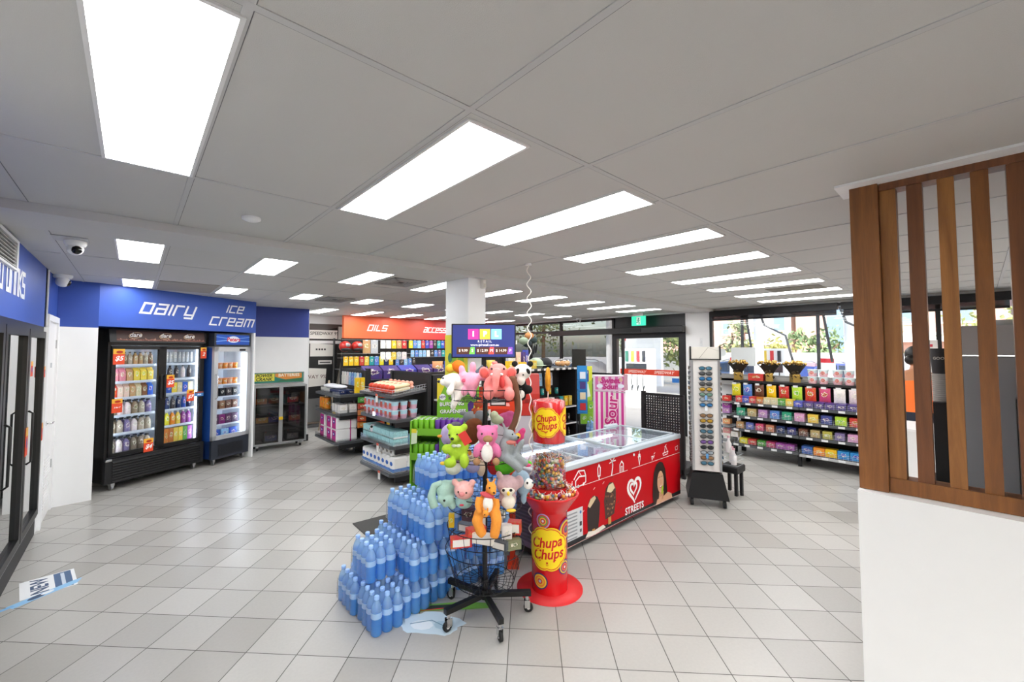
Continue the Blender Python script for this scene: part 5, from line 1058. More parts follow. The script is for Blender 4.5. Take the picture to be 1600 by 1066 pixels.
# ------------------------------------------------------------------ screen on its post
IA = RA+radians(2)
ip = thing('price_screen', 'navy retail fuel price screen on a black post before the white column', 'screen', (2.545, 3.16, 0), IA)
MB().box(-.022, .022, .03, .06, 0, 1.75, blackm).box(-.07, .07, .0, .1, 0, .01, blackm).build('post', ip)
s_ = MB().box(-.31, .31, -.02, .03, 1.625, 1.955, blackm, ch=.004).build('bezel', ip)
a = Art(front(-.0205)); em = 1.0
def EC(c): return mat('screen_'+c.strip('#'), c, .4, emit=.75)
_C = C_; 
def screen_art():
    global C_
    C_ = lambda h, r=.5, **k: EC(h)
    a.rect(-.298, .298, 1.637, 1.943, '#26306c')
    for x, c, l in ((-.1, '#e0348c', 'I'), (.012, '#f2b03c', 'P'), (.122, '#7cc8e8', 'L')): a.rect(x-.05, x+.05, 1.805, 1.905, c); a.text(l, x+.0, 1.855, .07, '#ffffff', bold=.04)
    a.text('R E T A I L', .01, 1.784, .030, '#f2f4fa'); a.text('www.iplretail.com.au', .01, 1.751, .032, '#f2f4fa')
    for x, p, l, c in ((-.175, '$ 9.99', 'S', '#6cc04a'), (.01, '$ 12.99', 'M', '#e04438'), (.19, '$ 14.99', 'P', '#7a4aa0')):
        a.rect(x-.085, x+.045, 1.662, 1.73, '#4a2a20'); a.text(p, x-.022, 1.696, .034, '#f8f0e4'); a.poly([(x+.035, 1.662), (x+.05, 1.73), (x+.088, 1.73), (x+.088, 1.662)], c); a.text(l, x+.066, 1.696, .04, '#ffffff')
screen_art(); C_ = _C
a.build('screen_picture', s_)
# ------------------------------------------------------------------ red fittings between screen and lollipop tower
rd = mat('stand_red', '#b9261c', .35); ro = mat('stand_orange_red', '#d8401f', .4)
t = thing('red_stand', 'orange red steel post with shelf arm between the toy rack and lollipop tower', 'stand', (2.31, 2.53, 0), RA)
MB().box(0, .045, 0, .045, 0, 1.40, ro).box(-.25, .0, .0, .045, 1.36, 1.40, ro).box(-.25, .0, 0, .2, 1.22, 1.245, ro).box(-.02, .07, -.10, .06, 0, .03, ro).box(-.25, -.21, .0, .04, 1.22, 1.40, ro).build('frame', t)
MB().box(-.16, -.03, .02, .12, 1.245, 1.29, C_('#333436')).box(-.15, -.04, .015, .02, 1.255, 1.28, C_('#c8c8c8')).build('device', t)
t = thing('red_cabinet', 'glossy red cabinet with a taller sloping box behind the chest freezer', 'cabinet', (3.30, 3.52, 0), RA)
MB().box(-.28, .30, 0, .3, .95, 1.10, rd, ch=.01).box(-.26, .06, .02, .28, 1.10, 1.34, rd, ch=.02).box(-.28, .30, .02, .28, 0, .95, C_('#b9b4bd')).build('body', t)
MB().prism([(.0, 1.10), (.0, 1.2), (.06, 1.42), (.28, 1.42), (.28, 1.10)], .08, .28, rd, 'x').build('sloping_box', t); MB().box(.11, .25, -.004, 0, 1.1, 1.14, C_('#8f1a12')).build('slot', t)
# ------------------------------------------------------------------ green energy drink stand
gx, gy, gz = 2.05, 3.16, .17; ga = RA+radians(-6)
g_ = mat('drink_stand_green', '#78b62c', .45)
t = thing('drinks_stand', 'lime green cardboard energy drink stand behind the water bottles', 'display stand', (gx, gy, gz), ga); t.scale = (.9, .9, .9)
MB().box(-.30, -.285, 0, .35, -.188, 1.0, g_).box(.235, .25, 0, .35, -.188, 1.0, g_).box(-.30, .25, .34, .35, -.188, 1.0, g_).box(-.30, .25, 0, .35, .86, .875, g_).box(-.30, .25, 0, .35, .62, .635, g_).box(-.30, .25, -.004, 0, .86, .93, g_).box(-.30, .25, -.004, 0, .62, .69, g_).box(-.3, .25, 0, .35, .3, .315, g_).build('body', t)
MB().add([(-.0, -.02, .60), (.25, -.02, .60), (.25, -.02, .98), (-.0, -.02, .86), (-.0, -.01, .60), (.25, -.01, .60), (.25, -.01, .98), (-.0, -.01, .86)], [[0, 1, 2, 3], [7, 6, 5, 4], [3, 2, 6, 7], [0, 3, 7, 4], [1, 5, 6, 2]], mat('stand_green_dark', '#5f9c28', .5)).build('side_flap', t)
b = MB().box(-.12, .33, .345, .36, .95, 1.40, g_).build('header_card', t)
a = Art(front(.345)); a.rect(-.12, .33, 1.0, 1.40, '#7ebc34'); a.poly([(-.12, 1.4), (.0, 1.4), (-.12, 1.15)], '#f0dc3c'); a.poly([(.33, 1.0), (.33, 1.2), (.18, 1.0)], '#c8dc3c'); a.ell(-.06, 1.20, .035, .035, '#f0f0f0', 20); a.text('NEW', -.06, 1.20, .034, '#5a3a88', bold=.02, rot=.1)
a.text('BURSTING', .042, 1.125, .056, '#3a1f60', bold=.04, rot=.06); a.text('BURSTING', .04, 1.129, .056, '#ffffff', bold=.015, rot=.06); a.text('WITH', .05, 1.09, .026, '#4a2a70', bold=.03); a.text('GRAPENESS', .055, 1.045, .054, '#3a1f60', bold=.04, rot=.04); a.text('GRAPENESS', .053, 1.049, .054, '#ffffff', bold=.015, rot=.04)
for u, v in ((.22, 1.31), (.26, 1.27), (.20, 1.25), (.25, 1.34), (.28, 1.22)): a.ell(u, v, .022, .02, '#5a2a80', 14)
a.poly([(.22, 1.03), (.27, 1.03), (.28, 1.14), (.245, 1.17), (.21, 1.13)], '#4a2a78'); a.build('printed_header', b)
def GP(x, y, z): x *= .9; y *= .9; return (gx+x*cos(ga)-y*sin(ga), gy+x*sin(ga)+y*cos(ga), gz+z*.9)
canK = lambda: MB().lathe([(.022, 0), (.0265, .008), (.0265, .125), (.022, .135)], tintg, 14).cyl((0, 0, .134), .0215, .001, silver, 14).add([], [], tintg)
for z, nm in ((.88, 'upper'), (.64, 'lower')):
    for j in range(3):
        for i in range(9):
            c = '#7ac02c' if i < 4 else '#6a3a9c'
            prod('vcan', canK, 'energy_drink_can', GP(-.255+i*.056, .04+j*.058, z), c, '%s energy can on %s ledge of the green stand, %s along, row %s' % ('lime green' if i < 4 else 'purple', nm, ORD[i], ORD[j]), 'can', 'energy drink cans on the green stand', scale=.9)
tag(MB().add([(0, 0, 0), (.05, 0, .01), (.055, 0, .12), (.005, 0, .11), (0, .012, 0), (.05, .012, .01), (.055, .012, .12), (.005, .012, .11)], [[0, 1, 2, 3], [7, 6, 5, 4], [0, 3, 7, 4], [1, 5, 6, 2], [3, 2, 6, 7], [0, 4, 5, 1]], C_('#d9e8c0')).box(.005, .05, -.002, 0, .1, .135, C_('#e8d83a')).build('shelf_talker', loc=GP(-.28, -.03, .78), rot=ga), 'small white and yellow price flag on the green drinks stand', 'price tag')
# tall yellow green banner on the column side
t = thing('grape_banner', 'yellow and green drink poster on the side of the white column', 'poster', (2.494, 3.55, 0))
a = Art(lambda u, v, d: (-d, -u, v), .001); a.rect(-.20, .2, 1.1, 1.86, '#e2d83c'); a.poly([(-.2, 1.1), (.2, 1.1), (.2, 1.5), (-.05, 1.35), (-.2, 1.4)], '#86bb34'); a.line([(.05, 1.2), (.1, 1.5), (.06, 1.82)], .1, '#8cbf3a'); a.line([(-.05, 1.6), (.1, 1.7), (.17, 1.8)], .05, '#8cbf3a')
a.ell(-.1, 1.62, .04, .05, '#3a7a5c', 18); a.ell(-.08, 1.28, .04, .07, '#4a6ac0', 18); a.build('print', t)
# ------------------------------------------------------------------ Sour stand and the black perforated gondola end
t = thing('sour_display', 'pink and white striped cardboard sour sweets stand behind the chest freezer', 'display stand', (5.02, 3.42, 0), RA+radians(-8))
MB().box(-.21, .21, 0, .3, 0, 1.34, C_('#e8e0e2')).build('body', t)
a = Art(front(0), .001); pt, pm, pgn = '#f2e2ea', '#d0409a', '#d4dcb8'
a.rect(-.21, .21, .0, 1.34, pt)
for i in range(6): a.rect(-.20+i*.07, -.165+i*.07, .0, 1.13, pm, up=False); 
a.k += 1
for i in (1, 3): a.rect(-.155+i*.07, -.14+i*.07, 0, 1.13, pgn, up=False)
a.k += 1; a.rect(-.21, .21, 1.13, 1.34, '#dcc0d4')
for i in range(5): a.rect(-.2+i*.09, -.16+i*.09, 1.15, 1.33, '#cc6aa8', up=False)
a.k += 1; a.text('Sweet', .0, 1.275, .11, '#b8307c', bold=.05, shear=.2); a.text('Sour', .0, 1.19, .10, '#b8307c', bold=.05, shear=.2)
for u in (-.14, .15): a.ell(u, 1.20, .04, .025, '#e4ecf6', 14, fn=lambda q_: 1+.15*abs(sin(3*q_))); a.ell(u, 1.29, .025, .03, '#d8b49c', 12)
a.line([(-.21, 1.13), (.21, 1.11)], .012, '#b8a8b4')
a.text('Sour', .02, .86, .21, '#f7dcea', bold=.06, rot=radians(85), sx=1.0); a.text('Sour', .02, .86, .21, '#c8257c', bold=.02, rot=radians(85), sx=1.0)
a.build('printed_stripes', t); MB().box(.19, .24, -.01, .05, 1.14, 1.36, C_('#c89aa8')).build('side_flap', t)
def perf():
    m = bpy.data.materials.new('perforated_panel'); m.use_nodes = True; nt = m.node_tree; p = nt.nodes['Principled BSDF']; p.inputs['Roughness'].default_value = .45
    N = nt.nodes.new; L = nt.links; g = N('ShaderNodeTexCoord'); sc = N('ShaderNodeVectorMath'); sc.operation = 'SCALE'; sc.inputs['Scale'].default_value = 28
    L.new(g.outputs['Object'], sc.inputs[0]); fr = N('ShaderNodeVectorMath'); fr.operation = 'FRACTION'; L.new(sc.outputs[0], fr.inputs[0]); sb = N('ShaderNodeVectorMath'); sb.operation = 'SUBTRACT'; sb.inputs[1].default_value = (.5, .5, .5); L.new(fr.outputs[0], sb.inputs[0])
    sp = N('ShaderNodeSeparateXYZ'); L.new(sb.outputs[0], sp.inputs[0])
    def Mt(op, a_, b_=None):
        n = N('ShaderNodeMath'); n.operation = op
        for i, v in enumerate((a_, b_)):
            if v is None: continue
            if isinstance(v, (int, float)): n.inputs[i].default_value = v
            else: L.new(v, n.inputs[i])
        return n.outputs[0]
    h = Mt('LESS_THAN', Mt('MAXIMUM', Mt('ABSOLUTE', sp.outputs[1]), Mt('ABSOLUTE', sp.outputs[2])), .2)
    mx = N('ShaderNodeMix'); mx.data_type = 'RGBA'; L.new(h, mx.inputs['Factor']); mx.inputs['A'].default_value = lin('#232224'); mx.inputs['B'].default_value = lin('#060606'); L.new(mx.outputs['Result'], p.inputs['Base Color'])
    L.new(Mt('SUBTRACT', 1.0, Mt('MULTIPLY', h, .75)), p.inputs['Alpha']); return m
pf = perf()
t = thing('gondola_end', 'empty black perforated shelving end behind the chest freezer', 'shelving', (5.5, 2.62, 0))
MB().box(0, .012, 0, .56, .12, 1.09, pf).build('perforated_panel', t); MB().box(-.01, .03, -.02, .02, 0, 1.1, blackp).box(-.01, .03, .54, .60, 0, 1.12, blackp).box(-.01, .03, 0, .56, 1.08, 1.1, blackp).box(-.01, .5, 0, .56, .05, .12, blackp).build('frame', t)
# ------------------------------------------------------------------ gondola ends with paper goods
def ident(x, y, z): return (x, y, z)
def gondola_end(label, y0, y1, xf, xb, shelves, post_h, tray_top=None):
    t = thing('gondola_shelving', label, 'shelving', (xf, y0, 0)); L = y1-y0; D_ = xb-xf
    m = MB().box(D_, D_+.03, 0, L, .05, post_h, mat('gondola_back', '#2a2624', .6)).box(D_-.02, D_+.04, -.03, .03, 0, post_h, blackp).box(D_-.02, D_+.04, L-.03, L+.03, 0, post_h, blackp).box(D_-.01, D_+.03, 0, L, post_h-.03, post_h, blackp)
    m.build('back_panel', t)
    for z in shelves:
        s = MB().prism([(.0, .06), (.05, .0), (D_, .0), (D_, L), (.05, L), (0, L-.06)], z-.035, z, greym).prism([(.02, .08), (.06, .02), (D_-.02, .02), (D_-.02, L-.02), (.06, L-.02), (.02, L-.08)], z, z+.004, C_('#6e7073')).build('shelf', t)
        MB().box(-.004, .0, .06, L-.06, z-.033, z-.003, C_('#5d6064')).build('price_rail', s)
        MB().prism([(.001, .06), (.05, .001), (D_-.1, .001), (D_-.1, .003), (.051, .003), (.003, .062), (.003, L-.06), (.001, L-.06)], z+.0, z+.055, glass('riser', (.95, .96, .97), .1)).build('clear_riser', s)
        MB().box(.06, D_, .02, .05, z-.10, z-.035, blackp).build('bracket', s)
    return t
t2 = gondola_end('black shelving end with party tubs tissues and toilet paper', 4.80, 5.80, 2.42, 2.92, (.16, .50, .83), 1.40)
t = bpy.data.objects['gondola_shelving']
# the top tray slopes up
tr = MB(); MB_ = tr; tr.add([(0, 0, 1.13), (.5, 0, 1.19), (.5, 1.0, 1.19), (0, 1.0, 1.13), (0, 0, 1.10), (.5, 0, 1.16), (.5, 1, 1.16), (0, 1, 1.10)], [[0, 1, 2, 3], [4, 7, 6, 5], [0, 4, 5, 1], [0, 3, 7, 4], [1, 5, 6, 2], [3, 2, 6, 7]], greym); tray = tr.build('sloping_tray', t)
m = MB()
for i in range(14): m.tube([(i*.038, 0, 1.135+i*.0046), (i*.038, 0, 1.20+i*.0046)], .0016, wire, 3)
for dz in (.035, .065): m.tube([(0, 1, 1.135+dz), (0, 0, 1.135+dz), (.5, 0, 1.195+dz)], .002, wire, 4)
for i in range(16): m.tube([(0.005, i*.066, 1.137), (.5, i*.066, 1.197)], .0016, C_('#e8e8e8'), 3)
m.build('wire_fence', tray)
# bread or wrap packs on the tray
for i in range(6):
    for j in range(2):
        o = prod('wrap', lambda: MB().ball((0, 0, .035), (.15, .055, .035), C_('#e6d3a8', .5), 14, 8), 'bread_pack', (2.42+.17, 4.80+.12+i*.115, 1.158+j*.045), '#e6d3a8', 'cream bread pack with red end print on the tray, %s along, %s layer' % (ORD[i], 'bottom' if j == 0 else 'top'), 'bread', 'bread packs on the sloping tray', 0,
             [('bag_end', lambda: MB().ball((-.12, 0, .035), (.045, .05, .034), C_('#d4492e', .4), 12, 6)), ('bag_tie', lambda: MB().ball((.165, 0, .045), (.03, .035, .03), C_('#f0a890', .4), 8, 6)), ('print', lambda: MB().ball((.0, 0, .04), (.06, .045, .033), C_('#e0634a', .4), 10, 6))])
        o.rotation_euler = (0, radians(-7), random.uniform(-.06, .06))
def tub2():
    return MB().lathe([(.043, 0), (.052, .058)], C_('#e6b8cc', .4), 18).lathe([(.052, .058), (.056, .10)], C_('#b5dcea', .4), 18).lathe([(.058, .10), (.058, .108)], C_('#c8e6f0', .4), 18)
for lv in range(2):
    pos = [(.07, y) for y in (.09, .215, .34, .465, .59, .715, .84)]+[(.19, .08), (.33, .075), (.19, .2), (.19, .33)]
    for i, (x, y) in enumerate(pos):
        prod('tub2', tub2, 'fairy_floss_tub', (2.42+x, 4.80+y, .835+lv*.11), '#ffffff', 'pink and light blue sweet tub, %s layer, %s position round the shelf corner' % ('lower' if lv == 0 else 'upper', ORD[i]), 'tub', 'pink and blue tubs on the gondola end', 0,
             [('print', lambda: MB().prism([(-.030, .02), (.03, .02), (.033, .09), (-.033, .09)], .0, .0005, C_('#c25a4c'), 'x', M=Matrix.Translation((-.055, 0, 0)) @ Matrix.Rotation(0, 4, 'Z')))])
for i in range(8):
    for j in range(2):
        if j == 1: pass
        y = 4.80+.07+i*.115; top = i != 5
        prod('tis', lambda: MB().box(-.1, .1, -.052, .052, 0, .085, mat('tissue_teal', '#9fd0d4', .5, noise=.5, nscale=60)).box(-.1, .1, -.0525, .0525, .0, .02, C_('#dfe8e8')), 'tissue_box', (2.42+.13, y, .505+(.09 if j else 0)), '#9fd0d4', '%s teal patterned tissue box, %s along the shelf under the tubs' % ('upper' if j else 'lower', ORD[i]), 'tissue box', 'tissue boxes under the tubs')
for i in range(3):
    prod('tis2', lambda: m_box(.10, .09, .12, pk), 'tissue_cube', (2.42+.29+(i-1)*.0+.0+i*.10-.0, 4.80+.07, .505), ['#7aa8c0', '#8fc0e0', '#5b8fd0'][i], 'small %s cube tissue box round the side of the shelf, %s from the corner' % (['grey blue', 'light blue', 'bright blue'][i], ORD[i]), 'tissue box', 'cube tissue boxes')
tag(MB().lathe([(.03, 0), (.045, .05), (.03, .1)], C_('#d8d4da'), 14).ball((-.03, -.02, .07), .018, eye).ball((-.02, .03, .04), .018, eye).build('dog_print_box', loc=(2.47, 5.45, .60)), 'white spotted round pack between the teal tissue boxes', 'pack')
def tp(n_r): 
    m = MB(); w_ = mat('toilet_paper', '#f1f0ee', .9); cb = C_('#2a62b8', .4)
    m.box(-.10, .10, -.055, .055, 0, .20, w_, ch=.018).ball((-.095, 0, .12), (.012, .042, .03), cb, 12, 6).box(-.101, .101, -.0555, .0555, .02, .06, pack_mat('printed_film2', rough=.25))
    return m
for i in range(8):
    prod('tp', lambda: tp(1), 'toilet_roll_pack', (2.42+.13, 4.80+.075+i*.117, .165), '#5b8fd0', 'white and blue toilet roll pack standing on the lowest shelf, %s along' % ORD[i], 'toilet paper', 'toilet roll packs on the lowest shelf')
for i in range(3):
    prod('tp', None, 'toilet_roll_pack', (2.42+.33+.0, 4.80+.07+i*.12, .165), '#5b8fd0', 'white toilet roll pack in the back row of the lowest shelf, %s along' % ORD[i], 'toilet paper', 'toilet roll packs in the back row')
for i in range(4):
    prod('roll', lambda: MB().lathe([(.02, -.15), (.052, -.15), (.052, .15), (.02, .15)], mat('toilet_paper', '#f1f0ee', .9), 20, M=Matrix.Rotation(pi/2, 4, 'Y'), cap=False).lathe([(.02, -.149), (.02, .149)], C_('#9a8f84'), 12, M=Matrix.Rotation(pi/2, 4, 'Y'), cap=False), 'paper_towel_roll', (2.42+.2, 4.80+.12+i*.113, .165+.255), '#ffffff', 'white paper roll lying on top of the toilet packs, %s along' % ORD[i], 'paper roll', 'paper rolls lying on the toilet packs')
for z, y in ((1.12, 5.22), (.49, 5.17), (.15, 5.12)):
    tag(MB().box(-.006, 0, -.03, .03, -.10, 0, C_('#eceae6')).box(-.007, -.005, -.03, .03, -.02, .01, C_('#d8563c')).build('price_tag', loc=(2.412, y, z)), 'white and red price tag hanging from the %s of the gondola end' % {1.12: 'sloping tray', .49: 'tissue shelf', .15: 'toilet paper shelf'}[z], 'price tag')
# the run of shelving behind that end, seen over it
t = thing('gondola_shelving', 'low black gondola running back from the tub display', 'shelving', (2.97, 4.80, 0))
MB().box(0, 1.1, 0, .06, .05, 1.37, blackp).box(0, 1.1, .45, .5, .05, 1.38, mat('gondola_back', '#2a2624', .6)).box(0, .03, 0, .5, 0, 1.37, blackp).box(0, 1.1, -.3, .45, .05, .1, blackp).build('frame', t)
for z in (.45, .75, 1.05): MB().box(0.05, 1.1, -.3, 0, z-.02, z, C_('#c9cbce')).build('shelf', t)
for z, cs in ((.755, ['#8fd4a0', '#5aa03c', '#8fd4a0', '#f2efe6', '#5b8fd0', '#f2efe6', '#8fd4a0', '#f6f3ee']), (1.055, ['#f6f3ee', '#8fc0e0', '#f6f3ee', '#2aa5a0', '#f6f3ee', '#5aa03c', '#8fc0e0', '#f6f3ee'])):
    row(lambda x, y, zz: (2.97+x, 4.80+y, zz), .08, 1.05, -.2, z, cs[:7], 'gb', lambda: m_box(.12, .1, .2), 'cleaning_pack', D('cleaning pack'), 'on the %s shelf seen past the tub display' % ('top' if z > 1 else 'middle'), 'pack', 0)
# ------------------------------------------------------------------ second end: toilet paper, kitchen bags
t3 = gondola_end('black shelving end with pink wrapped toilet paper and bin bags', 6.62, 7.68, 2.40, 2.86, (.25, .70, .99), 1.37)
MB().box(.395, .42, .30, .325, 0, 1.05, steel).build('support_pole', t3)
MB().cyl((.32, .66, .0), .02, .2, blackp, 10).cyl((.38, .66, .0), .02, .2, blackp, 10).cyl((.32, .66, 0), .035, .02, blackp, 10).cyl((.38, .66, 0), .035, .02, blackp, 10).build('adjustable_feet', t3)
def klx():
    m = MB(); w_ = mat('wrapped_paper', '#efeeee', .5); m.box(-.17, .17, -.1, .1, 0, .19, w_, ch=.015)
    m.box(-.172, -.169, -.085, .085, .01, .18, C_('#c8308c', .35)).ball((-.172, 0, .12), (.004, .05, .032), C_('#4a3a9c', .35), 14, 6).ball((-.174, 0, .12), (.004, .032, .014), C_('#e8e4f4', .35), 12, 5).box(.05, .065, -.101, .101, 0, .191, C_('#c8308c', .35)); return m
for lv in range(2):
    for i in range(3 if lv == 0 else 3):
        prod('klx', klx, 'toilet_roll_pack', (2.40+.19, 6.62+.16+i*.225+(.10 if i == 2 else 0), .255+lv*.195), '#ffffff', 'pink and white wrapped toilet roll pack, %s row, %s along' % ('lower' if lv == 0 else 'upper', ORD[i]), 'toilet paper', 'pink toilet roll packs')
for i in range(3): prod('ktw', lambda: MB().lathe([(.05, 0), (.05, .19)], pk, 16), 'kitchen_roll', (2.40+.1, 6.62+.72+i*.12-.02, .705), '#f08a28', 'orange kitchen roll standing on the middle shelf, %s along' % ORD[i], 'paper roll', 'orange rolls on the middle shelf')
for i in range(5): prod('nap', lambda: m_box(.12, .10, .13, pk2), 'napkin_box', (2.40+.13+(i//3)*.15, 6.62+.10+(i % 3)*.13, .705), '#f6f3ee', 'white napkin box with dark circle on the middle shelf, %s along' % ORD[i], 'box', 'white boxes on the middle shelf')
prod('foil', lambda: m_box(.10, .45, .06, pk), 'foil_box', (2.40+.12, 6.62+.30, 1.0), '#1c2f5c', 'navy and yellow foil box lying on the top shelf of the far end', 'box', None)
prod('foil', None, 'foil_box', (2.40+.25, 6.62+.30, 1.0), '#1c2f5c', 'second navy foil box lying behind the first on the top shelf', 'box', None)
prod('foil', None, 'foil_box', (2.40+.14, 6.62+.80, 1.0), '#f2efe6', 'white foil box at the far end of the top shelf', 'box', None)
for i in range(3): prod('bag0', lambda: MB().ball((0, 0, .03), (.12, .2, .035), C_('#e2e4ea', .3), 14, 8), 'bin_bag_pack', (2.40+.2, 6.62+.45+i*.18, 1.06), '#e2e4ea', 'clear wrapped white pack on the foil boxes, %s along' % ORD[i], 'pack', 'clear packs on the top shelf')
# hanging stock on the second gondola's back board
def hang(key, mk, name, x, y, z, c, label, cat, group, rz=0): return prod(key, mk, name, (x, y, z), c, label, cat, group, rz)
for i in range(8):
    c = ['#e8e4da', '#f2efe6', '#e8d8d8', '#8fc0e0', '#5b8fd0', '#8fc0e0', '#f2efe6', '#5b8fd0'][i]
    hang('hg', lambda: m_hang(.09, .22), 'hanging_pack', 2.84, 7.55-i*.11, 1.10, c, '%s hanging pack above the foil boxes, %s along' % (CN.get(c, 'cream'), ORD[i]), 'pack', 'hanging packs above the foil boxes', -pi/2)
for i in range(2): prod('scr', lambda: m_box(.07, .05, .24, pk), 'yellow_tool_pack', (2.70+i*.08, 6.60-.03, 1.02), '#f2c020', 'tall yellow black hanging pack at the near end of the far shelving, %s one' % ORD[i], 'pack', 'yellow packs at the shelving end')
for i, (z, c) in enumerate(((.86, '#5aa03c'), (.76, '#b83a30'), (.66, '#c87a4a'), (.56, '#b8402c'), (.46, '#c8702c'))):
    prod('snk', lambda: m_box(.13, .03, .085, pk), 'snack_box', (2.79, 6.585, z), c, '%s snack box on the narrow side strip, %s down' % (['green', 'red', 'tan', 'dark red', 'rust'][i], ORD[i]), 'box', 'snack boxes on the side strip')
t = thing('gondola_shelving', 'long dark gondola topped with purple chip cartons', 'shelving', (2.9, 6.62, 0))
MB().box(0, 3.3, .0, .06, .05, 1.2, blackp).box(0, 3.3, -.28, .0, .05, .1, blackp).box(0, .04, -.02, .5, 0, 1.40, blackp).box(0, 3.3, .0, .5, 1.18, 1.21, greym).build('frame', t)
for z in (.35, .65, .92): MB().box(.04, 3.3, -.28, 0, z-.02, z, greym).build('shelf', t)
for z, s in ((.355, 1), (.655, 2), (.925, 3)):
    row(lambda x, y, zz: (2.95+x, 6.62+y, zz), 0, 1.8, -.18, z, dc(10, ['#cc2f36', '#d8402a', '#f08a28', '#cc2f36', '#e6c24c'], s), 'snp', lambda: m_pouch(.15, .06, .2), 'snack_bag', D('snack bag'), 'in the aisle behind the tub display, %s shelf' % ORD[s-1], 'snack bag', 0)
chipm = lambda: MB().add([(-.15, -.08, 0), (.15, -.08, 0), (.15, .08, 0), (-.15, .08, 0), (-.15, -.08, .14), (.15, -.08, .14), (.15, .08, .22), (-.15, .08, .22)], [[0, 3, 2, 1], [4, 5, 6, 7], [0, 1, 5, 4], [1, 2, 6, 5], [2, 3, 7, 6], [3, 0, 4, 7]], pk)
for i in range(8):
    prod('chp', chipm, 'chip_carton', (3.02+i*.33, 6.75, 1.215), ['#4a3a80', '#4a3a80', '#3f4eb4', '#4a3a80', '#4a3a80', '#3f4eb4', '#4a3a80', '#4a3a80'][i], 'purple and yellow display carton on top of the dark gondola, %s along' % ORD[i], 'carton', 'purple cartons on the gondola top')
for i in range(6):
    c = ['#e8a070', '#2d62c0', '#2d62c0', '#b7d83c', '#2d62c0', '#e6c24c'][i]
    prod('bigb', lambda: m_pouch(.24, .1, .28), 'chip_bag', (4.3+i*.26, 6.72, 1.215), c, '%s chip bag standing on the gondola before the accessories wall, %s along' % (CN.get(c), ORD[i]), 'chip bag', 'chip bags on the gondola top')
# ------------------------------------------------------------------ accessories wall stock
AY = 9.28
t = thing('wall_shelving', 'dark slotted wall shelving under the orange accessories sign', 'shelving', (3.3, 9.3, 0))
MB().box(-.02, .0, -.05, .02, 0, 1.96, blackp).box(.75, .77, -.05, .02, 0, 1.96, blackp).box(1.7, 1.72, -.05, .02, 0, 1.96, blackp).box(2.9, 2.92, -.05, .02, 0, 1.96, blackp).build('uprights', t)
for z in (1.30, .9, .5, .15): MB().box(0, 4.5, -.35, 0, z-.02, z, greym).build('shelf', t)
m = MB()
for z in (1.93, 1.62, 1.53): m.box(0, 4.5, -.2, -.19, z, z+.006, steel)
m.build('hang_rail', t)
def helm(): return MB().ball((0, 0, 0), (.13, .12, .12), C_('#a8241c', .3), 16, 10).ball((.0, -.03, -.06), (.11, .11, .05), C_('#26262a', .4), 12, 8).ball((.02, -.08, .03), (.06, .06, .05), C_('#9a9a9c', .4), 10, 6)
for i in range(2): prod('helm', helm, 'cable_bag', (3.46+i*.27, 9.1, 1.78), '#ffffff', 'round red and black bagged jump lead set on the accessories wall, %s one' % ORD[i], 'bag', 'red bags on the accessories wall')
def wallrow(x0, x1, z, cols, w, h, key, noun, where, y=9.1):
    n = len(cols)
    for i, c in enumerate(cols):
        hang(key, lambda: m_hang(w, h), 'hanging_pack', x0+(x1-x0)*(i+.5)/n, y, z-h, c, '%s %s %s, %s along' % (CN.get(c, 'printed'), noun, where, ORD[i]), 'hanging pack', 'hanging packs %s' % where)
wallrow(3.85, 4.10+.12, 1.93, ['#c89a6a', '#b9bcc0'], .17, .30, 'w1', 'clear bagged pack', 'beside the red bags')
wallrow(4.27, 4.95, 1.93, ['#f6f3ee', '#f6f3ee', '#f2c020', '#c89a6a', '#cc2f36'], .12, .19, 'w2', 'learner plate pack', 'in the top middle row of the accessories wall')
wallrow(4.27, 4.95, 1.66, ['#f6f3ee', '#f6f3ee', '#e6c24c', '#b9bcc0', '#e8d8d8'], .12, .18, 'w3', 'card pack', 'in the second middle row of the accessories wall')
wallrow(5.0, 6.6, 1.94, ['#e4d62e', '#5b8fd0', '#8fc0e0', '#cc2f36', '#3f4eb4', '#9c4aa0', '#3a3034', '#2aa5a0', '#2d62c0', '#cc2f36', '#5aa03c', '#e6c24c', '#2d62c0', '#f2efe6'], .10, .19, 'w4', 'air freshener pack', 'in the top row at the crimson end')
wallrow(5.05, 6.6, 1.70, ['#8fc0e0', '#5b8fd0', '#8fc0e0', '#8fc0e0', '#f2efe6', '#3a3034', '#5b8fd0', '#7c6f9c', '#2aa5a0', '#c8702c', '#222326', '#5b8fd0', '#2d62c0', '#b9bcc0'], .09, .16, 'w5', 'small card pack', 'in the second row at the crimson end')
wallrow(3.42, 4.6, 1.56, ['#f2c020', '#f2c020', '#f2c020', '#cc2f36', '#e6c24c', '#2aa5a0', '#5b8fd0', '#e4d62e', '#1c2f5c', '#f2c020'], .10, .20, 'w6', 'yellow topped pack', 'in the middle row of the accessories wall')
wallrow(4.65, 5.2, 1.50, ['#5b8fd0', '#3a3034', '#8fc0e0', '#5b8fd0', '#3a3034'], .09, .16, 'w7', 'blue card pack', 'under the learner plates')
# poster beside the mural: tripod-like easel
tag(MB().tube([(-.2, 0, 0), (0, 0, 1.05)], .014, C_('#b9a88c')).tube([(.2, 0, 0), (0, 0, 1.05)], .014, C_('#b9a88c')).tube([(0, .2, 0), (0, 0, 1.05)], .014, C_('#8c7c64')).box(-.12, .12, -.01, .01, .5, .53, C_('#b9a88c')).build('folding_easel', loc=(3.2, 9.3, .0), rot=0), 'folded timber step frame leaning by the photo mural', 'easel')
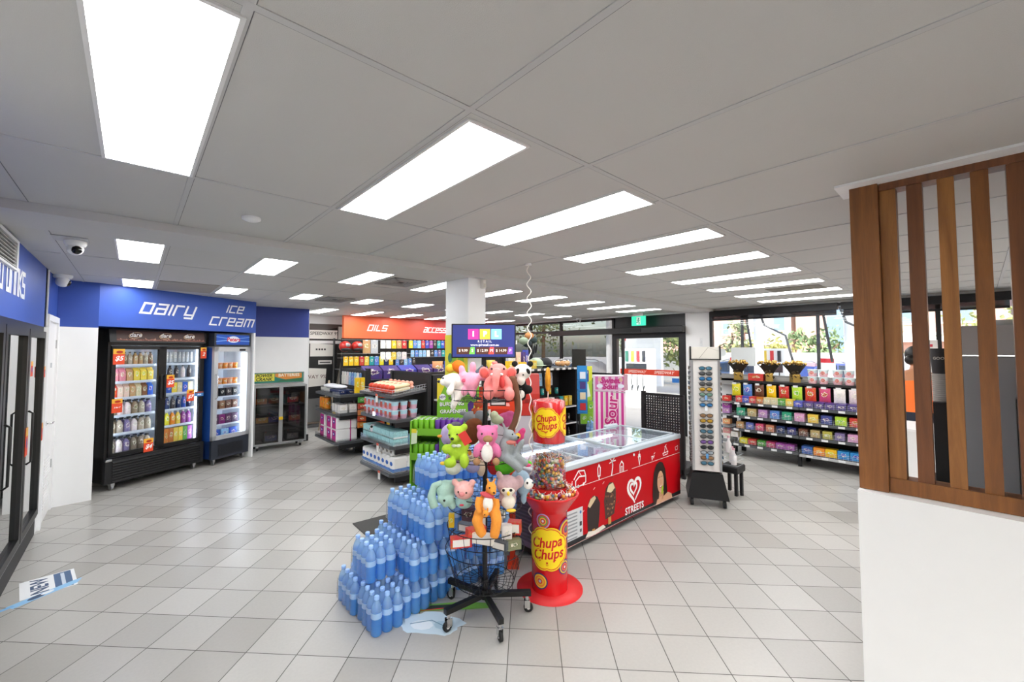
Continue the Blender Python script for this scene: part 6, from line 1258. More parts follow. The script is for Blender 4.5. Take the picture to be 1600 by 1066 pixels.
# ------------------------------------------------------------------ middle right gondola (toiletries) before the tinted window
t = thing('gondola_shelving', 'black toiletries gondola standing before the tinted window', 'shelving', (4.15, 4.42, 0))
MB().box(0, 1.26, .25, .3, 0, 1.40, pf).box(1.24, 1.28, -.1, .6, 0, 1.42, blackp).box(0, 1.26, -.15, .6, .03, .1, blackp).box(-.02, 1.26, -.12, .45, 1.40, 1.425, greym).build('frame', t)
for i in range(9): MB().box(.05+i*.14, .12+i*.14, -.123, -.12, 1.395, 1.425, C_('#e8e8e6')).build('price_ticket', t)
for z in (.3, .56, .82): 
    s = MB().box(0, 1.24, -.12, .25, z-.025, z, greym).build('shelf', t); MB().box(0.02, 1.22, -.124, -.12, z-.022, z-.002, C_('#d5d7d9')).build('price_rail', s)
GF = lambda x, y, z: (4.15+x, 4.42+y, z)
row(GF, .05, 1.22, -.02, .82, ['#8fc0e0', '#f2efe6', '#5b8fd0', '#f2efe6', '#d04a7a', '#f2efe6', '#f6f3ee', '#222326', '#2aa5a0', '#f2c020', '#e6c24c'], 'tb', lambda: m_box(.075, .06, .15), 'toiletry_box', D('toiletry box'), 'on the top shelf of the toiletries gondola', 'box', 0)
row(GF, .1, 1.2, -.02, .56, ['#2d62c0', '#1c2f5c', '#2d62c0', '#1c2f5c', '#f2efe6', '#222326', '#1c2f5c', '#2d62c0', '#1c2f5c', '#222326'], 'tc', lambda: m_can(.025, .13), 'deodorant_can', D('deodorant can'), 'on the second shelf of the toiletries gondola', 'can', 0)
row(GF, .1, 1.2, -.02, .30, ['#222326', '#cc2f36', '#222326', '#222326', '#cc2f36', '#222326', '#222326', '#cc2f36', '#222326', '#222326'], 'td', lambda: m_bottle(.025, .18), 'shower_bottle', D('bottle'), 'on the third shelf of the toiletries gondola', 'bottle', 0)
row(GF, .1, 1.1, .12, 1.0, ['#2aa5a0', '#2aa5a0', '#2aa5a0', '#2aa5a0', '#f2c020', '#2aa5a0'], 'te', lambda: m_can(.03, .1), 'wipes_tub', D('wipes tub'), 'behind the toiletry boxes', 'tub', 0)
wall_hang = ['#8fc0e0', '#e4d62e', '#5b8fd0', '#f2efe6', '#e6c24c', '#8fc0e0', '#222326', '#b9bcc0']
for i, c in enumerate(wall_hang): hang('tg', lambda: m_hang(.08, .2), 'hanging_pack', 4.2+i*.12, 4.55, 1.14, c, '%s hanging pack under the top of the toiletries gondola, %s along' % (CN[c], ORD[i]), 'hanging pack', 'hanging packs on the toiletries gondola')
# things on top of that gondola
for i, (x, w, h, c, l) in enumerate(((.02, .07, .25, '#e8e4da', 'cream box with gold print'), (.13, .08, .25, '#e9c9b6', 'pale pink gift box'), (.24, .05, .25, '#4a3a80', 'dark purple starry box'), (.30, .06, .28, '#3f4eb4', 'tall indigo box'), (-.1, .1, .12, '#f2c020', 'low yellow tub'), (.16, .1, .1, '#f2c020', 'small yellow tub'), (.38, .09, .12, '#e6c24c', 'gold yellow tub'))):
    prod('tt%d' % i, lambda: m_box(w, .07, h), 'gift_box', GF(x, .02 if h < .2 else .1, 1.425), c, l+' on top of the toiletries gondola', 'box', None)
def hat(c): return MB().ball((0, 0, .06), (.12, .12, .10), C_(c, .8), 16, 8).lathe([(.12, .05), (.17, .04)], C_(c, .8), 20, cap=False)
tag(hat('#a8b8a0').build('bucket_hat', loc=GF(.52, .1, 1.425)), 'pale green cap lying on top of the toiletries gondola', 'hat')
tag(hat('#222326').build('black_cap', loc=GF(.78, .15, 1.425)), 'black cap lying on top of the toiletries gondola', 'hat')
t = thing('hat_stand', 'stand of hanging hats and scarves above the toiletries gondola', 'hat stand', GF(.55, .3, 1.425))
MB().cyl((0, 0, 0), .006, .62, steel, 8).tube([(-.15, 0, .58), (.15, 0, .58)], .005, steel).build('pole', t)
for x, z, c in ((-.12, .42, '#8a9a84'), (.0, .50, '#b07a4a'), (.08, .44, '#2a3a3c'), (-.04, .38, '#1f2a30')): MB().ball((x, -.03, z), (.09, .06, .06), C_(c, .85), 12, 7).build('hat', t)
for x, z in ((.12, .28), (.0, .26), (.17, .3)): MB().ball((x, -.02, z), (.018, .015, .08), C_('#161a1e', .85), 8, 6, (0, .2, 0)).build('ear_flap', t)
tag(MB().box(-.22, .10, 0, .01, -.03, .03, C_('#e6e6e0')).box(-.25, -.2, .0, .2, -.05, .02, blackm).build('header_rail', loc=GF(.12, .2, 1.82), rot=0), 'white ticket rail over the gift boxes by the price screen', 'rail')
tag(MB().box(0, .03, 0, .03, 0, .42, blackp).build('end_post', loc=GF(-.1, .25, 1.425)), 'short black post at the price screen end of the toiletries gondola', 'post')
# a tall black monitor seen against the tinted glass
t = thing('monitor_back', 'black flat panel standing against the tinted window', 'screen', (6.28, 4.95, 0), RA)
MB().box(-.13, .13, 0, .03, 1.2, 1.72, blackm, ch=.004).build('panel', t); MB().box(-.02, .02, .01, .03, 0, 1.38, blackm).box(-.15, .15, -.1, .12, 0, .02, blackm).build('stand', t)
# blue clip strip and green cans at the end of the gondola
t = thing('strip_display', 'bright blue hanging card display at the end of the toiletries gondola', 'display', (5.46, 4.23, 0), RA)
MB().box(-.09, .07, 0, .02, .68, 1.45, C_('#2a8ad0', .4)).build('board', t)
for i, (z, c) in enumerate(((1.3, '#dfe8f2'), (1.14, '#4a3a80'), (.97, '#e8dcb8'), (.80, '#cc2f36'))): MB().box(-.05, .04, -.02, 0, z-.06, z+.05, C_(c)).box(-.08, .06, -.03, 0, z-.09, z-.065, C_('#2a8ad0', .4)).build('pocket', t)
t = thing('bread_bag', 'clear bag of bread rolls slumped on the gondola corner', 'bread bag', (5.28, 4.50, 1.495), -.5)
MB().ball((0, 0, 0), (.16, .09, .07), glass('cellophane', (.97, .96, .94), .12, .15), 14, 8).build('bag', t)
for x in (-.08, 0, .08): MB().ball((x, 0, -.01), (.05, .05, .045), C_('#d9a56a', .7), 10, 7).build('roll', t)
t = thing('snack_stand', 'black wire stand with yellow header beside the blue strip display', 'display stand', (5.98, 4.52, 0), RA)
MB().box(-.16, -.14, 0, .02, 0, 1.45, blackp).box(.24, .26, 0, .02, 0, 1.2, blackp).box(-.16, .26, 0, .3, .40, .42, greym).box(-.16, .26, 0, .3, .07, .09, blackp).box(.1, .26, .0, .25, 1.1, 1.13, greym).box(.1, .26, 0, .25, .72, .74, C_('#c8c8b8')).box(-.16, .26, .28, .3, 0, 1.2, blackp).build('frame', t)
h = MB().box(-.13, .07, -.01, .0, .82, 1.42, C_('#d8dc3c')).build('header_card', t)
a = Art(front(-.01)); a.poly([(-.13, .82), (.07, .82), (.07, 1.2), (-.13, 1.0)], '#a8cc3c'); a.rect(-.08, .01, 1.15, 1.35, '#3a4a9c'); a.line([(-.045, 1.18), (-.02, 1.32)], .02, '#f2e8a0'); a.poly([(-.08, .86), (.04, .9), (.0, 1.12), (-.09, 1.08)], '#e8f0e0'); a.build('print', h)
for i in range(4): prod('gcase', lambda: m_box(.11, .14, .19, pk2), 'green_drink_case', (5.98+(-.07+(i % 2)*.115)*cos(RA)-.06*sin(RA), 4.52+(-.07+(i % 2)*.115)*sin(RA)+.06*cos(RA), .422+(i//2)*.192), '#8fc832', 'lime green drink case on the wire stand, %s layer, %s of two' % ('lower' if i < 2 else 'upper', ORD[i % 2]), 'case', 'lime green drink cases', RA)
for i in range(2): tag(MB().cyl((0, 0, 0), .04, .12, C_('#2a4a9c'), 10).build('blue_can', loc=(6.15, 4.47+i*.08, .74)), 'small blue tin on the side shelf of the wire stand, %s one' % ORD[i], 'tin', 'blue tins on the wire stand')
# bottles of water low behind the freezer
for i in range(2):
    for j in range(3):
        b = bpy.data.objects.new('water_bottle', BOT); COL.objects.link(b); b.location = (5.7+i*.08, 4.15+j*.08, .28); b.scale = (1.1, 1.1, 1.1); c = bpy.data.objects.new('cap', CAP); COL.objects.link(c); c.parent = b
        tag(b, 'small blue water bottle low down behind the chest freezer, row %s, %s in it' % (ORD[i], ORD[j]), 'bottle', 'water bottles behind the chest freezer')
tag(MB().box(0, .35, 0, .4, 0, .28, blackp).build('low_plinth', loc=(5.6, 4.08, 0)), 'low black plinth under the small water bottles', 'plinth')
# ------------------------------------------------------------------ confectionery shelving along the bright window
XF = 7.35
cs = thing('confectionery_shelving', 'long black sweets shelving under the bright window', 'shelving', (XF, 0, 0))
Y0, Y1, Y2 = -1.0, 1.78, 2.70
MB().box(.5, .53, Y0, Y2, .1, 1.20, blackp).box(.45, .55, Y2-.02, Y2+.01, 0, 1.2, blackp).box(.45, .55, Y1-.02, Y1+.02, 0, 1.2, blackp).build('back_panel', cs)
for y in (Y2-.03, Y1, Y0): MB().box(0.02, .06, y-.02, y+.02, 0, .17, blackp).box(.45, .5, y-.02, y+.02, 0, .17, blackp).box(0.0, .5, y-.025, y+.025, .13, .17, blackp).build('leg', cs)
tickets = []
for z, x0 in ((.20, 0), (.435, .02), (.64, .04), (.85, .08)):
    for ya, yb in ((Y1+.005, Y2), (Y0, Y1-.005)):
        zz = z-.015 if (z < .3 and ya < 0) else z
        s = MB().box(x0, .5, ya, yb, zz-.03, zz, greym).build('shelf', cs); MB().box(x0-.006, x0, ya, yb, zz-.035, zz+.003, C_('#55585c') if not (z < .3 and ya < 0) else C_('#b9bbbd')).build('price_rail', s)
        y = max(ya, .1)+.08
        while y < yb-.1: MB().box(x0-.009, x0-.006, y, y+.075, zz-.03, zz, C_('#e9ebec')).build('price_ticket', s); y += .165+.03*sin(y*31)
        m = MB()
        for dz in (.02, .045, .07): m.tube([(x0, ya+.01, zz+dz), (x0, yb-.01, zz+dz)], .0015, wire, 3)
        y = ya+.02
        while y < yb: m.tube([(x0, y, zz), (x0, y, zz+.07)], .0013, wire, 3); y += .05
        m.build('wire_fence', s)
MB().box(.28, .56, Y0, Y2+.05, 1.165, 1.20, blackp).box(.56, .60, Y0, Y2, 1.12, 1.25, C_('#b9b8b4')).build('top_shelf', cs)
CF = lambda u, d, z: (XF+d, u, z)     # u along Y, viewed from -X, increasing u is to the viewer's left
def crow(u0, u1, d, z, cols, key, mk, name, noun, where, cat, depth=1, dd=.12):
    n = len(cols)
    for i, c in enumerate(cols):
        u = u0+(u1-u0)*(i+.5)/n
        for k in range(depth):
            prod(key, mk, name, CF(u, d+k*dd, z), c, '%s %s %s, %s from column end%s' % (CN.get(c, 'printed'), noun, where, ORD[i], '' if k == 0 else ', behind'), cat, '%ss %s' % (name.replace('_', ' '), where), -pi/2+random.uniform(-.05, .05))
bagc = ['#e4d62e', '#5b8fd0', '#6b4030', '#f2c020', '#cc2f36', '#b7d83c', '#d8402a', '#d04a7a', '#f6f3ee', '#e8d8d8', '#f6f3ee', '#f6f3ee', '#cc2f36', '#e6c24c', '#5aa03c', '#2d62c0']
crow(2.80, .05, .30, .94, bagc, 'cbag', lambda: m_pouch(.14, .05, .20), 'sweet_bag', 'hanging sweet bag', 'under the top shelf', 'sweet bag')
for i in range(15): tag(MB().box(-.16, -.155, -.03, .03, 0, .03, C_('#dfe1e2')).box(-.155, .1, -.003, .003, .012, .018, steel).build('peg_ticket', loc=(XF+.36, 2.71-i*.172, 1.135)), 'white price ticket on a hook above the hanging sweets, %s from the white column' % ORD[i], 'price ticket', 'hook tickets above the hanging sweets')
boxm = lambda w, d, h: (lambda: m_box(w, d, h))
crow(2.66, 1.86, .17, .855, ['#cc2f36', '#3f4eb4', '#cc2f36', '#c8702c', '#d9c9a0', '#d9c9a0', '#5aa03c', '#e6c24c'], 'cb1', boxm(.095, .13, .10), 'chocolate_carton', 'chocolate carton', 'on the fourth shelf', 'carton')
crow(1.86, .1, .15, .855, ['#3f4eb4', '#4a3a80', '#4a3a80', '#4a3a80', '#4a3a80', '#4a3a80', '#3f4eb4', '#4a3a80', '#4a3a80', '#4a3a80', '#3f4eb4', '#4a3a80', '#4a3a80', '#4a3a80'], 'cb2', boxm(.11, .10, .085), 'chocolate_block_carton', 'chocolate block carton', 'in the violet run', 'carton', depth=2, dd=.11)
crow(2.66, .1, .14, .645, ['#2f9c74', '#b9a06a', '#b98ac0', '#5b8fd0', '#2f9c74', '#d9a0c8', '#e6c24c', '#3a4a8c', '#b7d83c', '#cc2f36', '#e6c24c', '#c8702c', '#d04a7a', '#e6c24c', '#cc2f36', '#5b8fd0'], 'cb3', boxm(.125, .12, .12), 'sweet_carton', 'sweet carton', 'on the third shelf', 'carton')
crow(2.66, .1, .12, .44, ['#b98a5c', '#5b6ab0', '#d04a7a', '#c87a5c', '#1c2f5c', '#222a6c', '#6b4030', '#b9a06a', '#b7b04c', '#7c6f9c', '#d9a0c8', '#e8a030', '#f2efe6', '#d8402a', '#cc2f36', '#222326', '#e6c24c', '#5aa03c'], 'cb4', boxm(.11, .12, .105), 'bar_carton', 'bar carton', 'on the second shelf', 'carton')
crow(2.60, 1.84, .12, .205, ['#e4d62e', '#cc2f36', '#5aa03c', '#b83a6c', '#9c4aa0', '#9c4aa0'], 'cb5', boxm(.115, .14, .085), 'lolly_carton', 'lolly carton', 'on the lowest shelf', 'carton')
crow(1.76, .1, .12, .19, ['#3a6ab0', '#f08a28', '#f2c020', '#2d90d0', '#2d90d0', '#f2efe6', '#cc2f36', '#cc2f36', '#c89a6a', '#e6c24c', '#cc2f36', '#5b8fd0'], 'cb6', boxm(.13, .14, .11), 'snack_carton', 'snack carton', 'on the lowest shelf of the longer bay', 'carton')
# side stack at the column end
for i, (u, z, c) in enumerate(((2.80, .24, '#f6f3ee'), (2.80, .33, '#e8a0a0'), (2.68, .285, '#f6f3ee'), (2.80, .48, '#e8a070'), (2.80, .66, '#b98ac0'), (2.80, .75, '#9c4aa0'), (2.80, .86, '#cc2f36'))):
    prod('sd', boxm(.11, .1, .085), 'gum_carton', CF(u, .12, z), c, '%s gum carton at column end of the sweets shelving, %s up from the floor' % (CN.get(c, 'salmon'), ORD[i]), 'carton', 'gum cartons at the shelving end', -pi/2)
tag(MB().box(0, .3, 2.72, 2.88, .2, .235, C_('#8b8d90')).box(0, .3, 2.72, 2.88, .44, .455, C_('#8b8d90')).box(0, .3, 2.72, 2.88, .63, .645, C_('#8b8d90')).box(0, .3, 2.72, 2.88, .83, .845, C_('#8b8d90')).box(.3, .32, 2.72, 2.88, 0, .95, blackp).build('side_rack', loc=(XF, 0, 0)), 'narrow wire side rack at the white column end of the sweets', 'rack')
# on the top shelf: gold wrapped bouquets, a red box and pastel tubs
def bouquet():
    m = MB(); gd = mat('gold_paper', '#9a7c34', .5); bkp = mat('black_tissue', '#241c12', .6)
    m.box(-.07, .07, -.05, .05, 0, .13, gd)
    n = 12; vs = []; r = random.Random(2)
    for j, (rr, z) in enumerate(((.045, .10), (.10, .19), (.155, .255))):
        for i in range(n): q_ = 2*pi*i/n; k = rr*(1+(.12 if i % 2 else -.1)*(j == 2)); vs.append((k*cos(q_)*.8, k*sin(q_), z+(.03 if i % 2 else -.01)*(j == 2)))
    return m.add(vs, [[j*n+i, j*n+(i+1) % n, (j+1)*n+(i+1) % n, (j+1)*n+i] for j in range(2) for i in range(n)], bkp, True)
def chocs():
    m = MB(); r = random.Random(3); go = mat('gold_foil', '#c9a45c', .25, metal=.7)
    for i in range(34):
        q_ = r.random()*2*pi; d = .14*sqrt(r.random()); m.ball((d*cos(q_)*.75, d*sin(q_)*1.05, .285+.05*r.random()-(d*.15)), .021, go, 8, 6)
    return m
def leaves():
    m = MB(); r = random.Random(5)
    for i in range(14): m.ball((-.05+r.uniform(-.02, .02), r.uniform(-.06, .06), .05+r.random()*.13), (.01, .02, .025), C_('#3a2c14', .6), 6, 4, (r.random(), r.random(), r.random()*3))
    return m
def ribbon(): return MB().ball((-.062, -.02, .11), (.012, .03, .02), mat('gold_ribbon', '#d8b25c', .2, metal=.6)).ball((-.062, .03, .10), (.012, .03, .02), mat('gold_ribbon', '#d8b25c')).box(-.064, -.058, -.01, .01, .0, .1, mat('gold_ribbon', '#d8b25c'))
for i, y in enumerate((2.71, 2.25, 1.90)):
    prod('bqt', bouquet, 'chocolate_bouquet', (XF+.40, y, 1.20), '#ffffff', 'gold foil chocolate bouquet on the top shelf, %s from the white column' % ORD[i], 'bouquet', 'gold chocolate bouquets', i*.3, [('foil_chocolates', chocs), ('tissue_leaves', leaves), ('ribbon', ribbon)])
prod('rbx', boxm(.22, .1, .115), 'chocolate_box', (XF+.38, 2.43, 1.20), '#cc2f36', 'red chocolate box with white ribbon print between two gold bouquets', 'box', None, -pi/2)
def ptub():
    return MB().lathe([(.048, 0), (.058, .05)], C_('#e2b4c0', .4), 16).lathe([(.058, .05), (.062, .095)], C_('#cfe0e4', .4), 16).lathe([(.066, .095), (.066, .105)], C_('#dfeef0', .35), 16)
def ptp():
    a = CArt(lambda u, v, d: (-(.061+d)*cos(u/.06), -(.061+d)*sin(u/.06), v), .0004); a.ell(0, .055, .030, .030, '#f3e6e0', 16); a.ell(0, .055, .026, .026, '#c2504a', 12)
    for k in (-.012, 0, .012): a.line([(k, .04), (k, .07)], .004, '#e8c8c0', up=False)
    return a.mb
for lv in range(2):
    for i in range(9):
        prod('ptub', ptub, 'fairy_floss_tub', (XF+.36, 1.665-i*.135-(.03 if i > 1 else 0), 1.20+lv*.107), '#ffffff', 'pastel tub with red print on the top shelf, %s layer, %s from the bouquets' % ('lower' if lv == 0 else 'upper', ORD[i]), 'tub', 'pastel tubs on the top shelf', 0, [('print', ptp)])
# ------------------------------------------------------------------ wooden slat screen on the white counter wall
def wood(name, c1, c2, seed):
    m = bpy.data.materials.new(name); m.use_nodes = True; nt = m.node_tree; N = nt.nodes.new; L = nt.links; p = nt.nodes['Principled BSDF']; p.inputs['Roughness'].default_value = .38
    tc = N('ShaderNodeTexCoord'); mp = N('ShaderNodeMapping'); mp.inputs['Scale'].default_value = (14, 14, .9); mp.inputs['Location'].default_value = (seed, seed*2, 0); L.new(tc.outputs['Object'], mp.inputs[0])
    n = N('ShaderNodeTexNoise'); n.inputs['Scale'].default_value = 2.2; n.inputs['Detail'].default_value = 8; n.inputs['Distortion'].default_value = .8; L.new(mp.outputs[0], n.inputs['Vector'])
    n2 = N('ShaderNodeTexNoise'); n2.inputs['Scale'].default_value = 30; n2.inputs['Detail'].default_value = 3; L.new(mp.outputs[0], n2.inputs['Vector'])
    cr = N('ShaderNodeValToRGB'); cr.color_ramp.elements[0].position = .3; cr.color_ramp.elements[0].color = lin(c1); cr.color_ramp.elements[1].position = .72; cr.color_ramp.elements[1].color = lin(c2); L.new(n.outputs['Fac'], cr.inputs[0])
    hs = N('ShaderNodeHueSaturation'); L.new(cr.outputs[0], hs.inputs['Color']); mr = N('ShaderNodeMapRange'); mr.inputs['To Min'].default_value = .82; mr.inputs['To Max'].default_value = 1.15; L.new(n2.outputs['Fac'], mr.inputs[0]); L.new(mr.outputs[0], hs.inputs['Value']); L.new(hs.outputs[0], p.inputs['Base Color'])
    return m
wA, wB, wC = wood('timber_mid', '#6f4320', '#96602f', 1), wood('timber_light', '#85562a', '#a8713a', 4), wood('timber_dark', '#5c361f', '#7f4e2c', 7)
sx = 2.58
w = MB().box(2.50, 2.62, -2.6, .385, 0, 1.062, white); struct('wall_counter', w)
t = thing('timber_screen', 'brown timber slat screen standing on the white half wall', 'screen', (sx, 0, 0))
MB().box(-.03, .08, .284, .384, 1.064, CH, wA).build('end_post', t)
MB().box(-.01, .08, -2.6, .281, 1.064, 1.128, wA).build('bottom_rail', t); MB().box(-.01, .08, -2.6, .281, 2.436, CH, wC).build('top_rail', t)
y = .281; k = 0
while y > -1.2:
    y0 = y-(.055 if k == 0 else .05); MB().box(0, .07, y0, y, 1.128, 2.436, (wB, wC, wB, wA, wC)[k % 5]).build('slat', t)
    y -= .0955 if k else .09; k += 1
tag(MB().box(2.48, 2.70, -2.6, .43, CH-.012, CH-.001, white).build('ceiling_batten'), 'white batten on the ceiling above the timber slat screen', 'batten')
# behind the screen: counter, cups, coffee machine, attendant
cm = C_('#e6e6e6', .4)
t = thing('service_counter', 'white service counter with black panels behind the timber screen', 'counter', (3.0, 0, 0))
MB().box(.0, .62, -2.4, .20, 0, .94, cm).build('cabinet', t); MB().box(-.02, .64, -2.4, .22, .94, .965, C_('#2a2a2c')).build('worktop', t)
t = thing('cup_dispenser', 'stack of grey ribbed paper cups with a black top behind the slats', 'cup stack', (3.38, .14, .965))
MB().box(-.07, .07, -.06, .035, 0, .45, blackm).build('dispenser_body', t)
m = MB()
for i in range(14): m.lathe([(.036, .45+i*.011), (.04, .456+i*.011), (.038, .461+i*.011)], C_('#8f8b86', .5), 16)
m.build('cups', t); m = MB().lathe([(.036, .605), (.044, .74), (.044, .745)], mat('black_cup', '#201e1f', .5), 18).build('top_cup', t)
a = Art(lambda u, v, d: (-(.041+d)*cos(u/.041), -(.041+d)*sin(u/.041), v), .0006); a.text('GOOD', 0, .69, .02, '#a8a29a', bold=.02); a.build('print', m)
t = thing('coffee_machine', 'big grey coffee machine with steel top behind the slats', 'coffee machine', (3.4, -.55, .965))
gcm = mat('machine_grey', '#7d8084', .45)
MB().box(-.2, .3, -.6, .30, 0, .70, gcm, ch=.01).build('body', t); MB().box(-.18, .3, -.6, .62, .71, .86, steel).build('steel_top', t); MB().box(-.22, -.2, .34, .40, 0, .6, blackm, ch=.008).build('side_pipe', t)
MB().box(-.2, .3, .32, .62, 0, .7, C_('#8e9195')).build('side_cabinet', t)
MB().prism([(.30, 0), (.44, 0), (.44, .5), (.40, .62), (.33, .64), (.30, .6)], -.26, -.2, blackm, 'x').build('black_door', t)
MB().ball((.05, .0, .865), (.09, .09, .03), steel, 14, 8).build('bean_lid', t)
for yy in (.02, -.15): tag(MB().lathe([(.02, 0), (.07, .02), (.08, .035)], C_('#e8e8e8', .3), 18).build('saucer', loc=(3.5, yy-.1, 1.826)), 'white saucer on the steel top of the coffee machine, %s one' % ('inner' if yy > 0 else 'outer'), 'saucer', 'saucers on the coffee machine')
tag(MB().box(0, .6, 0, .5, 0, .98, C_('#e9e9e8')).box(-.01, .61, -.01, .51, .98, 1.0, C_('#f2f2f2')).build('till_counter', loc=(5.2, .15, 0)), 'white till counter in front of the attendant in orange', 'counter')
tag(MB().box(0, .05, 0, .04, 0, .08, C_('#222222')).box(.0, .05, .05, .09, 0, .05, C_('#e2e2e2')).build('desk_stand', loc=(5.22, .3, 1.0)), 'small black and white holder on the till counter', 'holder')
tag(MB().box(0, .02, -.09, .09, 1.62, 1.82, C_('#e8e8e8')).box(-.002, 0, -.05, -.01, 1.74, 1.77, C_('#d04a5a')).box(-.002, 0, .0, .04, 1.67, 1.7, C_('#d04a5a')).box(0, .02, -.05, .05, 0, 1.62, C_('#dcdcdc')).build('notice_board', loc=(7.0, .40, 0)), 'white notice with red marks standing behind the attendant', 'notice')
tag(MB().box(0, .02, -.045, .045, 1.86, 2.22, C_('#262628')).box(.005, .015, -.01, .01, 2.22, CH, C_('#262628')).build('diesel_board', loc=(7.9, .52, 0)), 'narrow black fuel sign seen beside the timber slats', 'sign')
_o = [o for o in bpy.data.objects if o.name.startswith('diesel_board')][0]
a = Art(lambda u, v, d: (-.001-d, -u, v)); a.text('DIESEL', 0, 2.04, .08, '#f0f0f0', bold=.02, rot=radians(-90)); a.build('lettering', _o)
# ---- attendant, leaning forward away from the camera
pr = thing('person', 'attendant in orange hi-vis shirt and dark trousers leaning over behind the slats', 'person', (5.95, .44, 0), 0)
def skin_body(verts, edges, radii, m, name, parent, sub=2):
    me = bpy.data.meshes.new(name); me.from_pydata(verts, edges, []); o = bpy.data.objects.new(name, me); COL.objects.link(o)
    sm = o.modifiers.new('s', 'SKIN'); sm.use_smooth_shade = True
    for i, r in enumerate(radii): me.skin_vertices[0].data[i].radius = (r, r) if isinstance(r, (int, float)) else r
    me.skin_vertices[0].data[0].use_root = True
    ss = o.modifiers.new('b', 'SUBSURF'); ss.levels = sub; ss.render_levels = sub
    bpy.context.view_layer.update(); m2 = bpy.data.meshes.new_from_object(o.evaluated_get(bpy.context.evaluated_depsgraph_get())); bpy.data.objects.remove(o)
    m2.materials.clear(); m2.materials.append(m); m2.name = name
    for p in m2.polygons: p.use_smooth = True
    o = bpy.data.objects.new(name, m2); COL.objects.link(o); o.parent = parent; return o
def skin_verts_layer(me):
    pass
skn = mat('skin', '#b8805c', .5)
V = [(0, 0, .95), (.06, 0, 1.12), (.13, 0, 1.30), (.17, 0, 1.42), (.20, 0, 1.49), (.22, -.01, 1.56),
     (.0, .10, .90), (-.02, .11, .50), (-.03, .11, .08), (.12, .11, .04), (.0, -.10, .90), (-.02, -.11, .50), (-.03, -.11, .08), (.12, -.11, .04),
     (.15, .19, 1.38), (.24, .24, 1.14), (.42, .18, 1.06), (.52, .15, 1.05), (.15, -.19, 1.38), (.24, -.24, 1.14), (.42, -.18, 1.06), (.52, -.15, 1.05)]
E = [(0, 1), (1, 2), (2, 3), (3, 4), (4, 5), (0, 6), (6, 7), (7, 8), (8, 9), (0, 10), (10, 11), (11, 12), (12, 13), (3, 14), (14, 15), (15, 16), (16, 17), (3, 18), (18, 19), (19, 20), (20, 21)]
Rr = [(.13, .13), (.12, .12), (.13, .13), (.10, .10), .055, .05, .095, .065, .045, .045, .095, .065, .045, .045, .065, .05, .035, .028, .065, .05, .035, .028]
try:
    body = skin_body(V, E, Rr, skn, 'body', pr)
except Exception as ex:
    print('SKIN', ex); body = None
MB().ball((.225, -.005, 1.62), (.085, .075, .105), skn, 20, 14).ball((.30, -.03, 1.60), (.02, .015, .02), skn).ball((.22, -.078, 1.61), (.018, .01, .028), skn).ball((.22, .072, 1.61), (.018, .01, .028), skn).build('head', pr)
for s in (-1, 1): MB().ball((.298, s*.028-.005, 1.635), (.01, .012, .008), C_('#f2f2f0')).ball((.306, s*.028-.005, 1.635), .005, eye).build('eye', pr)
MB().ball((.305, -.005, 1.575), (.008, .024, .007), C_('#a04a44')).build('mouth', pr)
MB().ball((.20, -.005, 1.655), (.098, .088, .095), mat('black_hair', '#15110f', .5), 20, 12).ball((.10, .03, 1.60), (.05, .045, .05), mat('black_hair', '#15110f')).build('hair', pr)
hv = mat('hi_vis_orange', '#f5762a', .7)
MB().lathe([(.155, 1.02), (.165, 1.1), (.175, 1.25), (.17, 1.36), (.12, 1.45), (.065, 1.49)], hv, 24, M=Matrix.Translation((.02, 0, 0)) @ Matrix.Shear('XY', 4, (.0, .0)) if False else Matrix(((.85, 0, .36, -.33), (0, 1.15, 0, 0), (0, 0, 1, 0), (0, 0, 0, 1)))).tube([(.14, .16, 1.39), (.17, .21, 1.30), (.22, .245, 1.17)], [.075, .072, .066], hv, 12).tube([(.14, -.16, 1.39), (.17, -.21, 1.30), (.22, -.245, 1.17)], [.075, .072, .066], hv, 12).build('shirt', pr)
nv = mat('navy_trousers', '#1a2030', .7)
MB().lathe([(.15, .80), (.17, .9), (.168, 1.02), (.16, 1.08)], nv, 24, M=Matrix(((.85, 0, .1, -.07), (0, 1.1, 0, 0), (0, 0, 1, 0), (0, 0, 0, 1)))).tube([(0, .1, .92), (-.02, .11, .5), (-.03, .11, .1)], [.115, .085, .07], nv, 14).tube([(0, -.1, .92), (-.02, -.11, .5), (-.03, -.11, .1)], [.115, .085, .07], nv, 14).build('trousers', pr)
for s in (-1, 1):
    MB().ball((.06, s*.11, .045), (.14, .05, .045), blackp, 14, 8).build('shoe', pr)
    hx, hy, hz = .53, s*.15, 1.045
    h = MB().ball((hx+.03, hy, hz), (.045, .038, .015), skn, 12, 8)
    for k, l in enumerate((.055, .068, .072, .06)): yy = hy+(k-1.5)*.019; h.tube([(hx+.06, yy, hz), (hx+.06+l*.55, yy+(k-1.5)*.003, hz+.004), (hx+.06+l, yy+(k-1.5)*.005, hz-.008)], [.009, .0085, .007], skn, 8)
    h.tube([(hx+.02, hy-s*.03, hz), (hx+.05, hy-s*.05, hz), (hx+.075, hy-s*.052, hz-.004)], [.011, .010, .008], skn, 8); h.build('hand', pr)
# what the attendant leans on
tag(MB().box(0, .5, -.6, .3, 0, 1.0, C_('#dcdcdc')).box(-.01, .51, -.61, .31, 1.0, 1.025, C_('#ececec')).build('back_counter', loc=(6.36, .44, 0)), 'white back counter the attendant leans on', 'counter')
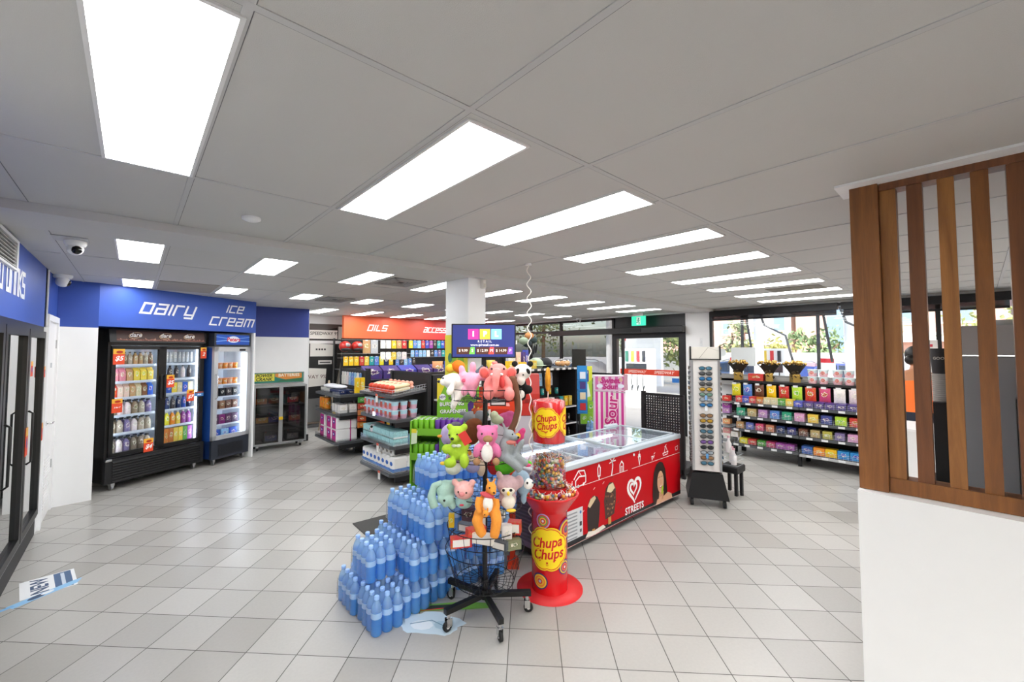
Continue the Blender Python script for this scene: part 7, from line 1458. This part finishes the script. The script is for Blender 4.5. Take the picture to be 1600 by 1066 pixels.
# ------------------------------------------------------------------ outside
GY = -.02
gr = mat('forecourt_concrete', '#b5b2ac', .8, noise=.08, nscale=3)
struct('ground', MB().box(8.4, 90, -60, 70, -.12, GY, gr))
brick = mat('pink_brick', '#c89a8c', .8, noise=.12, nscale=8); cream = mat('render_cream', '#e8e2d8', .7); bglass = mat('building_glass', '#7d93a8', .15)
def block(label, x, y0, y1, h, wm_, wins, extra=()):
    t = thing('apartment_building', label, 'building', (x, (y0+y1)/2, GY)); w = (y1-y0)/2
    MB().box(0, 8, -w, w, 0, h, wm_).build('walls', t)
    for (a0, a1, z0, z1) in wins:
        f = MB().box(-.06, 0, a0, a1, z0, z1, cream).build('window', t); MB().box(-.08, -.06, a0+.12, a1-.12, z0+.12, z1-.12, bglass).build('pane', f)
    for (a0, a1, z0, z1, m, nm) in extra: MB().box(-.8, -.0, a0, a1, z0, z1, m).build(nm, t)
    MB().box(-.1, 8.1, -w-.1, w+.1, h, h+.3, cream).build('roof_edge', t)
bands = [(a_, a_+1.3, z, z+1.5) for z in (2.2, 5.2, 8.0) for a_ in (-5.5, -1.5, 2.8)]
block('pink brick apartment block with small windows across the road', 34, 11.7, 20, 14, brick, [(a_, a_+.65, z, z+1.05) for z in (.4, 2.85, 6.2) for a_ in (-3.5, 0, 3)])
block('cream apartment block with wide balconies in the middle across the road', 34.5, 8.6, 11.3, 12, cream, [(-1.1, -.2, 3.0, 4.2), (.3, 1.1, 3.0, 4.2), (-1.1, .9, .8, 1.8)], [(-1.3, 1.3, 2.1, 2.9, cream, 'balcony'), (-1.3, 1.3, 5.0, 5.8, cream, 'balcony')])
block('salmon brick apartment block with glazed stairwell across the road', 34, -1, 8.2, 13, brick, [(1.9, 3.0, .5, 8), (-1.5, .6, 3.2, 4.1), (-3.6, -2.2, 3.2, 4.1), (-1.5, .6, .6, 1.6)], [(-3.8, .9, 2.2, 2.7, cream, 'balcony')])
block('pale brick apartment block behind the forecourt', 36, -24, -1.5, 12, brick, bands)
leafm = bpy.data.materials.new('leaf_green'); leafm.use_nodes = True; leafm.node_tree.nodes['Principled BSDF'].inputs['Base Color'].default_value = lin('#8a9a62'); leafm.node_tree.nodes['Principled BSDF'].inputs['Roughness'].default_value = .7
def tree(x, y, h, r, label, col, n=900, z0=.4, sd=1):
    t = thing('street_tree', label, 'tree', (x, y, GY), 0); rr = random.Random(sd)
    MB().tube([(0, 0, 0), (.1, 0, h*.5), (0, .1, h*.8)], [.16, .1, .05], C_('#6b5a48', .8), 8).tube([(.05, 0, h*.4), (.5, .6, h*.7)], [.08, .03], C_('#6b5a48', .8), 6).tube([(.05, 0, h*.45), (-.3, -.7, h*.75)], [.07, .03], C_('#6b5a48', .8), 6).build('trunk', t)
    lm = C_(col, .7); m = MB()
    cl = [(rr.gauss(0, r*.45), rr.gauss(0, r*.5), h*(z0+(1-z0)*rr.random())) for _ in range(14)]
    for i in range(n):
        c = rr.choice(cl); p = Vector((c[0]+rr.gauss(0, r*.28), c[1]+rr.gauss(0, r*.28), max(.3, c[2]+rr.gauss(0, r*.22)))); s = .10+rr.random()*.10
        u = Vector((rr.gauss(0, 1), rr.gauss(0, 1), rr.gauss(0, 1))).normalized(); v = u.cross(Vector((rr.gauss(0, 1), rr.gauss(0, 1), rr.gauss(0, 1)))).normalized()
        m.add([tuple(p-u*s), tuple(p+v*s*.5), tuple(p+u*s), tuple(p-v*s*.5)], [[0, 1, 2, 3]], lm)
    m.build('foliage', t)
tree(25, 5.0, 2.7, .75, 'round green tree beyond the blue car', '#7f9468', 700, .25, 1)
tree(27, 8.2, 2.3, 1.6, 'low yellow green trees behind the fuel pumps', '#a3a25c', 900, .2, 2)
tree(26, 3.4, 2.5, .9, 'yellow leaved tree beside the salmon brick block', '#a8a468', 500, .2, 3)
tree(26, 9.3, 3.4, .7, 'slim grey green tree before the pink brick block', '#8f9a78', 350, .4, 4)
tree(24, -2.5, 3.2, 2.0, 'broad yellow green tree seen through the timber slats', '#aab070', 1200, .2, 5)
tree(21, 12.4, 4.2, 1.6, 'tall gum tree outside the sliding entrance', '#7c8c5c', 1700, .3, 6)
tree(23, 21.5, 8, 2.6, 'big dark gum tree beyond the tinted window', '#6e7c54', 1700, .3, 7)
tree(20.5, 9.4, 3.6, .9, 'light green tree at the edge of the sliding entrance view', '#98a468', 900, .3, 8)
tree(18, 29, 6, 2.0, 'low gum tree at the far side of the tinted window', '#76845c', 1200, .2, 9)
tag(MB().box(0, .3, -22, 12, 0, 1.6, C_('#ecebe8')).build('boundary_wall', loc=(22.5, 0, GY)), 'low white boundary wall along the forecourt', 'wall')
# forecourt canopy
ct_ = thing('forecourt_canopy', 'white forecourt canopy on round columns above the pumps', 'canopy', (13.5, 0, GY))
MB().box(-2.6, 4.5, -12, 18, 4.6, 5.2, C_('#eeeeee')).build('roof_slab', ct_)
for y_ in (4.35, 2.2, -5.0, 9.6): MB().cyl((.6, y_, 0), .13, 4.6, C_('#f1f1f1'), 20).build('column', ct_)
def pump(x, y, label, tall=0):
    t = thing('fuel_pump', label, 'fuel pump', (x, y, GY)); H = 1.78
    MB().box(-.25, .25, -.5, .5, 0, H, C_('#eceef0', .35), ch=.04).build('body', t)
    MB().box(-.262, -.25, -.4, .4, .95, 1.25, C_('#35383c', .2)).build('display', t)
    for i, c in enumerate(('#2f6f5c', '#d8b83c', '#c83a3c', '#2c2e34')):
        n = MB().box(-.30, -.25, .36-i*.22-.06, .36-i*.22+.04, 1.32, 1.7, C_(c)).build('nozzle_boot', t)
        MB().tube([(-.3, .35-i*.22, 1.0), (-.36, .35-i*.22, .6), (-.32, .35-i*.22, .3), (-.27, .35-i*.22, .5)], .015, blackp, 6).build('hose', t)
pump(13.6, 8.0, 'white fuel pump with coloured nozzles outside the sliding entrance'); pump(17, 4.85, 'white fuel pump with black hoses seen over the gold bouquets'); pump(14.0, -1.6, 'white fuel pump near the blue car seen past the tubs')
for y_, l in ((4.55, 'black hoses looping down beside the first canopy column'), (2.75, 'black hoses hanging in the middle of the bright window')):
    x = 13.3
    m = MB().tube([(x, y_, 4.5), (x, y_-.03, 3.2), (x, y_-.02, 1.2)], .04, C_('#2a2c30')).tube([(x, y_-.15, 4.5), (x, y_-.3, 3.4), (x, y_-.6, 2.4), (x, y_-1.1, 2.1), (x, y_-1.3, 1.2)], .03, C_('#3a3d42')).tube([(x, y_-.25, 4.5), (x, y_-.1, 3.0), (x, y_-.3, 1.4)], .03, C_('#2a2c30')).box(x-.1, x+.1, y_-.3, y_+.1, 3.6, 4.6, C_('#55585c'))
    tag(m.build('fuel_hoses'), l, 'hose')
# blue car
def car(x, y, label, col, rz=pi/2):
    t = thing('car', label, 'car', (x, y, GY-.3), rz); cmn = mat('car_paint_'+col.strip('#'), col, .2, coat=.6, metal=.2)
    prof = [(-2.15, .35), (-2.2, .75), (-2.05, .98), (-1.75, 1.02), (-1.35, 1.45), (-.6, 1.56), (.3, 1.52), (1.0, 1.06), (1.95, .88), (2.15, .65), (2.15, .35)]
    MB().prism(prof, -.82, .82, cmn, 'y').build('body', t)
    gl = [(-1.62, 1.04), (-1.28, 1.40), (-.58, 1.49), (.26, 1.45), (.86, 1.06)]
    for s in (-1, 1): MB().prism(gl, s*.825-.005, s*.825+.005, mat('car_glass', '#3c4a60', .1), 'y').box(-.42, -.36, s*.83-.008, s*.83+.008, 1.04, 1.48, cmn).build('side_window', t)
    for wx in (-1.35, 1.35):
        for s in (-1, 1): w = MB().cyl((wx, s*.8-.1, .33), .33, .2, mat('rubber_wheel', '#19191a'), 22, 'y').build('wheel', t); MB().cyl((wx, s*.92-.01, .33), .19, .02, steel, 16, 'y').build('hub', w)
    MB().box(-2.2, -2.12, -.75, -.45, .75, .92, C_('#c02a2a', .2)).box(-2.2, -2.12, .45, .75, .75, .92, C_('#c02a2a', .2)).build('tail_light', t)
    for z in (1.55,): 
        for s in (-1, 1): MB().tube([(-1.1, s*.6, 1.52), (-.9, s*.6, 1.60), (.1, s*.6, 1.60), (.3, s*.6, 1.53)], .02, steel).build('roof_rail', t)
car(19.5, 3.85, 'blue station wagon parked beyond the bright window', '#6a7cc8', -.5); car(21, 6.7, 'blue grey car partly hidden behind the gold bouquets', '#6a7fa8', -pi/2); car(16.5, -2.6, 'dark blue car at the forecourt seen through the slats', '#4a5a98', -pi/2); car(15, 11.5, 'white car parked outside the tinted window', '#e8e8ea', -pi/2)
t = thing('price_pylon', 'white pump side board with red strips outside the sliding entrance', 'sign', (19, 10.9, GY)); MB().box(-.1, .1, -.9, .9, 0, 2.4, C_('#f0f0f0')).box(-.2, .2, .9, 1.1, 0, 4.6, C_('#e8e8e8')).build('board', t); MB().box(-.22, -.2, .92, 1.08, 2.2, 2.6, C_('#c83a3c')).build('red_mark', t)
for i, (y_, z_) in enumerate(((5.3, 1.0), (1.8, 1.0), (2.9, 1.5))): 
    t = thing('forecourt_sign', 'small red and white sign board outside the bright window, %s from the white column' % ORD[i], 'sign', (15, y_, GY)); MB().box(-.03, .03, -.2, .2, .9, 1.5, C_('#f2f2f2')).box(-.02, .02, -.02, .02, 0, .9, steel).build('board', t); MB().box(-.04, -.03, -.18, .18, 1.36, 1.48, C_('#d02a34')).build('red_strip', t)
# window sticker disc and paper
tag(MB().lathe([(.07, 0), (.07, .002)], C_('#dfe6e8'), 20, M=Matrix.Translation((EX-.002, 3.16, 1.66)) @ Matrix.Rotation(pi/2, 4, 'Y')).build('window_sticker'), 'round pale sticker on the bright window by the column', 'sticker')
tag(MB().box(EX-.004, EX-.001, 2.6, 3.0, 1.42, 1.75, C_('#dde4e6')).build('window_poster'), 'pale poster backs stuck on the bright window', 'poster')
# daylight comes in through the exterior wall and through the added, unseen side window
bpy.context.view_layer.update()
